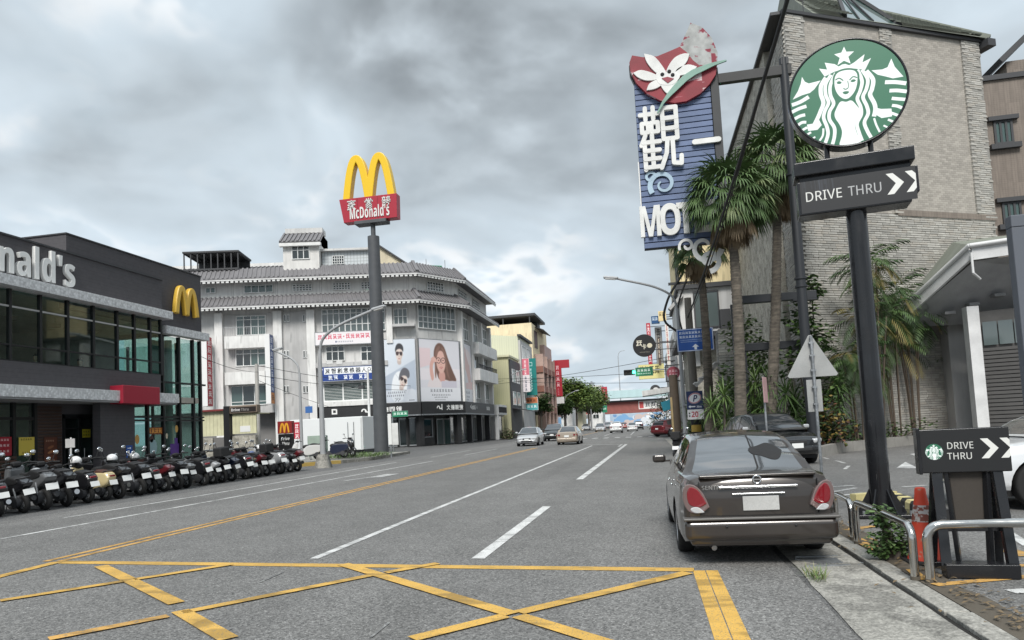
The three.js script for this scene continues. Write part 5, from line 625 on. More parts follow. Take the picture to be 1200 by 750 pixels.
{ // dark pergola beams
  for (const [y, z, x0, l] of [[6.3, -29.2, 3.75, 'upper dark steel beam between the fan palm and the sign post'], [4.45, -30.0, 4.1, 'lower dark steel beam above the shrubs by the sign post']]) { const o = thing('steel_beam', l, 'beam', [x0, 0, z]); mesh('beam', rbb(0, 6.9 - x0, y - 0.16, y + 0.16, -0.15, 0.15, 0.02), mDarkSteel, o); mesh('post', bb(-0.12, 0.12, 0.05, y - 0.16, -0.12, 0.12), mDarkSteel, o); mesh('flange', [bb(6.0 - x0, 6.9 - x0, y - 0.22, y - 0.161, -0.2, 0.2)], mDarkSteel, o); }
}
{ // low planter wall along the foot of the brick building
  const o = thing('planter_wall', 'low dark stone planter edge below the palms and brick wall', 'planter', [8, 0.05, -29]); const pts = [onLot(958, 537), onLot(985, 530), onLot(1020, 526.5), onLot(1070, 521), onLot(1110, 515), onLot(1150, 512)]; let acc = 0;
  for (let i = 0; i + 1 < pts.length; i++) { const a = pts[i], c = pts[i + 1], L = a.distanceTo(c), n = Math.max(1, Math.round(L / 0.62)); for (let k = 0; k < n; k++) { const p = V3().lerpVectors(a, c, k / n), q = V3().lerpVectors(a, c, (k + 0.97) / n); pm(o, 'edge_stone', beam([p.x, 0.24, p.z], [q.x, 0.24, q.z], 0.25, 0.4 + 0.02 * hash(i, k, 3)), mMortar); } }
  const v = pts.map((p) => [p.x, 0.36, p.z]), w = [[16.4, 0.36, -36.2], [11, 0.36, -33.5], [7.2, 0.36, -31.5], [5.0, 0.36, -31.5]]; pm(o, 'soil', quads([...v, ...w], [[0, 1, 8, 9], [1, 2, 3, 8], [3, 4, 7, 8], [4, 5, 6, 7]]), mDirt);
}
// ------------------------------------------------------------------ cafe on the far side of the lot
{
  const b = thing('cafe_building', 'single-storey cafe with deep white eaves, slatted walls and square columns', 'cafe', [16, 0.05, -32]); const P = (n, g, m, p) => pm(b, n, [g].flat(9), m, p);
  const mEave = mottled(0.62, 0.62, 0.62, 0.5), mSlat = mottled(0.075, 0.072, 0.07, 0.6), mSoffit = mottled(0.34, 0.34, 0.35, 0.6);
  // eave: outline from the photograph at the column line, running back and outwards
  const A = [11.15, 5.15, -31.6], B = [12.75, 7.75, -29.2], C = [24, 7.75, -25.2];
  const cor = V3(12.5, 0, -29.0), dirR = V3(0.93, 0, 0.36).normalize(), back = V3(11.0, 0, -38);
  const w3 = (x, y, z) => [x, y, z];
  P('roof', quads([w3(11.0, 5.6, -33.5), w3(12.8, 7.85, -29.8), w3(24, 7.85, -25.6), w3(26, 9.6, -36), w3(15, 9.6, -37), w3(11.0, 5.6, -40)], [[0, 1, 4, 5], [1, 2, 3, 4]]), mRoofGreen);
  P('fascia', [beam([12.82, 7.5, -29.72], [24, 7.5, -25.5], 0.12, 0.55), beam([12.8, 7.55, -29.75], [11.05, 5.4, -33.5], 0.14, 0.5)], mEave);
  P('gutter_pipe', [bar([12.72, 7.78, -29.6], [24, 7.78, -25.38], 0.09), bar([12.72, 7.8, -29.62], [10.95, 5.62, -33.5], 0.09), bar([12.75, 7.5, -29.6], [12.75, 6.7, -29.6], 0.05), bar([12.75, 6.7, -29.6], [13.1, 6.5, -29.9], 0.05)], mEave);
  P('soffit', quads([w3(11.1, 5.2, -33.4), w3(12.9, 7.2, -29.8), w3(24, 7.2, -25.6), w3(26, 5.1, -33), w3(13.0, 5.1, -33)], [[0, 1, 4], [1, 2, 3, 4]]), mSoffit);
  for (let i = 0; i < 5; i++) P('soffit_light', bx(0.4, 0.12, 0.4, 12.7 + i * 0.8, 5.5 + i * 0.25, -32.0 + i * 0.35), mottled(0.22, 0.22, 0.22, 0.6));
  const cols = [[13.2, -31.2], [16.9, -29.8], [20.4, -28.4]]; for (const [x, z] of cols) { P('column', bb(x - 0.22, x + 0.22, 0.05, 5.6, z - 0.22, z + 0.22), mEave); P('column_foot', bb(x - 0.3, x + 0.3, 0.05, 0.35, z - 0.3, z + 0.3), mWallGrey); }
  P('inner_wall', quads([w3(13.5, 0.05, -31.4), w3(22, 0.05, -28.6), w3(22, 5.4, -28.6), w3(13.5, 5.4, -31.4)], [[0, 1, 2, 3]]), mottled(0.13, 0.125, 0.12, 0.8));
  for (let y = 0.15; y < 3.9; y += 0.16) P('wall_slat', beam([13.5, y, -31.33], [16.7, y, -30.28], 0.05, 0.12), mSlat); for (let y = 0.15; y < 3.9; y += 0.16) P('wall_slat', beam([17.2, y, -30.12], [20.2, y, -29.15], 0.05, 0.12), mSlat);
  for (let i = 0; i < 6; i++) { const t0 = i / 6, t1 = (i + 0.92) / 6; const a = [mix(13.6, 16.6, t0), -31.3 + 0.98 * t0], c = [mix(13.6, 16.6, t1), -31.3 + 0.98 * t1]; P('window_pane', quads([w3(a[0], 4.0, a[1] + 0.06), w3(c[0], 4.0, c[1] + 0.06), w3(c[0], 4.95, c[1] + 0.06), w3(a[0], 4.95, a[1] + 0.06)], [[0, 1, 2, 3]]), mWinPale); }
  P('floor', bb(12.4, 24, 0.06, 0.13, -34, -28), mConc);
  P('cross_wall', bb(13.4, 30, 0.05, 7, -38, -34), mWallGrey);
}
{ // slate-grey clearance frame at the lot's edge
  const o = thing('clearance_frame', 'slate-grey steel portal frame standing at the drive-through lane', 'frame', [7.75, 0.05, -16]); const m = mat(0.10, 0.11, 0.13, 0.5);
  mesh('post', rbb(-0.12, 0.14, 0, 5.2, -0.12, 0.12, 0.02), m, o); mesh('post', rbb(3.1, 3.34, 0, 5.2, -0.12, 0.12, 0.02), m, o); mesh('lintel', rbb(-0.12, 3.34, 5.2, 5.45, -0.13, 0.13, 0.02), m, o); mesh('panel', bb(0.14, 3.1, 3.9, 5.2, -0.04, 0.04), MT.blackMatte, o);
}

// ------------------------------------------------------------------ the blue motel sign on its steel post
const mBlueSlat = [0, 1, 2].map((i) => mottled(0.10 + i * 0.01, 0.14 + i * 0.012, 0.245 + i * 0.02, 0.6)), mSignWhite = mottled(0.68, 0.68, 0.66, 0.55), mMaroon = mottled(0.24, 0.022, 0.04, 0.55);
{
  const Z = -27, X0 = 0.36, X1 = 3.2, o = thing('motel_sign', 'tall blue slatted motel sign with white characters and a red flower disc', 'sign', [5.9, 0.05, Z]);
  const toL = (sc, ox, oy) => (pts) => pts.map(([a, c]) => { const p = onZ(a / sc + ox, c / sc + oy, Z); return [p.x - 5.9, p.y - 0.05]; }); const d5 = toL(5, 700, 10), d3 = toL(3.409, 720, 120), at = (g, z) => g.translate(0, 0, z);
  mesh('post', [cyl(0.19, 0.16, 14.9, 0, 0, 0, 16)], mDarkSteel, o); mesh('base_plate', cyl(0.34, 0.34, 0.06, 0, 0, 0, 16), mDarkSteel, o); mesh('post_band', [6.2, 6.5, 10.4].map((y) => cyl(0.22, 0.22, 0.07, 0, y, 0, 16)), mDarkSteel, o);
  mesh('arm', [rbb(X1 + 0.3 - 5.9, 0.25, 14.25, 14.62, -0.12, 0.12, 0.02)], mottled(0.05, 0.05, 0.05, 0.7), o); mesh('arm_cap', rbb(-0.12, 0.16, 14.62, 14.9, -0.14, 0.14, 0.02), MT.darkGrey, o);
  mesh('frame', [bb(X1 + 0.02 - 5.9, X1 + 0.32 - 5.9, 8.25, 14.9, -0.3, 0.05), bb(X0 - 5.9, X1 - 5.9, 8.2, 14.9, -0.42, -0.1)], mottled(0.035, 0.037, 0.04, 0.6), o); mesh('side_panel', [bb(X0 - 0.05 - 5.9, X0 - 0.004 - 5.9, 9.6, 11.6, -0.4, 0.02)], MT.whitePaint, o);
  const n = 29, hh = (14.72 - 8.18) / n; for (let i = 0; i < n; i++) mesh('slat', rbb(X0 - 5.9 + 0.002 * (i % 3), X1 - 5.9, 8.18 + i * hh + 0.012, 8.18 + (i + 1) * hh - 0.02, -0.09, 0.005 * (i % 2), 0.012), mBlueSlat[i % 3], o);
  // red disc with a torn, faded upper part
  const red = d5([[205, 290], [265, 300], [350, 295], [430, 262], [480, 240], [520, 270], [560, 320], [610, 360], [660, 340], [697, 345], [690, 400], [655, 455], [600, 510], [520, 555], [450, 565], [370, 550], [290, 510], [230, 450], [195, 380], [190, 330]]), pale = d5([[545, 100], [610, 125], [665, 185], [700, 270], [699, 340], [660, 338], [610, 358], [560, 318], [520, 268], [482, 238], [515, 170]]);
  const tDisc = pixTex(128, (u, v) => { const k = 0.9 + 0.2 * (fbm(u * 6, v * 6, 4, 6, 3) - 0.5), w = sstep(0.62, 0.68, fbm(u * 3, v * 22, 4, 0, 8)); return [mix(0.56 * k, 0.78, w), mix(0.13 * k, 0.72, w), mix(0.19 * k, 0.72, w)]; }, 3);
  const tPale = pixTex(128, (u, v) => { const w = sstep(0.6, 0.66, fbm(u * 5 + 2, v * 7, 5, 0, 18)), k = 0.60 + 0.25 * (fbm(u * 9, v * 9, 4, 9, 5) - 0.5); return [mix(k, 0.5, w), mix(k * 1.01, 0.16, w), mix(k * 1.0, 0.22, w)]; }, 2.6);
  const disc = mesh('disc', at(poly(red, 0.16, 0.01), 0.02), mat(1, 1, 1, 0.6, { map: tDisc }), o); mesh('faded_panel', at(poly(pale, 0.16, 0.01), 0.02), mat(1, 1, 1, 0.7, { map: tPale }), disc);
  mesh('disc_rim', [at(poly(red.map(([x, y]) => [x - 0.04, y - 0.03]), 0.25), -0.3)], mDarkSteel, disc);
  const fl = [[[275, 285], [330, 300], [375, 350], [405, 405], [385, 420], [330, 380], [290, 330]], [[535, 285], [520, 330], [470, 380], [415, 400], [410, 370], [450, 310], [500, 285]], [[580, 360], [540, 395], [480, 410], [440, 420], [470, 370], [530, 348]], [[213, 395], [260, 380], [340, 405], [350, 430], [290, 438], [240, 420]], [[290, 495], [310, 455], [370, 430], [385, 455], [340, 485]], [[365, 450], [440, 450], [468, 425], [450, 490], [415, 515], [385, 490]]];
  const smooth = (pts) => { const c = new THREE.SplineCurve([...pts, pts[0]].map(([a, e]) => new THREE.Vector2(a, e))); return c.getPoints(30).slice(0, -1).map((v) => [v.x, v.y]); };
  const flower = mesh('flower', [at(poly(d5(smooth([[345, 400], [405, 390], [465, 400], [480, 420], [440, 462], [370, 462], [345, 430]])), 0.05, 0.01), 0.2)], mSignWhite, o); for (const f of fl) mesh('petal', at(poly(smooth(d5(f)), 0.05, 0.012), 0.19), mSignWhite, flower); mesh('flower_mouth', at(poly(d5([[376, 428], [410, 420], [447, 430], [412, 456]]), 0.02), 0.262), mMaroon, flower); for (const [a, c] of [[380, 405], [420, 388], [440, 408]]) { const [[x, y]] = d5([[a, c]]); mesh('stamen', new THREE.SphereGeometry(0.075, 8, 6).scale(1, 1, 0.4).translate(x, y, 0.27), MT.blackMatte, flower); }
  const leaf = d5([[750, 328], [680, 348], [620, 372], [560, 398], [510, 432], [460, 482], [420, 525], [385, 570], [352, 632]]); mesh('leaf', at(ribbon(leaf, (t) => 0.02 + 0.10 * Math.sin(Math.PI * Math.min(1, t * 1.05)), 0.05, 0.008), 0.27), mottled(0.20, 0.34, 0.28, 0.6), o);
  // raised characters and letters
  const strokes = (key, x0, y1, w, h, r, dz0) => hanStrokes(key, 4).flatMap((s, si) => s.flatMap(([a, c], i) => { const dz = dz0 + si * 0.004 + i * 0.0006; const X = x0 + a * w / 10, Y = y1 - c * h / 10, g = [cyl(r, r, dz, 0, 0, 0, 10).rotateX(Math.PI / 2).translate(X, Y, 0)]; if (i) { const [pa, pc] = s[i - 1], PX = x0 + pa * w / 10, PY = y1 - pc * h / 10, L = Math.hypot(X - PX, Y - PY); g.push(bx(L, r * 2, dz * 0.98).rotateZ(Math.atan2(Y - PY, X - PX)).translate((X + PX) / 2, (Y + PY) / 2, dz / 2)); } return g; }));
  { const a = onZ(747, 130, Z), c = onZ(800, 199, Z); mesh('character', strokes('guan', a.x - 5.9, a.y, c.x - a.x, a.y - c.y, 0.082, 0.12).map((g) => g.translate(0, 0, 0.03)), mSignWhite, o); mesh('character', strokes('top', onZ(812, 170, Z).x - 5.9, onZ(812, 166, Z).y, 1.0, 2.0, 0.10, 0.12).map((g) => g.translate(0, 0, 0.03)), mSignWhite, o); }
  { const a = onZ(752, 281, Z); 'MOTEL'.split('').forEach((ch, i) => { const g = letters(ch, 1, 0.1, 'bold', 0.015); g.computeBoundingBox(); const bw = g.boundingBox.max.x - g.boundingBox.min.x, W = [0.78, 0.78, 0.66, 0.6, 0.58][i]; g.translate(-g.boundingBox.min.x, 0, 0).scale(W / bw, 0.86 / 0.73, 1); mesh('letter', g.translate(a.x - 5.9 + [-0.02, 0.72, 1.36, 1.98, 2.56][i], a.y + 0.02, 0.03), mSignWhite, o); }); }
  const spiral = (cx, cy, r0, r1, turns, a0, dir = 1) => { const p = []; for (let i = 0; i <= 40; i++) { const t = i / 40, r = mix(r0, r1, t), a = a0 + dir * turns * 2 * Math.PI * t; p.push([cx + r * Math.cos(a), cy + r * Math.sin(a)]); } return p; };
  const pz = (x, y) => { const p = onZ(x, y, Z); return [p.x - 5.9, p.y]; }; const mPaleBlue = mottled(0.36, 0.48, 0.58, 0.6);
  { const [x, y] = pz(777, 218), [u, v] = pz(762, 210); mesh('wave_ornament', [at(ribbon(spiral(x, y, 0.12, 0.52, 1.25, 2.2), (t) => 0.03 + 0.07 * t, 0.05), 0.03), at(ribbon(spiral(u, v, 0.05, 0.22, 1.1, 0.5, -1), 0.05, 0.05), 0.034)], mPaleBlue, o); }
  { const [x, y] = pz(826, 291), [u, v] = pz(831, 307), [s, t] = pz(805, 290); mesh('scroll_ornament', [at(ribbon(spiral(x, y, 0.15, 0.62, 0.9, 0.4), (k) => 0.05 + 0.06 * k, 0.06), 0), at(ribbon(spiral(u, v, 0.08, 0.42, 1.15, -0.6, -1), (k) => 0.05 + 0.05 * k, 0.06), 0.004), at(ribbon(spiral(s, t, 0.06, 0.3, 1.1, 3), 0.05, 0.06), 0.008)], mSignWhite, o); }
}
// ------------------------------------------------------------------ coffee shop pole sign and its small board
const GREEN = '#2c6b50';
function sirenArt(x, S) {                     // the round green emblem on an S x S canvas, traced on a 680-unit grid and squared up
  const W = '#e9edec'; x.fillStyle = GREEN; x.fillRect(0, 0, S, S);
  const T = ([a, b]) => { const X = (a - 349) / 339, Y = (b - 322) / 302; return [S / 2 * (1 + X - 0.10 * Y), S / 2 * (1 + Y + 0.12 * X)]; }, s = S / 680;
  const P = (pts, c = W) => fillPts(x, c, pts.map(T)), Cv = (pts, c = W) => curveFill(x, c, pts.map(T)); x.lineCap = 'butt'; x.lineJoin = 'round';
  const wave = (pts, w, c = W) => { const q = new THREE.SplineCurve(pts.map((p) => new THREE.Vector2(...T(p)))).getPoints(40); x.strokeStyle = c; x.lineWidth = w * s; x.beginPath(); q.forEach((p, i) => x[i ? 'lineTo' : 'moveTo'](p.x, p.y)); x.stroke(); };
  P([[323, 55], [338, 86], [382, 88], [350, 116], [364, 156], [325, 137], [288, 160], [300, 118], [267, 95], [309, 88]]);
  P([[180, 170], [228, 180], [213, 138], [272, 152], [296, 168], [325, 152], [356, 166], [384, 152], [443, 110], [432, 156], [480, 135], [448, 200], [390, 188], [330, 184], [270, 196], [215, 220]]); P([[325, 138], [340, 156], [308, 158]], GREEN);
  for (const [l, w] of [[[[222, 226], [196, 270], [196, 320], [212, 372], [196, 420], [182, 455], [160, 500]], 25], [[[252, 212], [222, 265], [224, 325], [242, 372], [222, 420], [216, 460], [236, 510], [244, 555], [230, 605]], 21], [[[280, 204], [250, 270], [252, 330], [272, 380], [250, 425], [250, 470], [280, 520], [282, 570], [272, 615]], 21], [[[404, 196], [432, 260], [424, 315], [408, 362], [428, 410], [432, 455], [410, 505], [424, 560], [442, 604]], 21], [[[430, 198], [464, 255], [458, 310], [440, 355], [462, 405], [472, 450], [452, 500], [470, 550], [492, 588]], 21], [[[455, 206], [494, 258], [490, 312], [480, 345], [505, 395], [512, 430], [505, 470]], 25], [[[506, 480], [520, 520], [540, 560]], 12], [[[216, 520], [214, 560], [196, 590]], 12]]) wave(l, w);
  Cv([[312, 366], [345, 378], [374, 364], [404, 398], [442, 446], [392, 500], [410, 560], [450, 640], [300, 645], [330, 560], [316, 510], [272, 452], [292, 400]]);
  Cv([[262, 290], [262, 200], [340, 176], [418, 196], [416, 290], [392, 346], [345, 378], [288, 350]], GREEN); Cv([[272, 285], [274, 206], [340, 188], [406, 202], [406, 286], [384, 336], [344, 366], [298, 338]]);
  const L = (w, pts) => wave(pts, w, GREEN); x.lineCap = 'round'; L(7, [[280, 244], [300, 236], [322, 250]]); L(7, [[362, 250], [380, 234], [402, 240]]); Cv([[282, 262], [300, 250], [320, 264], [300, 272]], GREEN); Cv([[362, 260], [380, 246], [402, 256], [382, 267]], GREEN); L(4, [[350, 256], [356, 288], [348, 300]]); L(6, [[328, 298], [340, 303], [352, 297]]); Cv([[316, 320], [340, 312], [366, 318], [342, 336]], GREEN);
  P([[80, 210], [98, 240], [122, 252], [192, 240], [156, 288], [130, 308], [84, 318], [28, 340], [58, 292], [74, 250]]); P([[594, 148], [614, 196], [664, 256], [606, 262], [560, 246], [520, 234], [484, 206], [545, 206], [574, 196]]); x.lineCap = 'butt';
  for (const [l, w] of [[[[24, 372], [75, 356], [124, 330]], 25], [[[24, 414], [66, 396], [112, 384]], 23], [[[40, 456], [74, 440], [106, 434]], 21], [[[62, 494], [88, 478], [114, 478]], 19], [[[90, 524], [120, 508]], 17], [[[118, 552], [144, 538]], 14], [[[148, 578], [170, 566]], 11], [[[562, 280], [620, 284], [680, 296]], 25], [[[588, 330], [632, 332], [684, 342]], 23], [[[602, 374], [638, 380], [680, 386]], 21], [[[604, 414], [634, 420], [664, 434]], 19], [[[600, 456], [638, 472]], 17], [[[584, 492], [612, 506]], 14], [[[560, 524], [582, 536]], 11]]) wave(l, w);
  P([[118, 492], [158, 488], [186, 462], [206, 500], [182, 526], [126, 530]]); P([[510, 420], [545, 430], [602, 432], [606, 476], [548, 482], [512, 458]]);
}
{
  const o = thing('cafe_pole_sign', 'tall black pole sign with round green emblem and DRIVE THRU box', 'sign', [3.4, 0.06, -11.5], -8 * Math.PI / 180);
  const paint = mat(0.0125, 0.013, 0.015, 0.36, { roughnessMap: tRough });
  mesh('pole', [cyl(0.15, 0.145, 4.75, 0, 0, 0, 28)], paint, o); mesh('base_plate', rbb(-0.36, 0.42, 0, 0.05, -0.36, 0.36, 0.01), paint, o);
  for (let k = 0; k < 6; k++) mesh('gusset', poly([[0.13, 0.05], [0.34, 0.05], [0.3, 0.12], [0.14, 0.42]], 0.02).translate(0, 0, -0.01).rotateY(k * Math.PI / 3), paint, o);
  for (const [x, z] of [[-0.28, -0.28], [-0.28, 0.28], [0.34, -0.28], [0.34, 0.28]]) mesh('anchor_bolt', cyl(0.02, 0.02, 0.05, x, 0.05, z, 8), MT.galv, o);
  const bxs = mesh('sign_box', [rbb(-0.83, 0.74, 4.66, 5.2, -0.2, 0.2, 0.02), rbb(0.74, 0.85, 4.80, 5.2, -0.2, 0.2, 0.015)], paint, o); mesh('cap', [rbb(-0.86, 0.82, 5.28, 5.50, -0.25, 0.24, 0.02)], paint, o); mesh('cap_neck', bb(-0.78, 0.76, 5.2, 5.28, -0.15, 0.15), paint, o);
  mesh('print', sheet(1.6, 0.5, 0.01, 4.94, 0.206), printMat(1024, 320, (x, w, h) => { x.fillStyle = '#1e1f22'; x.fillRect(0, 0, w, h); const r = rng(3); for (let i = 0; i < 26; i++) { x.strokeStyle = `rgba(110,120,140,${0.05 + r() * 0.12})`; x.lineWidth = 3 + r() * 12; const X = r() * 300; x.beginPath(); x.moveTo(X, 0); x.lineTo(X + r() * 10, 40 + r() * 160); x.stroke(); } x.fillStyle = '#d7d7d3'; x.font = '128px sans-serif'; x.save(); x.translate(36, 205); x.scale(1.0, 1.05); x.fillText('DRIVE', 0, 0); x.restore(); x.fillStyle = '#a9aaab'; x.save(); x.translate(430, 205); x.scale(0.95, 1.05); x.fillText('THRU', 0, 0); x.restore(); for (const X of [770, 935]) fillPts(x, '#dcdcd8', [[X, 40], [X + 60, 40], [X + 150, 142], [X + 60, 245], [X, 245], [X + 80, 142]]); }, 0.45), bxs, true);
  mesh('disc_leg', [bar([-0.34, 5.48, 0], [-0.34, 5.85, 0], 0.04), bar([0.28, 5.48, 0], [0.28, 5.85, 0], 0.04)].slice(0, 1), paint, o); mesh('disc_leg', bar([0.28, 5.48, 0], [0.28, 5.85, 0], 0.04), paint, o);
  const dc = mesh('disc', [new THREE.CylinderGeometry(0.85, 0.85, 0.24, 64).rotateX(Math.PI / 2).translate(0, 6.52, 0), new THREE.TorusGeometry(0.845, 0.018, 8, 64).translate(0, 6.52, 0.12)], paint, o);
  const tS = canvasTex(1024, 1024, (x) => sirenArt(x, 1024)), mS = new THREE.MeshStandardMaterial({ map: tS, roughness: 0.4 }); { const g = new THREE.CircleGeometry(0.825, 64).translate(0, 6.52, 0.127); g.userData.uvDone = true; mesh('emblem', g, mS, dc, true); }
  // small board on a frame
  const b = thing('drive_through_board', 'small black DRIVE THRU board on a splayed stand behind the steel hoop', 'sign', [2.98, 0.055, -7.45], -0.11);
  mesh('panel', rbb(-0.39, 0.37, 0.96, 1.38, -0.06, 0.05, 0.01), paint, b); mesh('panel_lip', [rbb(-0.41, -0.38, 0.95, 1.40, -0.07, 0.07, 0.008)], paint, b);
  mesh('print', sheet(0.75, 0.40, -0.008, 1.17, 0.054), printMat(840, 448, (x, w, h) => { x.fillStyle = '#17181a'; x.fillRect(0, 0, w, h); x.save(); x.translate(40, 140); x.beginPath(); x.arc(90, 90, 86, 0, 7); x.clip(); sirenArt(x, 180); x.restore(); x.fillStyle = '#c9c9c5'; x.font = '98px sans-serif'; x.save(); x.translate(250, 205); x.scale(0.98, 1); x.fillText('DRIVE', 0, 0); x.fillText('THRU', 0, 112); x.restore(); for (const X of [570, 750]) fillPts(x, '#d6d6d2', [[X, 105], [X + 70, 105], [X + 165, 210], [X + 70, 315], [X, 315], [X + 90, 210]]); }, 0.5), b, true);
  for (const s of [-1, 1]) { mesh('leg', beam([s * 0.25, 1.0, 0.0], [s * 0.27, 0.1, 0.14], 0.085, 0.06), paint, b); mesh('leg', beam([s * 0.25, 1.0, -0.05], [s * 0.29, 0.04, -0.28], 0.07, 0.05), paint, b); mesh('strut', beam([s * 0.17, 1.0, 0], [s * 0.13, 0.1, 0.02], 0.05, 0.04), paint, b); }
  mesh('foot', rbb(-0.30, 0.30, 0.0, 0.13, 0.06, 0.24, 0.01), paint, b); mesh('crossbar', rbb(-0.26, 0.26, 0.40, 0.46, -0.02, 0.03, 0.006), paint, b); mesh('back_panel', rbb(-0.145, 0.145, 0.47, 0.97, -0.04, -0.02, 0.005), mottled(0.045, 0.037, 0.03, 0.7), b); mesh('foot', rbb(-0.3, 0.3, 0, 0.06, -0.34, -0.24, 0.01), paint, b);
}
// ------------------------------------------------------------------ burger restaurant pole sign
{
  const o = thing('restaurant_pole_sign', 'tall dark pole carrying yellow arches over a red restaurant sign', 'sign', [-18.45, gy(-18.45), -47]); const mP = mottled(0.075, 0.08, 0.088, 0.6);
  mesh('pole', [cyl(0.5, 0.42, 15.6, 0, 0, 0, 24)], mP, o); mesh('pole_neck', cyl(0.17, 0.17, 1.3, 0, 15.55, 0, 14), mP, o); mesh('base_plate', cyl(0.75, 0.75, 0.08, 0, 0, 0, 20), mP, o); mesh('tray', rbb(-1.25, 1.15, 16.5, 16.75, -0.45, 0.45, 0.03), mP, o);
  mesh('panel', poly([[-2.05, 16.75], [1.95, 16.75], [1.98, 18.45], [-2.35, 18.45]], 0.7, 0.02).translate(0, 0, -0.35), mat(0.36, 0.016, 0.035, 0.4), o);
  for (const x of [-0.98, 0.55]) mesh('panel_joint', bb(x - 0.015, x + 0.015, 16.8, 18.42, 0.37, 0.385), mat(0.2, 0.01, 0.02, 0.5), o);
  const ht = (keys, x0) => keys.map((k, i) => hanStrokes(k, 1).flatMap((s) => s.slice(1).map(([a, c], j) => { const [pa, pc] = s[j], S = 0.66, X = x0 + i * 1.32 + a * S / 10, Y = 18.3 - c * S / 10 + i * 0.0, PX = x0 + i * 1.32 + pa * S / 10, PY = 18.3 - pc * S / 10, L = Math.hypot(X - PX, Y - PY) + 0.06; return bx(L, 0.075, 0.05).rotateZ(Math.atan2(Y - PY, X - PX)).translate((X + PX) / 2, (Y + PY) / 2, 0.395); }))); ht(['mai', 'dang', 'lao'], -1.75).forEach((g) => mesh('character', g, mSignWhite, o));
  { const g = letters("McDonald's", 1, 0.05, 'bold', 0); const w = g.boundingBox.max.x; g.scale(3.05 / w, 0.62 / 0.75, 1).translate(-1.62, 16.93, 0.375); mesh('lettering', g, mSignWhite, o); }
  mesh('arches', doubleArch(3.5, 3.35, (t) => 0.215, 0.55, 0.05).map((g) => g.translate(-0.15, 18.05, -0.28)), mat(0.78, 0.50, 0.015, 0.35), o);
}

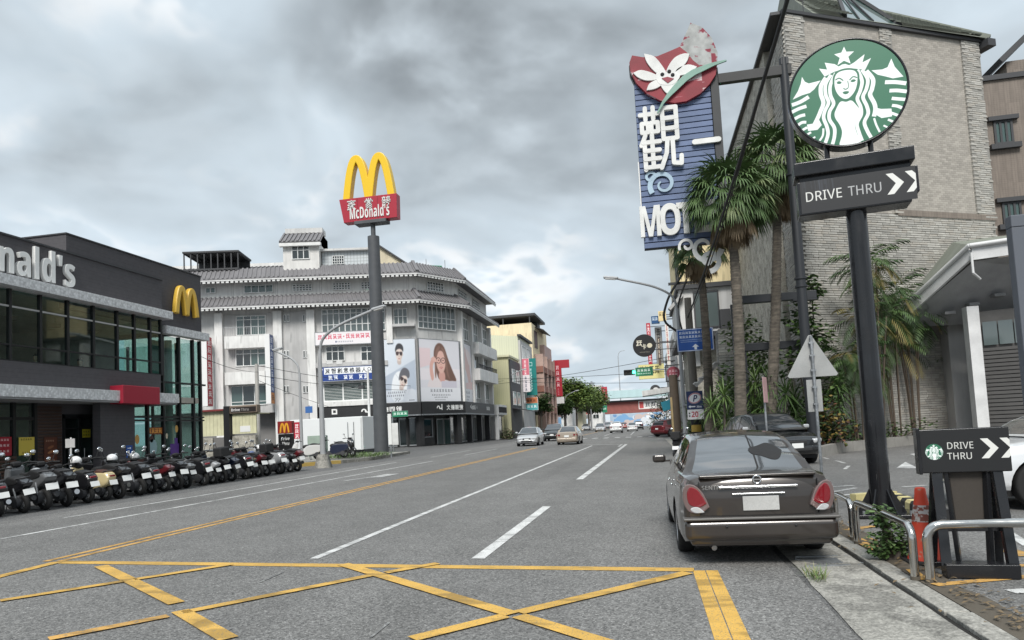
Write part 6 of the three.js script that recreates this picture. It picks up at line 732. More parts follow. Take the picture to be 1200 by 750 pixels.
// ------------------------------------------------------------------ kerbside things by the cafe's lot
{
  const hoop = (label, a, c, h, r) => { const o = thing('steel_hoop', label, 'barrier', [a.x, lotY, a.z], 0, 'stainless hoops along the lot edge'), d = [c.x - a.x, c.z - a.z], L = Math.hypot(...d), u = [d[0] / L, d[1] / L], pts = [[0, -0.03, 0], [0, h * 0.55, 0]]; for (let i = 0; i <= 6; i++) { const t = i / 6 * Math.PI / 2, R = 0.13; pts.push([u[0] * R * (1 - Math.cos(t)), h - R + R * Math.sin(t), u[1] * R * (1 - Math.cos(t))]); } for (let i = 0; i <= 6; i++) { const t = i / 6 * Math.PI / 2, R = 0.13, q = L - R + R * Math.sin(t); pts.push([u[0] * q, h - R + R * Math.cos(t), u[1] * q]); } pts.push([d[0], h * 0.55, d[1]], [d[0], -0.03, d[1]]);
    mesh('tube', tube(pts, r, 90, 14), mat(0.56, 0.55, 0.53, 0.27, { metalness: 1, roughnessMap: tRough }), o); mesh('foot_collar', cyl(r * 1.15, r * 1.12, 0.03, 0, 0, 0, 14), mDirt, o); mesh('foot_collar', cyl(r * 1.15, r * 1.12, 0.03, d[0], 0, d[1], 14), mDirt, o); };
  hoop('short steel hoop beside the rear of the parked brown sedan', onLot(980.5, 618), onLot(1000, 632), 0.47, 0.036); hoop('steel hoop with the leafy weed growing against it', onLot(1005.5, 637), onLot(1073, 679), 0.5, 0.038);
  { const a = onLot(1091, 682); hoop('long steel hoop in front of the small black board stand', a, V3(a.x + 1.15, 0, a.z + 0.04), 0.52, 0.042); }
  const p = onLot(1098, 657), c = thing('traffic_cone', 'scuffed orange traffic cone beside the small black board', 'cone', [p.x - 0.13, lotY, p.z + 0.08]); c.scale.setScalar(1.12); const tC = pixTex(128, (u, v) => { const w = sstep(0.62, 0.7, fbm(u * 8, v * 8, 4, 8, 3)); return [mix(0.80, 0.72, w), mix(0.27, 0.5, w), mix(0.17, 0.42, w)]; }, 0.6);
  mesh('cone_body', new THREE.LatheGeometry([[0.155, 0.03], [0.15, 0.05], [0.135, 0.1], [0.1, 0.32], [0.06, 0.56], [0.05, 0.62], [0.045, 0.68], [0.03, 0.69], [0.0, 0.69]].map(([a, b]) => new THREE.Vector2(a, b)), 24), mat(1, 1, 1, 0.6, { map: tC }), c); mesh('base', rbb(-0.19, 0.19, 0, 0.035, -0.19, 0.19, 0.015), MT.rubber, c); mesh('reflective_band', new THREE.LatheGeometry([[0.093, 0.38], [0.067, 0.53]].map(([a, b]) => new THREE.Vector2(a, b)), 24), mat(0.62, 0.58, 0.56, 0.6, { map: pixTex(128, (u, v) => { const w = sstep(0.46, 0.56, fbm(u * 9, v * 9, 4, 9, 5)); return [mix(0.62, 0.9, w), mix(0.35, 0.9, w), mix(0.3, 0.9, w)]; }, 0.3) }), c);
  // black and yellow wheel-stop kerb, piece by piece
  const a = onLot(1049, 590), d = onLot(1108, 612), o = thing('hazard_kerb', 'black and yellow striped kerb running behind the cone', 'kerb', [a.x, lotY, a.z]); const n = 10, yel = mottled(0.62, 0.54, 0.26, 0.7), prof = (w) => poly([[-0.11, 0], [0.11, 0], [0.1, 0.13], [0.07, 0.17], [-0.07, 0.17], [-0.1, 0.13]], w, 0.004);
  for (let i = 0; i < n; i++) { const t = i / n, g = prof(a.distanceTo(d) / n - 0.012), ry = Math.atan2(d.x - a.x, d.z - a.z); mesh('kerb_block', g.rotateY(ry).translate((d.x - a.x) * t, 0, (d.z - a.z) * t), i % 2 ? MT.blackMatte : yel, o); }
  const e = onLot(1000, 587), f = onLot(1048, 583), k = thing('yellow_kerb', 'worn yellow kerb behind the black pole base', 'kerb', [e.x, lotY, e.z]); mesh('kerb_block', beam([0, 0.06, 0], [(f.x - e.x) * 0.48, 0.06, (f.z - e.z) * 0.48], 0.16, 0.12), yel, k); mesh('kerb_block', beam([(f.x - e.x) * 0.5, 0.06, (f.z - e.z) * 0.5], [f.x - e.x, 0.06, f.z - e.z], 0.16, 0.12), yel, k);
  const g1 = onLot(1118, 588), wb = thing('wheel_stop', 'dark rubber wheel stop beside the striped kerb', 'wheel stop', [g1.x, lotY, g1.z], 0.5); mesh('rubber_block', poly([[-0.09, 0], [0.09, 0], [0.05, 0.12], [-0.05, 0.12]], 0.9, 0.01).rotateY(Math.PI / 2), MT.rubber, wb);
  // back of the triangular warning sign
  const t = thing('road_sign', 'bare metal back of a triangular road sign with a small plate below', 'sign', [3.95, lotY, -17.5]); mesh('post', [cyl(0.035, 0.035, 3.42, 0.01, 0, -0.05, 12)], MT.galv, t); const tri = mottled(0.34, 0.345, 0.34, 0.55);
  mesh('triangle_plate', poly([[-0.56, 2.49], [-0.52, 2.45], [0.52, 2.45], [0.56, 2.49], [0.03, 3.44], [-0.03, 3.44]], 0.012, 0.004).translate(0, 0, -0.13), tri, t); mesh('lower_plate', rbb(-0.16, 0.17, 1.62, 2.38, -0.12, -0.105, 0.004), tri, t); mesh('clamp', [2.6, 2.95, 3.2, 1.8, 2.2].map((y) => bx(0.12, 0.05, 0.1, 0.01, y, -0.07)).slice(0, 1), MT.galv, t); for (const y of [2.95, 3.25, 1.8, 2.2]) mesh('clamp', bx(0.12, 0.04, 0.1, 0.01, y, -0.07), MT.galv, t);
  const s = thing('road_sign', 'red edged narrow sign seen edge-on beside the black car', 'sign', [3.36, lotY, -21], 1.15); mesh('post', cyl(0.03, 0.03, 2.7, 0, 0, 0, 10), MT.galv, s); mesh('plate', rbb(-0.2, 0.2, 1.95, 2.68, 0.03, 0.05, 0.01), mottled(0.48, 0.30, 0.30, 0.6), s);
}
// ------------------------------------------------------------------ poles, lamps and signs along the right kerb
function lampPost(label, pos, h, reach, dirA, m = MT.greyPole, r = 0.11) {
  const o = thing('street_lamp', label, 'street lamp', pos), c = Math.cos(dirA), s = Math.sin(dirA); mesh('pole', [cyl(r, r * 0.62, h, 0, 0, 0, 14), cyl(r * 1.5, r * 1.3, 0.5, 0, 0, 0, 14)], m, o);
  mesh('arm', tube([[0, h - 0.05, 0], [c * reach * 0.06, h + 0.55, s * reach * 0.06], [c * reach * 0.3, h + 1.05, s * reach * 0.3], [c * reach, h + 1.7, s * reach]], r * 0.5, 28, 8), m, o);
  const g = rbx(0.72, 0.13, 0.26, 0.3, 0, 0, 0.06).rotateZ(0.15).rotateY(-dirA).translate(c * reach, h + 1.72, s * reach); mesh('lamp_head', g, mottled(0.4, 0.41, 0.42, 0.5), o); mesh('diffuser', bx(0.5, 0.03, 0.2, 0.32, -0.07, 0).rotateZ(0.15).rotateY(-dirA).translate(c * reach, h + 1.72, s * reach), MT.whitePaint, o); return o;
}
{
  const z = -34, b = onZ(803, 500, z); lampPost('grey street lamp whose arm reaches over the road by the blue guide sign', [b.x, 0.03, z], onZ(797, 356, z).y - 0.25, 2.75, Math.PI, MT.greyPole, 0.11);
  const A = onZ(792, 387, z), B = onZ(835, 386, z), C = onZ(792, 413.5, z), o = thing('guide_sign', 'blue guide sign with white writing and an upward arrow', 'sign', [b.x, 0.03, z + 0.2]), x0 = A.x - b.x, x1 = B.x - b.x, y0 = C.y - 0.03, y1 = A.y - 0.03;
  mesh('plate', rbb(x0, x1, y0, y1, -0.02, 0.02, 0.01), MT.galv, o); mesh('print', sheet(x1 - x0 - 0.02, y1 - y0 - 0.02, (x0 + x1) / 2, (y0 + y1) / 2, 0.024), printMat(512, 320, (x, w, h) => { x.fillStyle = '#2456a6'; x.fillRect(0, 0, w, h); x.strokeStyle = '#e8eef6'; x.lineWidth = 8; x.strokeRect(8, 8, w - 16, h - 16); hanLine(x, 10, 36, 34, 38, 6, 0.12, 3); hanLine(x, 10, 36, 92, 38, 6, 0.12, 33); x.globalAlpha = 0.85; hanLine(x, 22, 50, 150, 13, 5, 0.12, 63); hanLine(x, 22, 50, 176, 13, 5, 0.12, 93); x.globalAlpha = 1; fillPts(x, '#eef3fa', [[256, 220], [306, 262], [274, 262], [274, 300], [238, 300], [238, 262], [206, 262]]); }), o, true); mesh('bracket', [bb(-0.06, 0.06, y0 + 0.2, y0 + 0.26, -0.2, -0.02), bb(-0.06, 0.06, y1 - 0.3, y1 - 0.24, -0.2, -0.02)].slice(0, 1), MT.galv, o); mesh('bracket', bb(-0.06, 0.06, y1 - 0.3, y1 - 0.24, -0.2, -0.02), MT.galv, o);
  const D = onZ(803.5, 459, z), E = onZ(825, 491, z), q = thing('parking_sign', 'navy and white parking sign reading P and 20', 'sign', [b.x, 0.03, z + 0.22]), px0 = D.x - b.x, px1 = E.x - b.x, py1 = D.y - 0.03, py0 = E.y - 0.03;
  mesh('plate', rbb(px0, px1, py0, py1, -0.02, 0.02, 0.01), MT.galv, q); mesh('bracket', bb(-0.06, px0 + 0.3, (py0 + py1) / 2, (py0 + py1) / 2 + 0.08, -0.2, -0.02), MT.galv, q);
  mesh('print', sheet(px1 - px0 - 0.01, py1 - py0 - 0.01, (px0 + px1) / 2, (py0 + py1) / 2, 0.024), printMat(256, 384, (x, w, h) => { x.fillStyle = '#24345f'; x.fillRect(0, 0, w, 250); x.fillStyle = '#e9e6e8'; x.fillRect(0, 250, w, 134); ell(x, 128, 96, 104, 72, '#e9e9ee', -0.2); x.strokeStyle = '#b9384a'; x.lineWidth = 9; x.beginPath(); x.ellipse(128, 96, 96, 64, -0.2, 0, 7); x.stroke(); x.fillStyle = '#1d2c58'; x.font = 'italic bold 124px sans-serif'; x.fillText('P', 86, 142); x.fillStyle = '#eef0f4'; fillPts(x, '#eef0f4', [[20, 210], [54, 188], [54, 202], [130, 202], [130, 218], [54, 218], [54, 232]]); x.font = 'bold 40px sans-serif'; x.fillText('30m', 148, 228); x.fillStyle = '#bb2d43'; x.font = 'bold 104px sans-serif'; x.fillText('20', 58, 352); x.fillStyle = '#2a2a34'; x.fillRect(20, 290, 22, 22); x.fillRect(20, 326, 22, 22); x.font = '40px sans-serif'; x.strokeStyle = '#2a2a34'; hanLine(x, 2, 186, 312, 26, 4, 0.12, 7); }), q, true);
  // concrete utility pole with a yellow and black foot, and the leaning timber
  const u = onZ(816, 500, -36), up = thing('utility_pole', 'weathered utility pole with a yellow striped foot beside the hedge', 'utility pole', [u.x, 0.04, -36]); mesh('pole', [cyl(0.23, 0.17, onZ(808, 350, -36).y, 0, 0, 0, 16)], mottled(0.17, 0.155, 0.135, 0.85), up); for (let i = 0; i < 5; i++) mesh('foot_band', cyl(0.245, 0.242, 0.34, 0, 0.25 + i * 0.35, 0, 16), i % 2 ? MT.blackMatte : mottled(0.55, 0.36, 0.07, 0.7), up); mesh('crossarm', bb(-0.9, 0.9, 8.4, 8.52, -0.08, 0.08), MT.darkGrey, up); mesh('cable_bundle', [tube([[-0.1, 9.0, 0.2], [-1.0, 7.6, 0.2], [-1.2, 6.6, 0.1], [-0.6, 6.0, 0]], 0.06, 20, 7), tube([[0, 8.6, 0.15], [-0.5, 7.2, 0.1], [-0.3, 5.6, 0.1]], 0.05, 20, 6)], MT.blackMatte, up);
  const v = onZ(793, 505, -58), wp = thing('utility_pole', 'thick brown timber pole with pale stripes near the red car', 'utility pole', [v.x, 0.04, -58]); mesh('pole', cyl(0.42, 0.34, 5.2, 0, 0, 0, 14), mottled(0.13, 0.10, 0.075, 0.9), wp); mesh('stripe', bb(-0.36, -0.2, 0.2, 3.4, 0.3, 0.36), mottled(0.5, 0.38, 0.2, 0.8), wp);
  { const x = onZ(788, 480, -66).x, t = thing('utility_pole', 'slim white pole standing at the corner of the cross street', 'utility pole', [x, 0.04, -66]); mesh('pole', cyl(0.12, 0.1, 6.6, 0, 0, 0, 10), MT.whitePaint, t); mesh('cap', cyl(0.12, 0.02, 0.1, 0, 6.6, 0, 10), MT.whitePaint, t); }
  // traffic signal on a mast arm
  const tl = onZ(775, 436, -66), ts = thing('traffic_light', 'horizontal traffic light showing green on a long mast arm', 'traffic light', [3.1, 0.03, -66]); mesh('pole', cyl(0.12, 0.1, 7.4, 0, 0, 0, 12), MT.greyPole, ts); const L0 = onZ(731, 437, -66).x - 3.1, L1 = onZ(744, 436, -66).x - 3.1, hy = onZ(738, 437, -66).y; mesh('arm', bar([0, hy + 0.1, 0], [L0 + 0.3, hy + 0.1, 0], 0.06), MT.greyPole, ts); mesh('housing', rbb(L0, L1, hy - 0.26, hy + 0.26, 0.06, 0.3, 0.08), MT.blackMatte, ts);
  for (let i = 0; i < 3; i++) { const x = L0 + 0.22 + i * 0.36; mesh('lamp', new THREE.CylinderGeometry(0.15, 0.15, 0.02, 18).rotateX(Math.PI / 2).translate(x, hy, 0.305), i === 2 ? new THREE.MeshStandardMaterial({ color: rgb(0.05, 0.6, 0.4), emissive: rgb(0.10, 1, 0.62), emissiveIntensity: 0.9 }) : mat(0.02, 0.015, 0.012, 0.3), ts); mesh('visor', new THREE.CylinderGeometry(0.17, 0.17, 0.16, 14, 1, true, Math.PI * 0.5, Math.PI).rotateX(Math.PI / 2).translate(x, hy, 0.37), MT.blackMatte, ts); }
  { const pl = new THREE.PointLight(rgb(0.2, 1, 0.7), 0.6, 4); pl.position.set(L0 + 0.94, hy, 0.42); pl.castShadow = true; ts.add(pl); }
  for (const [x, y] of [[-0.3, 3.4], [-0.3, 2.6]]) mesh('side_signal', rbb(x - 0.15, x + 0.15, y, y + 0.7, 0.1, 0.3, 0.04), mat(0.02, 0.09, 0.07, 0.5), ts);
  const gp = thing('street_sign', 'green street name sign hanging from the traffic light arm', 'sign', [3.1, 0.03, -65.8]); { const a = onZ(744.5, 432, -66).x - 3.1, c = onZ(765, 432, -66).x - 3.1; mesh('plate', bb(a, c, hy - 0.42, hy + 0.4, 0, 0.04), MT.galv, gp); mesh('print', sheet(c - a - 0.03, 0.78, (a + c) / 2, hy - 0.01, 0.045), printMat(192, 96, (x, w, h) => { x.fillStyle = '#1c6a4a'; x.fillRect(0, 0, w, h); x.strokeStyle = '#e4efe8'; hanLine(x, 4, 20, 16, 30, 8, 0.12, 3); hanLine(x, 8, 20, 62, 14, 5, 0.12, 23); }), gp, true); mesh('hanger', [bb(a + 0.2, a + 0.26, hy + 0.1, hy + 0.5, -0.1, 0)], MT.galv, gp); }
}
// ------------------------------------------------------------------ the shop row behind the hedge with its crowd of signs
block('shop_row', 'grey shop row with projecting signs beyond the hedge', 3.2, 14, 9.5, -70, -100, mWallGrey, (P, b, F) => { P('awning', beam([3.2, 4.6, -70.4], [-0.2, 4.3, -70.4], 3, 0.5), mWallPale); P('teal_awning', beam([3.2, 3.3, -69.2], [1.6, 2.9, -69.2], 1.8, 0.9), mat(0.02, 0.22, 0.30, 0.6)); stackWins(b, F, [0.6, 3.2], [4.9, 7.2], 2, 1.6); P('arcade', bb(3.19, 3.25, 0.1, 3.0, -99, -70.5), mWinDark); P('parapet', bb(3.1, 14, 9.5, 10.2, -100, -69.9), mWallPale); });
{
  const rb = (label, a, c, z, col, draw, w, h) => { const A = onZ(...a, z), C = onZ(...c, z); bladeZ(label, A.x, C.x, C.y, A.y, z, col, draw, w, h, 3.3); };
  const pr = (bg, fg, n, s, v) => (x, w, h) => { x.fillStyle = bg; x.fillRect(0, 0, w, h); x.strokeStyle = fg; hanLine(x, n, (v ? w - s : 10) / (v ? 2 : 1), 12, s, 8, 0.13, n + s, v); };
  rb('yellow sign board above the white awning beyond the traffic light', [748, 428], [779, 443], -72, mat(0.5, 0.45, 0.2, 0.6), pr('#d8cf8e', '#4d4a30', 4, 70, false), 384, 128);
  rb('tall red vertical sign high on the shop row', [757, 379], [765, 430], -76, mat(0.35, 0.03, 0.05, 0.5), pr('#b02a3c', '#efd6d6', 5, 60, true), 96, 384);
  rb('grey vertical sign with dark characters on the shop row', [767, 384], [778, 428], -74, MT.darkGrey, pr('#8d8b88', '#2d2c2c', 4, 70, true), 128, 384);
  rb('dark blue square sign at the top of the shop row', [763, 371], [773, 379], -73, mat(0.03, 0.1, 0.2, 0.5), pr('#1d4a78', '#c9d6e2', 2, 44, false), 128, 96);
  rb('white vertical sign with red rows beside the grey one', [779, 380], [786, 428], -71.5, MT.white, pr('#dcd6cf', '#a23a3a', 6, 48, true), 96, 384);
  rb('cream square sign topping the stacked shop signs', [771, 365], [781, 376], -72.5, mCream, pr('#dcc896', '#6d5a34', 2, 44, false), 128, 112);
  rb('narrow brown sign strip lowest on the shop row', [770, 396], [775, 428], -70.8, MT.darkGrey, pr('#5a4a3e', '#d8cdbd', 4, 50, true), 80, 320);
  const z = -52, c = onZ(755, 405, z), o = thing('round_sign', 'round black shop sign with pale brush characters', 'sign', [c.x, c.y, z]), R = onZ(768.5, 405, z).x - c.x; mesh('disc', new THREE.CylinderGeometry(R, R, 0.2, 40).rotateX(Math.PI / 2), MT.black, o); { const g = new THREE.CircleGeometry(R * 0.96, 40).translate(0, 0, 0.106); g.userData.uvDone = true; mesh('print', g, printMat(256, 256, (x) => { x.fillStyle = '#17171a'; x.fillRect(0, 0, 256, 256); x.strokeStyle = '#d6d0bf'; han(x, '', 36, 56, 70, 0.13, 3); han(x, 'ka', 96, 112, 58, 0.13, 5); ell(x, 190, 132, 30, 28, '#cfc7b0'); x.strokeStyle = '#8b867a'; hanLine(x, 7, 70, 200, 13, 4, 0.12, 9); }), o, true); } mesh('bracket', [bar([R, 0.12, 0], [2.75 - c.x, 0.12, 0], 0.04), bar([R * 0.9, -0.35, 0], [2.75 - c.x, -0.35, 0], 0.03)], MT.darkGrey, o);
  const z2 = -60, c2 = onZ(789, 437, z2), o2 = thing('round_sign', 'round pink shop sign in a dark square frame', 'sign', [c2.x, c2.y, z2]); mesh('disc', new THREE.CylinderGeometry(0.55, 0.55, 0.18, 32).rotateX(Math.PI / 2), mat(0.36, 0.12, 0.16, 0.5), o2); mesh('frame', [bx(1.3, 0.08, 0.14, 0, 0.66, -0.1), bx(1.3, 0.08, 0.14, 0, -0.66, -0.1), bx(0.08, 1.24, 0.13, 0.61, 0, -0.1), bx(0.08, 1.24, 0.13, -0.61, 0, -0.1)], MT.darkGrey, o2); { const g = new THREE.CircleGeometry(0.5, 32).translate(0, 0, 0.096); g.userData.uvDone = true; mesh('print', g, printMat(128, 128, (x) => { x.fillStyle = '#a8505e'; x.fillRect(0, 0, 128, 128); x.strokeStyle = '#e6c5c8'; hanLine(x, 3, 18, 30, 26, 6, 0.12, 3); hanLine(x, 3, 18, 70, 26, 6, 0.12, 13); }), o2, true); }
  mesh('hanger', bar([0.6, 0.6, -0.1], [3.3 - c2.x, 0.6, -0.1], 0.04), MT.darkGrey, o2);
  const z3 = -71, c3 = onZ(768, 457, z3), o3 = thing('round_sign', 'round dark shop sign with a pale figure below the white awning', 'sign', [c3.x, c3.y, z3]); mesh('disc', new THREE.CylinderGeometry(0.52, 0.52, 0.15, 28).rotateX(Math.PI / 2), MT.darkGrey, o3); mesh('inner_disc', new THREE.CylinderGeometry(0.3, 0.3, 0.03, 20).rotateX(Math.PI / 2).translate(0.05, -0.05, 0.09), mWallPale, o3); mesh('bracket', bar([0.5, 0.2, 0], [3.3 - c3.x, 0.2, 0], 0.04), MT.darkGrey, o3);
}
// ------------------------------------------------------------------ the restaurant's drive-through corner and kerb island on the left
{
  const hL = (px, py) => onG(px, py);
  const l1 = hL(379, 548.5); lampPost('grey street lamp on a concrete foot at the road edge before the white container', [l1.x, l1.y, l1.z], onZ(371, 412, l1.z).y - l1.y, 3.0, 0.15, MT.greyPole, 0.14);
  { const f = thing('lamp_footing', 'tapered concrete footing of the road-edge street lamp', 'footing', [l1.x, l1.y - 0.02, l1.z]); mesh('block', new THREE.CylinderGeometry(0.3, 0.46, 0.62, 4).rotateY(Math.PI / 4).translate(0, 0.31, 0), mConc, f); mesh('cap', bx(0.36, 0.06, 0.36, 0, 0.65, 0), mConc, f); }
  const z2 = -42; lampPost('slender street lamp with a short bent arm beside the red banner', [onZ(354, 536, z2).x, 0.22, z2], onZ(351, 437, z2).y - 0.3, -1.9, 0.1, MT.greyPole, 0.12);
  const z3 = -44, up = thing('utility_pole', 'slim pale concrete pole in front of the grey block', 'utility pole', [onZ(303, 520, z3).x, 0.28, z3]); mesh('pole', cyl(0.16, 0.12, onZ(304, 431, z3).y, 0, 0, 0, 12), mottled(0.42, 0.41, 0.39, 0.8), up); mesh('band', cyl(0.17, 0.17, 0.1, 0, 3.2, 0, 12), MT.galv, up);
  const z4 = -55, wp = thing('utility_pole', 'white pole beside the dark sign pole with a small lamp', 'utility pole', [onZ(434, 520, z4).x, 0.3, z4]); mesh('pole', cyl(0.12, 0.09, onZ(434.5, 438, z4).y, 0, 0, 0, 10), MT.whitePaint, wp); mesh('lamp_arm', [bar([0, 5.2, 0], [-0.4, 5.4, 0], 0.03), bx(0.45, 0.3, 0.3, -0.6, 5.35, 0)], MT.darkGrey, wp);
  // yellow kerbed island
  const kA = hL(352, 547), kB = hL(398, 543.5), kC = hL(432, 540); const isl = thing('traffic_island', 'raised island with a worn yellow kerb and grass under the sign pole', 'island', [kA.x, 0.2, kA.z]); const yk = mottled(0.52, 0.36, 0.10, 0.75);
  const seg = (a, c, m) => { const L = a.distanceTo(c), n = Math.max(1, Math.round(L / 1.1)); for (let i = 0; i < n; i++) { const p = V3().lerpVectors(a, c, i / n), q = V3().lerpVectors(a, c, (i + 0.98) / n); pm(isl, 'kerb_block', beam([p.x, p.y + 0.06, p.z], [q.x, q.y + 0.06, q.z], 0.28, 0.26), m); } };
  const kL = V3(kA.x - 3.5, kA.y + 0.03, kA.z - 1.0); seg(kL, kA, yk); seg(kA, kB, yk); seg(kB, kC, mConc); seg(kC, V3(kC.x - 0.8, kC.y, kC.z - 9), mConc);
  pm(isl, 'island_top', quads([[kL.x, kL.y + 0.15, kL.z], [kA.x - 0.1, kA.y + 0.15, kA.z], [kB.x - 0.1, kB.y + 0.15, kB.z], [kC.x - 0.1, kC.y + 0.15, kC.z], [kC.x - 0.9, kC.y + 0.16, kC.z - 9], [kL.x - 1, kL.y + 0.2, kL.z - 12]], [[0, 1, 2, 3, 4, 5]]), mConc);
  // white container and green cabinet
  { const z = -50, a = onZ(340, 500, z), c = onZ(424.5, 487, z), o = thing('container', 'large white box container standing behind parked scooters', 'container', [(a.x + c.x) / 2, 0.36, z]), w = c.x - a.x, h = c.y - 0.5; mesh('box', rbb(-w / 2, w / 2, 0.2, h + 0.1, -5.5, 0, 0.04), mat(0.74, 0.76, 0.76, 0.5), o); for (const x of [-0.5, -0.02, 0.48]) mesh('corner_post', bb(x * w - 0.05, x * w + 0.05, 0.2, h, 0.001, 0.05), mottled(0.6, 0.62, 0.62, 0.5), o); mesh('skid', [bb(-w / 2, w / 2, 0, 0.2, -5.3, -0.2)], MT.darkGrey, o); mesh('door_bar', bar([w * 0.3, 0.4, 0.04], [w * 0.3, h - 0.3, 0.04], 0.025), MT.galv, o); mesh('door_bar', bar([w * 0.38, 0.4, 0.04], [w * 0.38, h - 0.3, 0.04], 0.025), MT.galv, o);
    const zb = -46, b0 = onZ(360, 511, zb), b1 = onZ(376, 545, zb), g = thing('utility_cabinet', 'pale green roadside utility cabinet in front of the container', 'cabinet', [b0.x, 0.3, zb]); mesh('cabinet_body', rbb(0, b1.x - b0.x + 0.3, 0, b0.y - 0.3, -0.6, 0, 0.03), mottled(0.30, 0.38, 0.32, 0.6), g); mesh('cabinet_door', rbb(0.08, b1.x - b0.x + 0.22, 0.12, b0.y - 0.4, 0, 0.02, 0.01), mottled(0.33, 0.41, 0.35, 0.6), g); }
  { // red banner beside it
    const z = -45.5, a = onZ(344, 495, z), c = onZ(352.5, 514, z), o = thing('banner', 'red banner with white characters leaning by the container', 'banner', [(a.x + c.x) / 2, 0.3, z]); const w = c.x - a.x; mesh('cloth', bb(-w / 2, w / 2, c.y - 0.3, a.y - 0.3, -0.02, 0.02), MT.red, o); mesh('print', sheet(w - 0.02, a.y - c.y - 0.02, 0, (a.y + c.y) / 2 - 0.3, 0.026), printMat(64, 128, (x, w2, h) => { x.fillStyle = '#b8283c'; x.fillRect(0, 0, w2, h); x.strokeStyle = '#f2e6e6'; hanLine(x, 3, 14, 10, 34, 6, 0.14, 3, true); }), o, true); mesh('pole', cyl(0.02, 0.02, a.y - 0.25, -w / 2 - 0.03, 0, 0, 8), MT.galv, o); }
  { // menu pillar: red arches panel over a black board
    const z = -36, a = onZ(327, 494, z), c = onZ(344, 532, z), m = onZ(336, 508, z), w = c.x - a.x, o = thing('menu_pillar', 'drive-through pillar with yellow arches on red above a black arrow board', 'sign', [(a.x + c.x) / 2, 0.25, z]); mesh('lower_board', rbb(-w / 2, w / 2, 0, m.y - 0.27, -0.15, 0.15, 0.02), MT.black, o); mesh('upper_board', rbb(-w / 2 - 0.02, w / 2 + 0.02, m.y - 0.25, a.y - 0.25, -0.16, 0.16, 0.02), mat(0.24, 0.02, 0.02, 0.5), o); mesh('arch_emblem', doubleArch(w * 0.62, (a.y - m.y) * 0.72, 0.045, 0.02, 0).map((g) => g.translate(0, m.y - 0.2, 0.163)), mat(0.75, 0.36, 0.03, 0.5), o); mesh('print', sheet(w - 0.04, m.y - 0.6, 0, (m.y - 0.25) / 2 + 0.12, 0.156), printMat(128, 192, (x, w2, h) => { x.fillStyle = '#141416'; x.fillRect(0, 0, w2, h); x.fillStyle = x.strokeStyle = '#d8d8d6'; x.font = 'italic bold 34px sans-serif'; x.fillText('Drive', 22, 44); x.fillText('Thru', 30, 82); fillPts(x, '#d8d8d6', [[24, 130], [52, 110], [52, 124], [104, 124], [104, 136], [52, 136], [52, 150]]); }), o, true); }
  { // order canopy: cream panels between black posts with a Drive Thru header
    const z = -41, o = thing('order_canopy', 'cream panelled drive-through booth with a black Drive Thru header', 'booth', [onZ(280, 520, z).x, 0.3, z]), ox = o.position.x; const X = (p) => onZ(p, 500, z).x - ox, Y = (p, q = 270) => onZ(q, p, z).y - 0.3; const cr = mottled(0.62, 0.60, 0.40, 0.7);
    for (let i = 0; i < 6; i++) mesh('cream_panel', bb(mix(X(238), X(264), i / 6), mix(X(238), X(264), (i + 0.95) / 6), Y(510), Y(481), -0.05, 0.05), cr, o); for (let i = 0; i < 7; i++) mesh('cream_panel', bb(mix(X(273), X(301), i / 7), mix(X(273), X(301), (i + 0.95) / 7), Y(509), Y(486), -0.05, 0.05), cr, o);
    mesh('stone_base', bb(X(238), X(250), 0, Y(512), -0.2, 0.1), mStone, o); mesh('stone_base', bb(X(273), X(300), 0, Y(511), -0.2, 0.1), mStone, o); mesh('doorway_shade_panel', bb(X(250), X(264), 0, Y(512), -0.15, 0), mottled(0.16, 0.155, 0.15, 0.7), o); mesh('post', rbb(X(265), X(272), 0, Y(476), -0.3, 0.3, 0.03), MT.black, o); mesh('header', rbb(X(272), X(304), Y(485), Y(476), -0.2, 0.25, 0.03), mInnerDark, o); mesh('red_trim', bb(X(236), X(265), Y(481), Y(479), -0.2, 0.3), mat(0.2, 0.03, 0.03, 0.5), o);  // panel across the booth doorway, coloured dark for the shade of the opening
    mesh('header_print', sheet(X(303) - X(273), Y(478) - Y(484), (X(273) + X(303)) / 2, (Y(478) + Y(484)) / 2, 0.256), printMat(256, 48, (x, w, h) => { x.fillStyle = '#241d1c'; x.fillRect(0, 0, w, h); x.fillStyle = '#e0dedc'; x.font = 'bold 36px sans-serif'; x.fillText('Drive', 6, 36); x.fillStyle = '#8b8886'; x.fillText('Thru', 106, 36); }), o, true); mesh('notice', bb(X(282), X(294), Y(507), Y(500), 0.05, 0.07), MT.white, o);
    mesh('cream_roof', bb(X(236), X(302), Y(486), Y(486) + 0.05, -1.5, -0.06), cr, o); }
  // pale rail along the drive-through lane, and a small notice on a post before the door
  { const z = -34, a = onZ(240, 535, z), c = onZ(316, 530, z), o = thing('handrail', 'pale steel handrail between scooters and the drive-through booth', 'railing', [a.x, 0.3, z]), L = c.x - a.x; for (const y of [0.55, 0.95]) mesh('rail', bar([0, y, 0], [L, y, 0], 0.045), mWallPale, o); for (const t of [0, 0.33, 0.66, 1]) mesh('post', cyl(0.045, 0.045, 0.98, L * t, 0, 0, 10), mWallPale, o); }
  { const o = thing('notice_post', 'small grey notice plate on a post before the restaurant door', 'sign', [-17.7, gy(-17.7), -19]); mesh('post', cyl(0.025, 0.025, 1.8, 0, 0, 0, 10), MT.whitePaint, o); mesh('plate', rbb(-0.17, 0.17, 1.48, 1.76, 0.02, 0.04, 0.005), mWallGrey, o); }
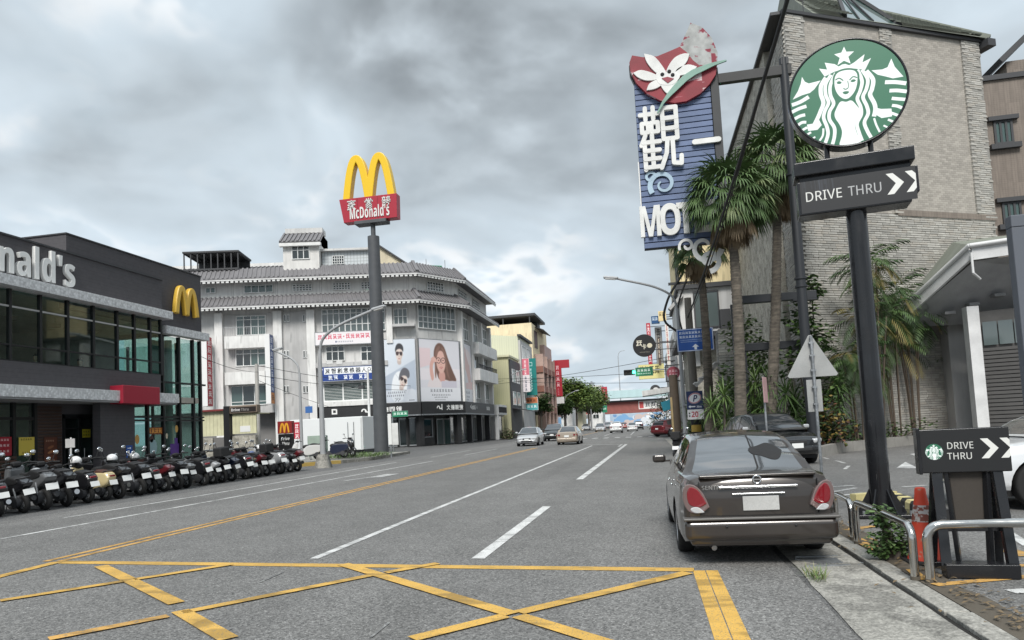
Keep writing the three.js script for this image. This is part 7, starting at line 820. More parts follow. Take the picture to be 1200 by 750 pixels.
  { // green street name sign and bus-stop plate by the sign pole
    const p = hL(461.5, 532), o = thing('street_sign', 'green street name sign on a slim post before the eyewear shop', 'sign', [p.x, p.y, p.z]); const T = onZ(462, 482, p.z), W = onZ(481, 482, p.z).x - T.x, B = onZ(462, 489, p.z); mesh('post', cyl(0.05, 0.05, T.y + 0.2 - p.y, 0, 0, 0, 10), MT.galv, o); mesh('plate', bb(0.02, W, B.y - p.y, T.y - p.y, 0.05, 0.09), MT.galv, o); mesh('print', sheet(W - 0.05, T.y - B.y - 0.03, W / 2 + 0.01, (T.y + B.y) / 2 - p.y, 0.095), printMat(192, 72, (x, w, h) => { x.fillStyle = '#157a58'; x.fillRect(0, 0, w, h); x.strokeStyle = '#dff0e8'; hanLine(x, 4, 14, 12, 36, 8, 0.13, 3); }), o, true);
    const q = hL(458.8, 536), s = thing('bus_stop', 'white bus stop plate on a pole before the eyewear shop', 'bus stop', [q.x, q.y, q.z]); const top = onZ(458, 485, q.z).y - q.y; mesh('post', cyl(0.06, 0.06, top, 0, 0, 0, 10), MT.galv, s); mesh('plate', rbb(-0.12, 0.1, top - 1.9, top, 0.05, 0.1, 0.01), MT.white, s); mesh('timetable', rbb(0.06, 0.5, 0.75, 2.1, -0.03, 0.03, 0.02), MT.whitePaint, s); }
  { const z = -62, x = onZ(380, 489, z).x; const o = thing('road_sign', 'small blue road sign in front of the black shop band', 'sign', [x, 0.4, z + 3]); mesh('post', cyl(0.04, 0.04, 4.2, 0, 0, 0, 8), MT.galv, o); mesh('plate', rbb(-0.35, 0.35, 3.5, 4.1, 0.03, 0.06, 0.02), mat(0.04, 0.13, 0.36, 0.5), o); }
  // lamps and posts further along the left side
  for (const [px, py, z, h, l] of [[596, 512, -90, 7.2, 'street lamp in front of the low white shop'], [664, 506, -135, 6.2, 'street lamp standing before the roadside trees'], [694, 505, -170, 6.0, 'distant street lamp at the end of the roadside trees']]) lampPost(l, [onZ(px, py, z).x, gy(-14), z], h, 2.2, 0.05, MT.greyPole, 0.13);
  { const z = -230, o = thing('street_lamp', 'very tall thin lamp mast rising beyond the overpass', 'street lamp', [onZ(728, 480, -240).x, 0, -240]); mesh('pole', cyl(0.2, 0.12, 24, 0, 0, 0, 8), MT.greyPole, o); mesh('arm', tube([[0, 24, 0], [0.6, 25.4, 0], [2.4, 25.9, 0]], 0.1, 12, 6), MT.greyPole, o); }
}

// ------------------------------------------------------------------ vehicles: lofted bodies with cut wheel arches
const paintOf = (r, g, b, rough = 0.32) => phys(r, g, b, rough, { clearcoat: 1, clearcoatRoughness: 0.04, metalness: 0.25, roughnessMap: null });
const lerpTab = (tab, x) => { if (x <= tab[0][0]) return tab[0].slice(1); for (let i = 1; i < tab.length; i++) if (x <= tab[i][0]) { const t = (x - tab[i - 1][0]) / (tab[i][0] - tab[i - 1][0]), s = t * t * (3 - 2 * t) * 0.5 + t * 0.5; return tab[i].slice(1).map((v, k) => mix(tab[i - 1][k + 1], v, s)); } return tab[tab.length - 1].slice(1); };
const sunGlass = phys(0.06, 0.065, 0.07, 0.05, { clearcoat: 1, clearcoatRoughness: 0.02, ior: 2.1 });
const mHubDark = mat(0.02, 0.02, 0.022, 0.4), mAlloy = mat(0.48, 0.48, 0.49, 0.3, { metalness: 0.9 }), mTail = phys(0.20, 0.010, 0.016, 0.12, { clearcoat: 1 }), mLamp = phys(0.62, 0.63, 0.64, 0.08, { clearcoat: 1, metalness: 0.3 }), mAmber = phys(0.5, 0.2, 0.03, 0.15, { clearcoat: 1 }), mPlate = mat(0.72, 0.73, 0.72, 0.5), mCarGlass = phys(0.030, 0.034, 0.038, 0.045, { clearcoat: 1, clearcoatRoughness: 0.02 }), mTrim = mat(0.018, 0.018, 0.019, 0.55);
const wheelGeo = {};
function wheelParts(r, w, spokes) {           // centred, axis x, outside towards +x
  const key = [r, w, spokes].join(); if (wheelGeo[key]) return wheelGeo[key]; const k = r * 0.64;
  const tyre = new THREE.LatheGeometry([[k, -w / 2], [r * 0.9, -w / 2], [r * 0.97, -w * 0.42], [r, -w * 0.25], [r, w * 0.25], [r * 0.97, w * 0.42], [r * 0.9, w / 2], [k * 1.02, w / 2], [k, w * 0.4], [k * 0.98, 0]].map(([a, b]) => new THREE.Vector2(a, b)), 36).rotateZ(-Math.PI / 2);
  const g = []; for (let i = 0; i < spokes; i++) { const b = bx(0.025, k * 0.86, k * (spokes > 6 ? 0.16 : 0.3), 0, k * 0.52, 0); b.rotateX(i * 2 * Math.PI / spokes); g.push(b.translate(w * 0.36, 0, 0)); } g.push(new THREE.CylinderGeometry(k * 0.22, k * 0.22, 0.04, 16).rotateZ(Math.PI / 2).translate(w * 0.37, 0, 0), new THREE.TorusGeometry(k * 0.97, 0.016, 8, 32).rotateY(Math.PI / 2).translate(w * 0.4, 0, 0));
  const out = { tyre: uvMetres(plain(tyre)), rim: uvMetres(M(g)), back: uvMetres(plain(new THREE.CylinderGeometry(k, k, 0.02, 24).rotateZ(Math.PI / 2).translate(0.01, 0, 0))) }; for (const q of Object.values(out)) q.userData.uvDone = true; return wheelGeo[key] = out;
}
const SPECS = {
  sedan: { L: 4.5, w: 0.865, r: 0.31, ax: [-1.27, 1.33], body: [[-2.25, 0.74, 0.30, 0.93], [-2.19, 0.80, 0.24, 0.985], [-1.95, 0.845, 0.20, 1.0], [-1.2, 0.865, 0.18, 1.0], [0, 0.865, 0.18, 0.955], [1.0, 0.86, 0.18, 0.93], [1.75, 0.845, 0.19, 0.83], [2.12, 0.78, 0.22, 0.72], [2.25, 0.66, 0.28, 0.60]], roof: [[-1.62, 0.0], [-1.3, 0.24], [-0.92, 0.435], [-0.55, 0.482], [0.0, 0.50], [0.35, 0.475], [0.85, 0.20], [1.22, 0.0]], roofW: 0.56, baseW: 0.80, glassR: [-1.56, -0.86], glassF: [0.42, 1.15], side: [[-1.12, -0.42], [-0.36, 0.62]], belt: 0.955 },
  hatch: { L: 4.3, w: 0.90, r: 0.32, ax: [-1.3, 1.3], body: [[-2.15, 0.76, 0.32, 1.0], [-2.08, 0.83, 0.26, 1.04], [-1.8, 0.88, 0.2, 1.03], [-1.0, 0.90, 0.19, 1.0], [0, 0.90, 0.19, 0.965], [0.9, 0.89, 0.19, 0.95], [1.6, 0.86, 0.2, 0.86], [2.02, 0.78, 0.22, 0.74], [2.15, 0.66, 0.28, 0.62]], roof: [[-2.0, 0.0], [-1.7, 0.30], [-1.4, 0.43], [-0.8, 0.50], [-0.1, 0.52], [0.25, 0.49], [0.85, 0.2], [1.3, 0.0]], roofW: 0.60, baseW: 0.83, glassR: [-1.95, -1.45], glassF: [0.35, 1.22], side: [[-1.3, -0.45], [-0.38, 0.62]], belt: 0.97 },
  suv: { L: 4.5, w: 0.92, r: 0.36, ax: [-1.36, 1.36], body: [[-2.25, 0.80, 0.42, 1.06], [-2.19, 0.87, 0.34, 1.11], [-1.9, 0.91, 0.27, 1.11], [-1.0, 0.92, 0.25, 1.09], [0, 0.92, 0.25, 1.07], [1.0, 0.91, 0.25, 1.05], [1.7, 0.89, 0.27, 0.98], [2.1, 0.82, 0.3, 0.88], [2.25, 0.72, 0.38, 0.76]], roof: [[-2.14, 0.0], [-1.92, 0.38], [-1.7, 0.53], [-1.0, 0.60], [-0.2, 0.62], [0.2, 0.58], [0.8, 0.26], [1.25, 0.0]], roofW: 0.64, baseW: 0.86, glassR: [-2.1, -1.78], glassF: [0.3, 1.18], side: [[-1.6, -0.5], [-0.42, 0.6]], belt: 1.07 },
};
const shells = {};
function shell(kind) {
  if (shells[kind]) return shells[kind]; const S = SPECS[kind], NS = 44, NV = 16;
  const half = (z, v) => { const [w, b, t] = lerpTab(S.body, z), h = t - b; const P = [[0, b], [0.80 * w, b], [0.94 * w, b + 0.03], [0.985 * w, b + 0.14 * h], [w, b + 0.38 * h], [0.992 * w, b + 0.60 * h], [0.955 * w, b + 0.84 * h], [0.90 * w, t - 0.035], [0.80 * w, t - 0.005], [0.4 * w, t + 0.018], [0, t + 0.025]]; const c = v * (P.length - 1), i = Math.min(P.length - 2, Math.floor(c)), f = c - i, p0 = P[Math.max(0, i - 1)], p1 = P[i], p2 = P[i + 1], p3 = P[Math.min(P.length - 1, i + 2)], cr = (k) => 0.5 * (2 * p1[k] + (p2[k] - p0[k]) * f * 0.6 + (2 * p0[k] - 5 * p1[k] + 4 * p2[k] - p3[k]) * f * f * 0 + (p2[k] - p1[k]) * 2 * f * 0.7 - 0); return [mix(p1[0], p2[0], f), mix(p1[1], p2[1], f)]; };
  const z0 = S.body[0][0], z1 = S.body[S.body.length - 1][0], NV2 = 30, ring = (z) => { const o = []; for (let i = 0; i <= NV2; i++) { const [x, y] = half(z, i / NV2); o.push([x, y, z]); } for (let i = NV2 - 1; i >= 1; i--) o.push([-o[i][0], o[i][1], z]); return o; };
  const zs = []; for (let i = 0; i <= NS; i++) { const t = i / NS; zs.push(mix(z0, z1, 0.5 - 0.5 * Math.cos(Math.PI * t) * 0.6 - 0.2 * Math.cos(Math.PI * t) * 1.0)); } zs[0] = z0; zs[NS] = z1;
  const rings = zs.map(ring), n = rings[0].length, pos = rings.flat(), idx = []; for (let j = 0; j < NS; j++) for (let i = 0; i < n; i++) { const a = j * n + i, b = j * n + (i + 1) % n, c = a + n, d = b + n; idx.push(a, c, b, b, c, d); }
  const cap = (r0, flip) => { const ci = pos.length, c = pos.slice(r0, r0 + n).reduce((s, p) => [s[0] + p[0] / n, s[1] + p[1] / n, s[2] + p[2] / n], [0, 0, 0]); pos.push([0, c[1], c[2] + (flip ? 0.03 : -0.03)]); for (let i = 0; i < n; i++) idx.push(...(flip ? [ci, r0 + (i + 1) % n, r0 + i].reverse() : [ci, r0 + i, r0 + (i + 1) % n].reverse())); }; cap(0, false); cap(NS * n, true);
  let g = new THREE.BufferGeometry(); g.setAttribute('position', new THREE.BufferAttribute(new Float32Array(pos.flat()), 3)); g.setIndex(idx); g.computeVertexNormals(); g.setAttribute('uv', new THREE.BufferAttribute(new Float32Array(pos.length * 2), 2));
  const ev = new Evaluator(); ev.useGroups = false; ev.attributes = ['position', 'normal', 'uv']; let br = new Brush(g); br.updateMatrixWorld();
  for (const az of S.ax) for (const s of [-1, 1]) { const c = new Brush(new THREE.CylinderGeometry(S.r + 0.055, S.r + 0.055, 0.5, 32).rotateZ(Math.PI / 2)); c.position.set(s * (S.w - 0.02), S.r + 0.005, az); c.updateMatrixWorld(); br = ev.evaluate(br, c, SUBTRACTION); }
  const body = toCreasedNormals(mergeVertices(plain(br.geometry.clone()).deleteAttribute('normal'), 1e-4), 0.62);
  const gh = (u, z) => { const [h] = lerpTab(S.roof, z), H = Math.max(...S.roof.map((q) => q[1])), k = h / H, wT = mix(S.baseW, S.roofW, Math.pow(k, 0.85)), a = Math.abs(u), sg = u < 0 ? -1 : 1, taper = 1 - 0.05 * Math.pow(Math.abs(z) / 1.8, 2), y0 = S.belt - 0.03; if (a <= 0.5) { const q = a / 0.5; return [sg * wT * q * taper, y0 + h + 0.03 - 0.04 * q * q * k, z]; } const t = (a - 0.5) / 0.5; return [sg * mix(wT, S.baseW, Math.pow(t, 0.92)) * taper, mix(y0 + h + 0.03 - 0.04 * k, y0 - 0.02, t), z]; };
  const rz0 = S.roof[0][0], rz1 = S.roof[S.roof.length - 1][0], cabin = grid(40, 44, (u, v) => gh(u * 2 - 1, mix(rz0, rz1, v)));
  const patch = (u0, u1, za, zb, off, nu = 10, nv = 12, inset = 0) => { const e = 0.01; return grid(nu, nv, (a, b) => { const u = inset ? mix(u0, u1, 0.5 + 0.5 * b * Math.cos(a * 2 * Math.PI)) : mix(u0, u1, a), z = inset ? mix(za, zb, 0.5 + 0.5 * b * Math.sin(a * 2 * Math.PI) * (1 + 0.22 * Math.cos(a * 6 * Math.PI))) : mix(za, zb, b), p = gh(u, z), du = gh(u + e, z), dz = gh(u, z + e), n = V3(du[0] - p[0], du[1] - p[1], du[2] - p[2]).cross(V3(dz[0] - p[0], dz[1] - p[1], dz[2] - p[2])).normalize(); if (n.x * p[0] < 0 && Math.abs(n.x) > 0.5) n.negate(); if (n.y < 0) n.negate(); return [p[0] + n.x * off, p[1] + n.y * off, p[2] + n.z * off]; }); };
  return shells[kind] = { S, body: plain(body), cabin: plain(cabin), patch, half, z0, z1 };
}
function car(label, kind, paint, pos, turn, o = {}) {
  const { S, body, cabin, patch, half, z0, z1 } = shell(kind), t = thing(o.name ?? 'car', label, 'car', pos, turn, o.group), gl = o.glass ?? mCarGlass;
  mesh('body', body, paint, t); mesh('cabin', cabin, paint, t);
  mesh('rear_window', patch(-0.43, 0.43, ...S.glassR, 0.006), gl, t); mesh('windscreen', patch(-0.45, 0.45, ...S.glassF, 0.006), gl, t);
  for (const s of [-1, 1]) for (const [a, b] of S.side) mesh('side_window', patch(s * 0.545, s * 0.90, a, b, 0.006, 6, 10), gl, t);
  const wp = wheelParts(S.r, 0.2, o.spokes ?? 7); for (const az of S.ax) for (const s of [-1, 1]) { const w = new THREE.Group(); w.name = 'wheel'; w.position.set(s * (S.w - 0.115), S.r, az); if (s < 0) w.rotation.y = Math.PI; t.add(w); mesh('tyre', wp.tyre, MT.rubber, w); mesh('rim', wp.rim, o.rim ?? mAlloy, w); mesh('brake_disc', wp.back, mHubDark, w); }
  const [wr, br, tr] = lerpTab(S.body, z0 + 0.04), [wf, bf, tf] = lerpTab(S.body, z1 - 0.04), r = z0 - 0.02, f = z1 + 0.02, ty = S.belt - 0.2;
  for (const s of [-1, 1]) { mesh('mirror', [rbx(0.2, 0.13, 0.11, s * (S.baseW + 0.16), S.belt + 0.1, 0.72, 0.045), bx(0.1, 0.03, 0.05, s * (S.baseW + 0.04), S.belt + 0.06, 0.72)], o.mirror ?? paint, t); mesh('door_handle', rbx(0.025, 0.03, 0.17, s * (S.w + 0.0), S.belt - 0.15, -0.15, 0.012), o.chrome ? MT.chrome : paint, t); mesh('door_handle', rbx(0.025, 0.03, 0.17, s * (S.w + 0.0), S.belt - 0.15, -0.95, 0.012), o.chrome ? MT.chrome : paint, t); }
  if (!o.ownRear) { for (const s of [-1, 1]) mesh('tail_light', rbx(0.34, kind === 'suv' ? 0.26 : 0.17, 0.14, 0, 0, 0, 0.05).rotateY(s * -0.35).translate(s * (wr - 0.12), ty, r + 0.09), mTail, t); mesh('number_plate', rbx(0.36, 0.15, 0.015, 0, ty - 0.08, r - 0.025, 0.004), mPlate, t); mesh('rear_bumper', rbx(wr * 1.9, 0.22, 0.14, 0, br + 0.18, r + 0.05, 0.06), o.lower ?? paint, t); }
  for (const s of [-1, 1]) mesh('headlight', rbx(0.36, 0.15, 0.26, 0, 0, 0, 0.06).rotateY(s * 0.5).rotateX(0.18).translate(s * (wf - 0.1), tf - 0.04, f - 0.16), mLamp, t);
  mesh('grille', rbx(0.62, 0.11, 0.05, 0, tf - 0.09, f, 0.02), mTrim, t); mesh('front_bumper', [rbx(wf * 1.95, 0.2, 0.16, 0, bf + 0.14, f - 0.06, 0.07)], paint, t); mesh('air_intake', rbx(0.9, 0.1, 0.04, 0, bf + 0.12, f + 0.02, 0.02), mTrim, t); mesh('number_plate', rbx(0.36, 0.15, 0.015, 0, bf + 0.24, f + 0.03, 0.004), mPlate, t);
  mesh('underside', bb(-S.w + 0.2, S.w - 0.2, S.r * 0.55, S.r * 0.55 + 0.12, z0 + 0.25, z1 - 0.25), MT.blackMatte, t);
  return t;
}
// the parked brown sedan in front
{
  const brown = phys(0.040, 0.033, 0.029, 0.3, { metalness: 0.35, clearcoat: 1, clearcoatRoughness: 0.06 }), cx = 1.13, cz = -10.4;
  const t = car('brown four-door sedan parked at the kerb beside the steel hoops', 'sedan', brown, [cx, 0.015, cz], Math.PI + 0.012, { ownRear: true, chrome: true, spokes: 8, glass: sunGlass });
  const R = -2.27, w = 0.78, P = (n, g, m, p) => mesh(n, g, m, p ?? t);
  const lid = P('boot_lid', grid(24, 10, (u, v) => { const x = (u * 2 - 1) * 0.62, y = mix(0.56, 0.975, v); return [x, y, R - 0.026 + 0.06 * Math.pow(v, 4) + 0.035 * Math.pow(Math.abs(x) / 0.62, 3)]; }), brown);
  P('boot_spoiler_edge', rbx(1.24, 0.035, 0.09, 0, 0.985, R + 0.04, 0.016), brown, lid);
  P('rear_bumper', [rbx(1.62, 0.24, 0.2, 0, 0.40, R + 0.03, 0.075), rbx(1.5, 0.12, 0.16, 0, 0.28, R + 0.07, 0.05)], brown); P('bumper_strip', rbx(1.64, 0.032, 0.2, 0, 0.525, R + 0.02, 0.014), mat(0.10, 0.095, 0.09, 0.4));
  P('chrome_strip', rbx(0.84, 0.032, 0.03, 0, 0.865, R - 0.035, 0.014), MT.chrome, lid); P('plate_trim', rbx(0.56, 0.02, 0.03, 0, 0.79, R - 0.035, 0.008), MT.chrome, lid); P('number_plate', rbx(0.38, 0.155, 0.012, -0.02, 0.685, R - 0.04, 0.004), mottled(0.46, 0.46, 0.45, 0.6), lid); P('emblem', new THREE.TorusGeometry(0.042, 0.009, 8, 24).translate(0, 0.94, R - 0.005), MT.chrome, lid); P('emblem', bx(0.09, 0.014, 0.012, 0, 0.94, R - 0.008), MT.chrome, lid);
  { const g = letters('SENTRA', 0.05, 0.006, 'sans', 0); g.scale(1.0, 0.9, 1).rotateY(Math.PI).translate(0.60, 0.845, R - 0.018); P('badge', g, MT.chrome, lid); }
  for (const s of [-1, 1]) { const shp = [[0.54, 0.66], [0.63, 0.60], [0.74, 0.61], [0.79, 0.72], [0.785, 0.84], [0.74, 0.895], [0.66, 0.875], [0.59, 0.79]]; const mk = (pts, o2) => { const c = new THREE.SplineCurve([...pts, pts[0]].map(([a, b]) => new THREE.Vector2(a, b))), sh = new THREE.Shape(c.getPoints(36)), g = new THREE.ExtrudeGeometry(sh, { depth: 0.05, bevelEnabled: true, bevelSize: 0.012, bevelThickness: 0.015, bevelSegments: 3 }), p = g.attributes.position; for (let i = 0; i < p.count; i++) { const x = p.getX(i), z = p.getZ(i); p.setZ(i, R - 0.045 - o2 + z + 0.75 * Math.pow(Math.max(0, x - 0.5), 1.6)); p.setX(i, s * x); } g.computeVertexNormals(); return g; };
    const l = P('tail_light', mk(shp, 0), phys(0.16, 0.11, 0.105, 0.12, { clearcoat: 1 })); P('red_lens', mk([[0.57, 0.70], [0.64, 0.665], [0.73, 0.69], [0.75, 0.79], [0.72, 0.865], [0.66, 0.845], [0.61, 0.78]], 0.006), mTail, l); P('reverse_lens', mk([[0.60, 0.605], [0.68, 0.60], [0.72, 0.63], [0.66, 0.65]], 0.006), mLamp, l); P('parking_sensor', new THREE.SphereGeometry(0.016, 10, 8).translate(s * 0.36, 0.44, R - 0.07), MT.black); P('boot_seam', [bb(s * 0.625 - 0.004, s * 0.625 + 0.004, 0.56, 0.93, R - 0.012, R + 0.02)], MT.blackMatte); P('exhaust', bar([s > 0 ? 0.5 : 0.5, 0.2, R + 0.3], [0.5, 0.2, R + 0.02], 0.03), MT.steel); }
  const { patch } = shell('sedan'); P('window_surround', patch(-0.46, 0.46, -1.60, -1.555, 0.01, 12, 2), mTrim); P('window_surround', patch(-0.455, 0.455, -0.86, -0.83, 0.009, 12, 2), mTrim); P('window_tint_edge', patch(-0.10, -0.085, -1.55, -0.87, 0.009, 1, 10), MT.blackMatte);
  // sunshade with a furry edge seen through the rear window
  P('sunshade', patch(-0.36, -0.06, -1.42, -1.13, 0.011, 40, 5, 1), MT.blackMatte);
}
// other traffic
{
  const cA = onG(617, 523), cB = onG(665, 521.5), cC = onG(647, 517); const tan = paintOf(0.36, 0.30, 0.24), silver = paintOf(0.45, 0.46, 0.47), grp = 'cars moving along the road';
  car('silver hatchback coming past the low white shop', 'hatch', silver, [cA.x, cA.y, cA.z - 2.1], 0.02, { group: grp }); car('tan sedan driving away before the stop line', 'sedan', tan, [cB.x, cB.y, cB.z - 2.2], Math.PI - 0.01, { group: grp }); car('dark grey car coming along beside the tan sedan', 'suv', paintOf(0.035, 0.04, 0.042), [cC.x, cC.y, cC.z - 2.2], 0, { group: grp });
  const far = (px, py, kind, p, turn, l) => { const c = onG(px, py); car(l, kind, p, [c.x, c.y, c.z - 2.2], turn, { group: grp }); };
  far(722, 507.6, 'suv', paintOf(0.62, 0.63, 0.63), Math.PI, 'white tall car driving away beyond the crossing'); far(703, 506, 'hatch', silver, 0, 'silver car coming, next beyond the crossing'); far(741, 505.5, 'sedan', paintOf(0.6, 0.6, 0.6), Math.PI, 'white sedan driving away along the dashed line'); far(748.5, 503.6, 'suv', paintOf(0.03, 0.035, 0.04), Math.PI, 'black tall car driving away ahead of the white sedan'); far(686, 504.6, 'sedan', paintOf(0.55, 0.56, 0.57), 0, 'pale sedan coming near the roadside trees'); far(731, 502.6, 'hatch', paintOf(0.30, 0.06, 0.05), Math.PI, 'small red car driving away toward the overpass'); far(712, 503, 'suv', paintOf(0.5, 0.51, 0.52), 0, 'pale tall car coming from the overpass');
  { const c = onG(683, 503), o = thing('truck', 'small blue truck among the cars by the roadside trees', 'truck', [c.x - 1.5, c.y, c.z - 8]); mesh('cab', rbx(1.9, 1.9, 1.6, 0, 1.35, 0, 0.15), paintOf(0.08, 0.18, 0.42), o); mesh('windscreen', rbx(1.6, 0.7, 0.05, 0, 1.75, 0.8, 0.02), mCarGlass, o); mesh('cargo_box', rbx(2.1, 2.4, 4.2, 0, 1.8, -3.0, 0.05), paintOf(0.12, 0.2, 0.42), o); mesh('chassis', bx(1.4, 0.3, 5.6, 0, 0.5, -2.2), MT.blackMatte, o); const wp = wheelParts(0.38, 0.22, 5); for (const z of [0, -3.6]) for (const s of [-1, 1]) { const w = new THREE.Group(); w.name = 'wheel'; w.position.set(s * 0.85, 0.38, z); if (s < 0) w.rotation.y = Math.PI; o.add(w); mesh('tyre', wp.tyre, MT.rubber, w); mesh('rim', wp.rim, mAlloy, w); } }
  { const c = onG(781, 512); car('dark red car parked nose-in by the timber pole', 'suv', paintOf(0.16, 0.015, 0.02), [c.x + 0.7, c.y + 0.02, c.z - 1.6], Math.PI - 0.75); }
  car('black car with chrome headlights parked before the sign post', 'suv', paintOf(0.012, 0.013, 0.015, 0.25), [4.05, lotY, -25.2], 0.22, { rim: mHubDark, chrome: true, mirror: paintOf(0.4, 0.41, 0.42) });
  car('white car with dark spoked wheels beside the small black board', 'suv', paintOf(0.70, 0.71, 0.72), [6.98, lotY, -12.6], -Math.PI / 2 + 0.05, { spokes: 10, rim: mat(0.10, 0.10, 0.105, 0.35, { metalness: 0.6 }) });
}

// ------------------------------------------------------------------ scooters parked in a row before the restaurant
const SG = (() => {                           // geometries shared by all scooters; heading +z, left side +x
  const sideExtrude = (pts, w, bev) => { const c = new THREE.SplineCurve([...pts, pts[0]].map(([z, y]) => new THREE.Vector2(z, y))), g = new THREE.ExtrudeGeometry(new THREE.Shape(c.getPoints(40)), { depth: w - 2 * bev, bevelEnabled: true, bevelSize: bev, bevelThickness: bev, bevelSegments: 3 }); return g.translate(0, 0, -(w - 2 * bev) / 2).rotateY(-Math.PI / 2); };
  const done = (g) => { g = uvMetres(M([g].flat(9))); g.userData.uvDone = true; return g; };
  const wh = (r, w) => new THREE.LatheGeometry([[r * 0.62, -w / 2], [r * 0.9, -w * 0.48], [r, -w * 0.2], [r, w * 0.2], [r * 0.9, w * 0.48], [r * 0.62, w / 2], [r * 0.6, 0], [r * 0.62, -w / 2]].map(([a, b]) => new THREE.Vector2(a, b)), 22).rotateZ(-Math.PI / 2);
  const rim = (r) => { const g = [new THREE.CylinderGeometry(r * 0.2, r * 0.2, 0.1, 10).rotateZ(Math.PI / 2), new THREE.TorusGeometry(r * 0.6, 0.014, 6, 20).rotateY(Math.PI / 2)]; for (let i = 0; i < 5; i++) g.push(bx(0.03, r * 0.5, 0.035, 0, r * 0.38, 0).rotateX(i * Math.PI * 0.4)); return g; };
  return {
    tyre: done(wh(0.235, 0.11)), rim: done(rim(0.235)),
    rear: done(sideExtrude([[-0.88, 0.72], [-0.62, 0.79], [-0.2, 0.72], [0.06, 0.60], [0.1, 0.42], [-0.05, 0.34], [-0.3, 0.46], [-0.55, 0.56], [-0.8, 0.66]], 0.27, 0.06)),
    rearRound: done(sideExtrude([[-0.82, 0.66], [-0.7, 0.76], [-0.2, 0.76], [0.04, 0.66], [0.08, 0.36], [-0.1, 0.30], [-0.45, 0.38], [-0.75, 0.5]], 0.32, 0.07)),
    floor: done([sideExtrude([[-0.1, 0.40], [0.1, 0.36], [0.5, 0.34], [0.5, 0.25], [0.1, 0.24], [-0.12, 0.28]], 0.30, 0.03)]),
    shield: done([sideExtrude([[0.44, 0.28], [0.52, 0.32], [0.60, 0.62], [0.54, 0.90], [0.46, 0.92], [0.47, 0.66], [0.42, 0.42]], 0.36, 0.05), sideExtrude([[0.52, 0.58], [0.66, 0.60], [0.62, 0.76], [0.55, 0.88], [0.50, 0.8]], 0.26, 0.06)]),
    fender: done(sideExtrude([[0.40, 0.36], [0.5, 0.50], [0.68, 0.53], [0.86, 0.44], [0.93, 0.34], [0.84, 0.36], [0.68, 0.45], [0.52, 0.42]], 0.16, 0.03)),
    seat: done(sideExtrude([[-0.70, 0.80], [-0.4, 0.85], [-0.22, 0.79], [0.02, 0.78], [0.1, 0.72], [0.02, 0.67], [-0.3, 0.70], [-0.66, 0.75]], 0.30, 0.05)),
    bars: done([tube([[-0.34, 1.03, 0.30], [-0.2, 1.05, 0.36], [0, 1.0, 0.42], [0.2, 1.05, 0.36], [0.34, 1.03, 0.30]], 0.016, 20, 8), bar([0, 0.6, 0.52], [0, 1.0, 0.43], 0.03), rbx(0.2, 0.13, 0.16, 0, 1.02, 0.45, 0.05), bar([-0.36, 1.03, 0.28], [-0.24, 1.045, 0.34], 0.021), bar([0.36, 1.03, 0.28], [0.24, 1.045, 0.34], 0.021)]),
    fork: done([bar([0.075, 0.62, 0.53], [0.075, 0.235, 0.67], 0.022), bar([-0.075, 0.62, 0.53], [-0.075, 0.235, 0.67], 0.022)]),
    stalk: done([bar([0.22, 1.05, 0.36], [0.30, 1.24, 0.34], 0.008), bar([-0.22, 1.05, 0.36], [-0.30, 1.24, 0.34], 0.008)]),
    mirrorL: done(new THREE.SphereGeometry(0.065, 12, 8).scale(1, 0.72, 0.28).translate(0.32, 1.27, 0.34)), mirrorR: done(new THREE.SphereGeometry(0.065, 12, 8).scale(1, 0.72, 0.28).translate(-0.32, 1.27, 0.34)),
    head: done(new THREE.SphereGeometry(0.085, 12, 8).scale(1.2, 0.8, 0.6).translate(0, 0.80, 0.625)), tail: done(rbx(0.2, 0.07, 0.07, 0, 0.70, -0.86, 0.025)),
    plate: done(rbx(0.26, 0.145, 0.008, 0, 0, 0, 0.003).rotateX(0.32).translate(0, 0.52, -0.93)), plateArm: done([beam([0, 0.66, -0.8], [0, 0.46, -0.92], 0.12, 0.02)]),
    engine: done([rbx(0.22, 0.24, 0.5, 0.02, 0.32, -0.42, 0.05), new THREE.CylinderGeometry(0.13, 0.13, 0.1, 14).rotateZ(Math.PI / 2).translate(0.12, 0.28, -0.56), beam([0.11, 0.28, -0.5], [0.11, 0.3, -0.15], 0.07, 0.16)]), muffler: done([bar([-0.16, 0.26, -0.25], [-0.17, 0.33, -0.78], 0.05, 0.062, 10)]), shock: done([bar([0.13, 0.3, -0.62], [0.13, 0.62, -0.55], 0.024)]), stand: done([bar([0.12, 0.24, -0.2], [0.24, 0.0, -0.28], 0.012), bar([-0.12, 0.24, -0.2], [-0.2, 0.0, -0.28], 0.012), bar([0.24, 0.012, -0.28], [-0.2, 0.012, -0.28], 0.012)]), rail: done(tube([[0.12, 0.80, -0.55], [0.13, 0.86, -0.8], [0, 0.87, -0.92], [-0.13, 0.86, -0.8], [-0.12, 0.80, -0.55]], 0.014, 16, 6)), helmet: done([new THREE.SphereGeometry(0.14, 16, 12, 0, 7, 0, 1.9).scale(1, 1, 1.15)]), box: done(rbx(0.38, 0.3, 0.36, 0, 1.02, -0.72, 0.04)),
  };
})();
const mSeatBlack = mat(0.015, 0.015, 0.016, 0.55), mMirror = mat(0.8, 0.82, 0.84, 0.06, { metalness: 1 });
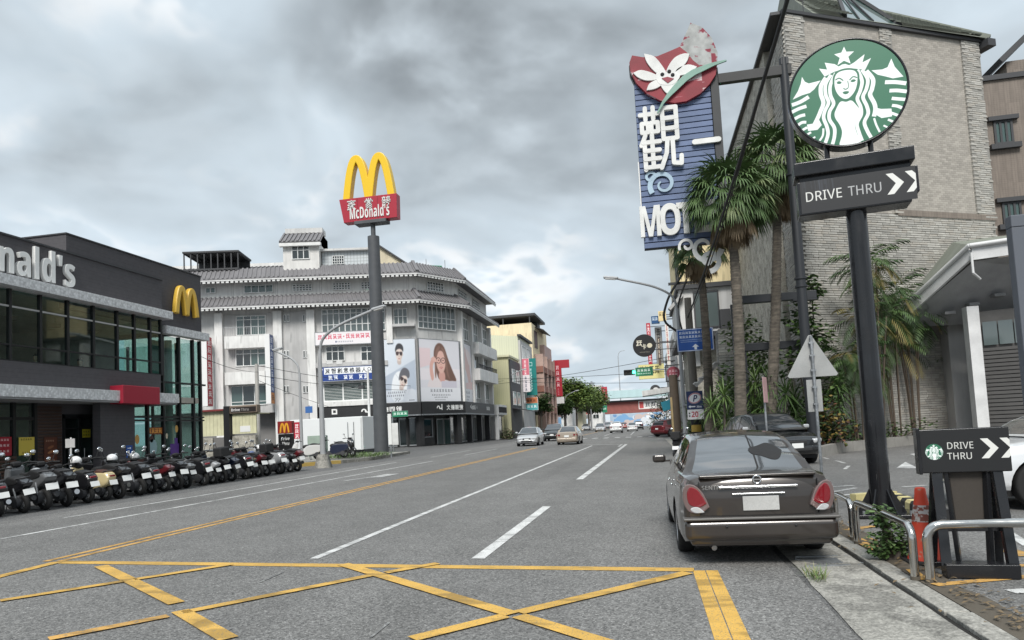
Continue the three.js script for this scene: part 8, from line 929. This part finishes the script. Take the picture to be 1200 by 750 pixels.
function scooter(label, pos, turn, col, o = {}) {
  const t = thing('scooter', label, 'scooter', pos, turn, 'scooters parked along the left side'); t.rotation.z = o.lean ?? 0; t.scale.setScalar(1.05 + 0.09 * Math.sin(pos[2] * 7.3)); const paint = col.isMaterial ? col : phys(...col, 0.3, { clearcoat: 1, clearcoatRoughness: 0.06 }), trim = o.trim ?? MT.darkGrey;
  for (const [z, n] of [[0.68, 'front_wheel'], [-0.62, 'rear_wheel']]) { const w = new THREE.Group(); w.name = n; w.position.set(0, 0.235, z); t.add(w); mesh('tyre', SG.tyre, MT.rubber, w); mesh('rim', SG.rim, MT.alu, w); }
  mesh('rear_body', o.round ? SG.rearRound : SG.rear, paint, t); mesh('floorboard', SG.floor, trim, t); mesh('leg_shield', SG.shield, o.front ?? paint, t); mesh('front_fender', SG.fender, o.front ?? paint, t); mesh('seat', SG.seat, o.seat ?? mSeatBlack, t); mesh('handlebar', SG.bars, MT.blackMatte, t); mesh('fork', SG.fork, MT.darkGrey, t); mesh('mirror_stalks', SG.stalk, MT.blackMatte, t); mesh('mirror', SG.mirrorL, mMirror, t); mesh('mirror', SG.mirrorR, mMirror, t);
  mesh('headlight', SG.head, mLamp, t); mesh('tail_light', SG.tail, mTail, t); mesh('plate_bracket', SG.plateArm, MT.blackMatte, t); mesh('number_plate', SG.plate, mPlate, t); mesh('engine', SG.engine, MT.darkGrey, t); mesh('muffler', SG.muffler, o.chrome ? MT.steel : MT.darkGrey, t); mesh('shock_absorber', SG.shock, MT.galv, t); mesh('stand', SG.stand, MT.darkGrey, t); mesh('grab_rail', SG.rail, MT.darkGrey, t);
  if (o.box) mesh('top_box', SG.box, MT.blackMatte, t);
  return t;
}
function helmet(label, pos, col, turn) { const o = thing('helmet', label, 'helmet', pos, turn, 'helmets left on scooters'); mesh('helmet_shell', SG.helmet, phys(...col, 0.3, { clearcoat: 1 }), o); mesh('visor', grid(10, 5, (u, v) => { const a = (u - 0.5) * 1.9, e = 0.25 - v * 0.75; return [0.155 * Math.sin(a) * Math.cos(e), 0.15 * Math.sin(e) + 0.01, 0.172 * Math.cos(a) * Math.cos(e)]; }), mCarGlass, o); }
{
  const r = rng(21), blk = [0.012, 0.012, 0.014], nvy = [0.014, 0.02, 0.045], gry = [0.12, 0.125, 0.13], red = [0.10, 0.012, 0.016], slv = [0.38, 0.39, 0.40], cream = [0.60, 0.50, 0.28], wht = [0.62, 0.62, 0.61];
  const cols = [blk, blk, nvy, blk, blk, gry, blk, blk, cream, blk, blk, blk, red, blk, gry, blk, slv, blk, nvy, blk, blk, red, blk, slv, blk, blk, red];
  const words = new Map([[blk, 'black'], [nvy, 'navy'], [gry, 'grey'], [red, 'dark red'], [slv, 'silver'], [wht, 'white']]), ord = ['first', 'second', 'third', 'fourth', 'fifth', 'sixth', 'seventh', 'eighth', 'ninth', 'tenth', 'eleventh', 'twelfth', 'thirteenth', 'fourteenth', 'fifteenth', 'sixteenth', 'seventeenth', 'eighteenth', 'nineteenth', 'twentieth'];
  const shared = new Map(); const N = cols.length, z0 = -11.9, z1 = -28.9, ci = 8;
  for (let i = 0; i < N; i++) {
    const z = mix(z0, z1, i / (N - 1)) + (r() - 0.5) * 0.3, xr = mix(-14.55, -15.15, i / (N - 1)), yaw = -Math.PI / 2 - 0.2 + (r() - 0.5) * 0.34, hx = Math.sin(yaw), hz = Math.cos(yaw), px = xr + hx * 0.85, pz = z + hz * 0.85, c = cols[i];
    if (!shared.has(c)) shared.set(c, phys(...c, 0.28, { clearcoat: 1, clearcoatRoughness: 0.06 }));
    const label = i === ci ? 'cream scooter with brown seat and tan side panels in the parked row' : i < ci ? `${words.get(c)} scooter before the restaurant door, ${ord[ci - i - 1]} from the cream scooter` : `${words.get(c)} scooter toward the lamp post, ${ord[i - ci - 1]} from the cream scooter`;
    scooter(label, [px, gy(px) + 0.002, pz], yaw, shared.get(c), { round: i === ci || i % 4 === 3, lean: -0.06 + (r() - 0.5) * 0.16, seat: i === ci ? mat(0.07, 0.03, 0.022, 0.5) : undefined, chrome: i % 3 === 0, box: i === 17 || i === 22, front: i === 14 ? shared.get(slv) : undefined, trim: i === ci ? mat(0.3, 0.3, 0.31, 0.5) : undefined });
    const hs = { 5: [[0.30, 0.31, 0.32], 'grey helmet on the grey scooter before the restaurant door'], 3: [[0.03, 0.035, 0.04], 'dark helmet resting on a black scooter before the door'], 8: [[0.70, 0.70, 0.69], 'white and black helmet on the cream scooter'], 10: [[0.66, 0.67, 0.68], 'white helmet on the second scooter past the cream one'], 12: [[0.45, 0.46, 0.47], 'silver helmet on the dark red scooter by the glass corner'], 21: [[0.05, 0.08, 0.2], 'blue helmet on a dark red scooter near the booth'], 24: [[0.6, 0.6, 0.6], 'pale helmet on a black scooter near the menu pillar'] }[i];
    if (hs) { const onSeat = i % 2; const lz = onSeat ? -0.3 : 0.36, ly = onSeat ? 0.92 : 1.14, lx = onSeat ? 0 : 0.14; helmet(hs[1], [px + hx * lz + hz * lx, gy(px) + ly, pz + hz * lz - hx * lx], hs[0], yaw + 0.5); }
  }
  for (const [p, yaw, c, l] of [[[366, 545], -0.9, wht, 'white scooter parked on the island beside the green cabinet'], [[398, 542.5], -1.3, nvy, 'dark blue scooter parked on the island beside the lamp'], [[412, 540.5], 1.1, blk, 'black scooter on the island end near the dark sign pole']]) { const q = onG(...p); scooter(l, [q.x - 0.6, q.y + 0.25, q.z - 0.5], yaw, phys(...c, 0.28, { clearcoat: 1 }), { round: true }); }
  { const q = onG(794, 541); const t = scooter('black scooter standing by the kerb ahead of the brown sedan', [q.x + 0.15, 0.02, q.z - 1.2], Math.PI - 0.2, phys(...blk, 0.28, { clearcoat: 1 }), { box: true }); }
}

// ------------------------------------------------------------------ plants
const leafMat = (r, g, b) => mat(r, g, b, 0.6, { side: THREE.DoubleSide });
const mFan = [leafMat(0.065, 0.115, 0.036), leafMat(0.09, 0.15, 0.05), leafMat(0.14, 0.18, 0.075)], mDead = leafMat(0.17, 0.12, 0.065), mAreca = [leafMat(0.035, 0.075, 0.02), leafMat(0.06, 0.11, 0.028), leafMat(0.17, 0.14, 0.04)], mLeaf = [leafMat(0.032, 0.062, 0.018), leafMat(0.055, 0.105, 0.026), leafMat(0.09, 0.15, 0.036)], mTrunk = mat(1, 1, 1, 0.95, { map: pixTex(128, (u, v) => { const k = 0.36 + 0.22 * (fbm(u * 6, v * 40, 4, 0, 3) - 0.5) + 0.14 * (fbm(u * 9, v * 9, 4, 9, 5) - 0.5); return [k, k * 0.93, k * 0.84]; }, 1.4) }), mBark = mottled(0.10, 0.085, 0.07, 0.9);
function soup(tris) { const g = new THREE.BufferGeometry(); g.setAttribute('position', new THREE.BufferAttribute(new Float32Array(tris), 3)); g.computeVertexNormals(); return plain(g); }
class Leafy {                                 // collects leaf blades as triangles in world-free coordinates
  constructor() { this.t = []; }
  tri(a, b, c) { this.t.push(a.x, a.y, a.z, b.x, b.y, b.z, c.x, c.y, c.z); }
  blade(p, dir, side, len, w, droop, segs = 3) { let q = p.clone(), d = dir.clone(), a = q.clone(), b = q.clone(); for (let i = 1; i <= segs; i++) { d.y -= droop / segs; d.normalize(); q.addScaledVector(d, len / segs); const ww = w * Math.sin(Math.PI * Math.min(0.98, 0.3 + 0.7 * i / segs)) * (i === segs ? 0 : 1); const a2 = q.clone().addScaledVector(side, ww), b2 = q.clone().addScaledVector(side, -ww); this.tri(a, a2, b); if (i < segs) this.tri(b, a2, b2); a = a2; b = b2; } }
  geo() { return soup(this.t); }
}
const dirOf = (az, el) => V3(Math.cos(el) * Math.cos(az), Math.sin(el), Math.cos(el) * Math.sin(az));
function fanPalm(label, base, top, R, seed, n = 42, dead = 22) {
  const o = thing('fan_palm', label, 'palm', base, 0, 'fan palms by the motel sign'), r = rng(seed), c = V3(top[0] - base[0], top[1] - base[1], top[2] - base[2]);
  const pts = []; for (let i = 0; i <= 8; i++) { const t = i / 8; pts.push([c.x * t + Math.sin(t * 3) * 0.12, c.y * t, c.z * t]); } const tr = tube(pts, 0.165, 160, 14), p = tr.attributes.position; for (let i = 0; i < p.count; i++) { const t = clamp(p.getY(i) / c.y), k = 1.4 - 0.5 * t + 0.07 * Math.sin(p.getY(i) * 46) + 0.10 * (hash(i, 3, 9) - 0.5), a = V3(c.x * t + Math.sin(t * 3) * 0.12, 0, c.z * t); p.setX(i, a.x + (p.getX(i) - a.x) * k); p.setZ(i, a.z + (p.getZ(i) - a.z) * k); } tr.computeVertexNormals(); mesh('trunk', tr, mTrunk, o);
  const sets = [new Leafy(), new Leafy(), new Leafy()], dd = new Leafy();
  const leaf = (S, az, el, len, fr, limp) => { const d = dirOf(az, el), s = V3(-Math.sin(az), 0, Math.cos(az)), e = c.clone().addScaledVector(d, len); e.y -= limp * len * 0.25; S.blade(c.clone().addScaledVector(d, 0.1), d, s, len, 0.022, limp * 0.4, 3); const up = V3().crossVectors(s, d).normalize(), N = 22; for (let k = 0; k < N; k++) { const a = (k / (N - 1) - 0.5) * 3.7, bd = d.clone().multiplyScalar(Math.cos(a)).addScaledVector(s, Math.sin(a)).addScaledVector(up, 0.14 * Math.abs(Math.sin(a)) + (r() - 0.5) * 0.1).normalize(); S.blade(e, bd, V3().crossVectors(bd, up).normalize(), fr * (0.82 + 0.25 * r()) * (1 - 0.18 * Math.abs(a) / 1.85), 0.036, 0.7 + limp * 1.1 + r() * 0.6, 4); } };
  for (let i = 0; i < n; i++) { const t = (i + 0.5) / n, az = i * 2.39996 + (r() - 0.5) * 0.5, el = mix(1.25, -0.55, Math.pow(t, 0.8)); leaf(sets[Math.floor(r() * 2.6 + (t < 0.35 ? 0.6 : 0)) % 3], az, el, R * (0.52 + 0.1 * r()), R * 0.55, 0.3 + t * 0.6); }
  for (let i = 0; i < dead; i++) leaf(dd, i * 2.39996 + r(), -0.75 - 0.6 * r(), R * (0.4 + 0.15 * r()), R * 0.5, 1.4);
  sets.forEach((S, k) => { if (S.t.length) mesh('crown', S.geo(), mFan[k], o); }); if (dead) mesh('dead_fronds', dd.geo(), mDead, o); return o;
}
const P3 = (px, py, z) => { const p = onZ(px, py, z); return [p.x, p.y, p.z]; };
fanPalm('broad fan palm standing in front of the motel sign', [3.3, 0.1, -26.6], P3(854, 228, -26.6), 1.95, 5, 70, 34);
fanPalm('taller fan palm growing close to the dark steel post', [P3(898, 500, -29)[0], 0.1, -29], P3(910, 192, -29), 2.2, 9, 70, 40);
fanPalm('lower fan palm behind the blue motel sign', [P3(830, 500, -33)[0], 0.1, -33], P3(818, 285, -33), 1.7, 13, 34, 26);
function feather(o, sets, c, az, el, len, r, S) { const d = dirOf(az, el), s = V3(-Math.sin(az), 0, Math.cos(az)); let q = c.clone(), dd = d.clone(); const N = 14; for (let i = 0; i < N; i++) { dd.y -= 0.13; dd.normalize(); const q2 = q.clone().addScaledVector(dd, len / N); S.blade(q, dd, s, len / N * 1.3, 0.012, 0, 1); if (i > 1) for (const k of [-1, 1]) { const b = dd.clone().multiplyScalar(0.75).addScaledVector(s, k * 0.9).addScaledVector(V3(0, 1, 0), 0.25).normalize(); S.blade(q2, b, dd, len * 0.34 * Math.sin(Math.PI * (i + 2) / (N + 3)) + 0.1, 0.034, 0.7 + r() * 0.4, 2); } q = q2; } }
function arecaPalm(label, base, h, seed, stems = 6) {
  const o = thing('feather_palm', label, 'palm', base, 0, 'slender palms along the brick wall'), r = rng(seed), sets = [new Leafy(), new Leafy(), new Leafy()];
  for (let k = 0; k < stems; k++) { const a = k * 2.1 + r(), lean = 0.25 + 0.55 * r(), H = h * (0.62 + 0.42 * r()), e = V3(Math.cos(a) * lean, H, Math.sin(a) * lean * 0.7), b = V3(Math.cos(a) * 0.16, 0, Math.sin(a) * 0.16); mesh('stem', tube([[b.x, 0, b.z], [mix(b.x, e.x, 0.35), H * 0.5, mix(b.z, e.z, 0.35)], [e.x, H, e.z]], 0.035, 16, 7), mottled(0.10, 0.075, 0.055, 0.8), o); const nf = 9 + Math.floor(r() * 4); for (let i = 0; i < nf; i++) feather(o, sets, e, i * 2.4 + r(), 1.2 - i * 0.17, 1.25 + 0.5 * r(), r, sets[r() < 0.12 ? 2 : Math.floor(r() * 2)]); }
  sets.forEach((S, k) => { if (S.t.length) mesh('crown', S.geo(), mAreca[k], o); });
}
for (const [px, py, h, s, l] of [[1008, 518, 4.0, 3, 'short feathery palm beside the black sign pole'], [1032, 517, 7.0, 5, 'tall feathery palm rising behind the black sign pole'], [1052, 514, 6.0, 7, 'feathery palm in the middle of the brick wall planting'], [1074, 512, 6.2, 11, 'feathery palm with yellowing fronds against the brick wall'], [1098, 508, 5.4, 17, 'feathery palm near the cafe eaves']]) { const p = onY(px, py, 0.36); arecaPalm(l, [p.x, 0.36, p.z], h, s); }
function rosette(label, base, h, n, len, seed, m = mLeaf[2], heads = 3) { const o = thing('spiky_plant', label, 'plant', base, 0, 'spiky plants before the brick building'), r = rng(seed), S = new Leafy(); for (let k = 0; k < heads; k++) { const c = V3((r() - 0.5) * 0.9, h * (0.45 + 0.55 * (k + 1) / heads), (r() - 0.5) * 0.6); mesh('stem', bar([c.x * 0.3, 0, c.z * 0.3], [c.x, c.y, c.z], 0.06, 0.04), mBark, o); for (let i = 0; i < n; i++) { const az = i * 2.39996, el = 1.4 - 2.1 * (i / n); S.blade(c, dirOf(az, el), V3(-Math.sin(az), 0, Math.cos(az)), len * (0.8 + 0.3 * r()), 0.028, 0.6 + 0.5 * r(), 3); } } mesh('crown', S.geo(), m, o); }
rosette('spiky plant at the foot of the broad fan palm', P3(848, 520, -28).map((v, i) => (i === 1 ? 0.05 : v)), 2.4, 60, 1.0, 3); rosette('spiky plant between the fan palms', P3(882, 520, -30).map((v, i) => (i === 1 ? 0.05 : v)), 3.0, 60, 1.1, 5); rosette('spiky plant beside the dark steel post', P3(914, 525, -29).map((v, i) => (i === 1 ? 0.3 : v)), 2.6, 70, 1.1, 7, mLeaf[1]); rosette('spiky plant behind the triangular sign', P3(940, 520, -30).map((v, i) => (i === 1 ? 0.3 : v)), 2.0, 60, 1.0, 9, mLeaf[1]); rosette('spiky plant beside the yellow-leaved shrub before the brick wall', P3(985, 520, -29.5).map((v, i) => (i === 1 ? 0.36 : v)), 2.3, 60, 1.0, 11, mLeaf[1]);
function leafCloud(S, cx, cy, cz, rx, ry, rz, n, size, r, w = 0.42) { for (let i = 0; i < n; i++) { const az = r() * 6.283, v = r() * 2 - 1, k = Math.pow(r(), 0.45), s = Math.sqrt(1 - v * v), d = V3(s * Math.cos(az), v, s * Math.sin(az)), p = V3(cx + d.x * rx * k, cy + d.y * ry * k, cz + d.z * rz * k), a2 = r() * 6.283, f = d.clone().multiplyScalar(0.6).add(V3(Math.cos(a2), (r() - 0.6) * 0.8, Math.sin(a2))).normalize(), sd = V3().crossVectors(f, V3(r() - 0.5, 1, r() - 0.5)).normalize(); S.blade(p, f, sd, size * (0.7 + 0.6 * r()), size * w, 0.3, 2); } }
function bush(name, label, cat, base, clumps, size, n, seed, mats = mLeaf, group) { const o = thing(name, label, cat, base, 0, group), r = rng(seed), sets = mats.map(() => new Leafy()); clumps.forEach(([x, y, z, rx, ry, rz]) => { for (let k = 0; k < mats.length; k++) leafCloud(sets[k], x, y, z, rx, ry, rz, Math.round(n * [0.4, 0.4, 0.2][k]), size, r); }); const st = clumps.slice(0, 6).map(([x, y, z]) => bar([x * 0.3, 0, z * 0.3], [x, y, z], 0.05, 0.025, 6)); mesh('stems', st, mBark, o); sets.forEach((S, k) => mesh('foliage', S.geo(), mats[k], o)); return o; }
{ // clipped hedge behind the parking sign
  const a = onZ(808, 470, -38), b = onZ(846, 468, -38), c = []; for (let i = 0; i < 5; i++) for (let j = 0; j < 3; j++) for (const dz of [0, -2.4, -4.8]) c.push([mix(0.2, b.x - a.x, i / 4), 0.5 + j * 0.85, dz, 0.5, 0.55, 1.3]); bush('hedge', 'tall clipped green hedge behind the parking sign', 'hedge', [a.x, 0.05, -38], c, 0.11, 330, 3);
  bush('shrub', 'large-leaved shrub spreading over the lower steel beam', 'shrub', P3(880, 520, -31.5).map((v, i) => (i === 1 ? 0.05 : v)), [[0, 5.2, 0, 0.9, 0.9, 0.8], [0.6, 4.2, 0.1, 0.8, 0.7, 0.7], [-0.5, 3.2, 0, 0.8, 0.9, 0.7], [0.5, 2.4, 0.2, 0.9, 0.8, 0.7], [-0.3, 1.4, 0.2, 0.9, 0.9, 0.7]], 0.22, 330, 5, [mLeaf[1], mLeaf[2], mFan[2]]);
  bush('shrub', 'broad-leaved shrub climbing beside the steel post at the brick corner', 'shrub', [6.7, 0.3, -29.6], [[-0.3, 5.2, 0, 0.7, 0.7, 0.6], [0.2, 4.4, 0.1, 0.7, 0.6, 0.6], [0.2, 6.4, -0.2, 0.5, 0.5, 0.5], [-0.6, 3.4, 0, 0.8, 0.7, 0.6], [0.3, 2.4, 0, 0.9, 0.8, 0.6], [-0.2, 1.2, 0.2, 1.0, 0.9, 0.7]], 0.24, 230, 7);
  bush('shrub', 'shrub with yellow and brown leaves beside the triangular sign', 'shrub', P3(972, 520, -28.6).map((v, i) => (i === 1 ? 0.3 : v)), [[0, 1.3, 0, 0.6, 0.7, 0.5], [0.4, 0.7, 0.2, 0.6, 0.6, 0.5], [-0.4, 0.7, 0.1, 0.5, 0.6, 0.5]], 0.19, 170, 9, [mLeaf[0], leafMat(0.17, 0.12, 0.03), leafMat(0.12, 0.05, 0.03)]);
  bush('shrub', 'dark undergrowth filling the planter behind the black car', 'shrub', [5.6, 0.1, -30.4], [[-1.4, 0.9, 0, 0.9, 0.9, 0.6], [-0.3, 1.0, 0.2, 0.9, 0.9, 0.6], [0.8, 0.9, 0.3, 0.9, 0.8, 0.6], [1.9, 0.7, 0.2, 0.9, 0.7, 0.6], [-2.2, 2.2, -0.2, 0.7, 0.9, 0.6]], 0.17, 380, 11, [mLeaf[0], mLeaf[0], mLeaf[1]]);
  bush('shrub', 'low green ground shrubs at the foot of the brick wall', 'shrub', [10, 0.36, -32.4], [[-2.2, 0.4, 0.8, 0.7, 0.5, 0.4], [-1, 0.4, 0.4, 0.7, 0.5, 0.4], [0.3, 0.35, 0, 0.7, 0.4, 0.4], [1.6, 0.4, -0.5, 0.7, 0.5, 0.4]], 0.15, 160, 13);
  bush('shrub', 'small tree of bright leaves beside the teal awning', 'shrub', [onZ(775, 500, -76).x, 0.05, -76], [[0, 2.4, 0, 1.2, 1.4, 1], [0.5, 3.4, 0, 1.0, 1.0, 0.9], [-0.5, 1.3, 0, 1.0, 1.0, 0.9]], 0.2, 420, 15);
  const w = onLot(1046, 655); bush('weed', 'leafy green weed growing against the steel hoop', 'weed', [w.x, lotY, w.z], [[0, 0.30, 0, 0.2, 0.2, 0.16], [-0.06, 0.46, 0, 0.15, 0.12, 0.13], [0.12, 0.2, 0.05, 0.18, 0.14, 0.14], [-0.12, 0.16, 0.04, 0.16, 0.13, 0.13]], 0.062, 210, 17, [mLeaf[1], leafMat(0.075, 0.135, 0.045), leafMat(0.12, 0.19, 0.07)]);
  const g = onG(955, 679), gt = thing('grass_tuft', 'tuft of grass sprouting where asphalt meets gutter', 'grass', [g.x, gy(g.x), g.z]), S = new Leafy(), S2 = new Leafy(), r = rng(3); for (let i = 0; i < 90; i++) { const az = r() * 6.28, p = V3((r() - 0.5) * 0.14, 0, (r() - 0.5) * 0.34); (i % 3 ? S : S2).blade(p, dirOf(az, 0.9 + 0.5 * r()), V3(-Math.sin(az), 0, Math.cos(az)), 0.10 + 0.13 * r(), 0.004, 0.9, 3); } mesh('blades', S.geo(), leafMat(0.12, 0.19, 0.05), gt); mesh('dry_blades', S2.geo(), leafMat(0.25, 0.24, 0.11), gt);
  const lg = new Leafy(), lr = rng(8); for (let i = 0; i < 420; i++) { const z = -5.6 - Math.pow(lr(), 1.2) * 8.5, x = 2.45 + lr() * 0.35 + (lr() < 0.12 ? -0.2 - lr() * 0.4 : 0), az = lr() * 6.28; lg.blade(V3(x, 0.075 + 0.012 * lr(), z), V3(Math.cos(az), 0.2, Math.sin(az)).normalize(), V3(-Math.sin(az), 0, Math.cos(az)), 0.05 + 0.04 * lr(), 0.016, 0.5, 2); } const ll = mesh('dead_leaves', lg.geo(), mDead); stuff(ll); tag(ll, 'dead brown leaves scattered on the soil behind the kerb', 'leaves');
  const ig = onG(424, 541), t2 = thing('grass_patch', 'green grass patch on the island beside the sign pole', 'grass', [ig.x - 1.2, ig.y + 0.16, ig.z - 2.2]), S3 = new Leafy(); for (let i = 0; i < 700; i++) { const az = r() * 6.28; S3.blade(V3((r() - 0.5) * 3.2, 0, (r() - 0.5) * 3), dirOf(az, 1.0), V3(-Math.sin(az), 0, Math.cos(az)), 0.35 + 0.4 * r(), 0.02, 0.8, 2); } stuff(mesh('blades', S3.geo(), mLeaf[2], t2));
}
function tree(label, base, h, R, n, seed, mats, size = 0.32, group) { const o = thing('street_tree', label, 'tree', base, 0, group), r = rng(seed), sets = mats.map(() => new Leafy()), limbs = [bar([0, 0, 0], [0.1, h * 0.5, 0], 0.22, 0.14, 9)]; for (let k = 0; k < n; k++) { const az = k * 2.4, e = (r() - 0.25) * 1.3, q = Math.pow(r(), 0.5), c = V3(Math.cos(az) * Math.cos(e) * R * 0.8 * q, h * 0.62 + Math.sin(e) * R * 0.9 * q, Math.sin(az) * Math.cos(e) * R * 0.8 * q); limbs.push(bar([0.1, h * 0.4, 0], [c.x, c.y, c.z], 0.08, 0.03, 5)); const rr = R * (0.28 + 0.22 * r()); for (let m = 0; m < mats.length; m++) leafCloud(sets[m], c.x, c.y, c.z, rr, rr * 0.85, rr, 90, size, r, 0.4); } mesh('trunk', limbs, mBark, o); sets.forEach((S, k) => mesh('crown', S.geo(), mats[k], o)); }
{ const y = gy(-16), bright = [mLeaf[2], leafMat(0.12, 0.18, 0.04), leafMat(0.16, 0.22, 0.05)], dark = [mLeaf[0], mLeaf[1], mLeaf[1]];
  tree('dark round tree before the cream tower block', [-16.2, y, -109], 7.2, 2.2, 18, 3, dark, 0.34, 'trees along the left kerb'); tree('narrow dark tree beside the red hook sign', [-15.2, y, -133], 7.0, 2.2, 14, 5, dark, 0.36, 'trees along the left kerb'); tree('wide bright green tree past the red hook sign', [-13.6, y, -140], 11.0, 5.0, 30, 7, bright, 0.5, 'trees along the left kerb'); tree('rounded bright tree beyond the wide one', [-12.4, y, -155], 11.0, 4.8, 28, 9, bright, 0.5, 'trees along the left kerb'); tree('last dark tree before the narrow white house', [-13.6, y, -178], 9.0, 3.6, 18, 11, dark, 0.5, 'trees along the left kerb');
  bush('shrub', 'reddish low shrub in front of the low white shop', 'shrub', [-16.9, y, -84], [[0, 0.8, 0, 0.9, 0.7, 0.7], [0.7, 0.6, 0.3, 0.7, 0.6, 0.6], [-0.9, 0.7, 0, 0.8, 0.7, 0.6]], 0.22, 260, 21, [mLeaf[0], leafMat(0.09, 0.05, 0.03), mLeaf[1]]); }
// ------------------------------------------------------------------ overhead wires
{
  const wire = (label, a, b, sag, r, name = 'overhead_wire') => { const A = V3(...a), B = V3(...b), pts = []; for (let i = 0; i <= 10; i++) { const t = i / 10, p = V3().lerpVectors(A, B, t); pts.push([p.x, p.y - sag * 4 * t * (1 - t), p.z]); } tag(mesh(name, tube(pts, r, 40, 6), MT.cable), label, 'wire'); };
  wire('thick black cable bundle running from the utility pole overhead', P3(806, 372, -36), P3(955, -110, -9), 0.25, 0.036); wire('thin cable beside the thick bundle above the utility pole', P3(810, 365, -36.2), P3(948, -100, -9.2), 0.45, 0.018);
  const R0 = P3(815, 372, -36), L0 = P3(300, 440, -44); wire('upper wire crossing the road before the far overpass', P3(560, 452, -90), P3(800, 415, -62), 0.3, 0.022); wire('middle wire crossing the road before the far overpass', P3(560, 444, -88), P3(805, 433, -64), 0.25, 0.02); wire('lower wire crossing the road before the far overpass', P3(600, 447, -95), P3(800, 447, -66), 0.2, 0.02);
  wire('wire stretched across the grey block toward the billboards', P3(300, 428, -44), P3(575, 448, -80), 0.9, 0.018); wire('second wire sagging across the billboards', P3(304, 440, -44), P3(590, 446, -86), 1.1, 0.018); wire('wire from the pale concrete pole toward the restaurant', P3(303, 436, -44), P3(236, 418, -32), 0.2, 0.014); wire('wire crossing above the drive-through booth', P3(303, 446, -44), P3(440, 492, -54), 0.2, 0.014);
}

renderer.render(scene, camera);
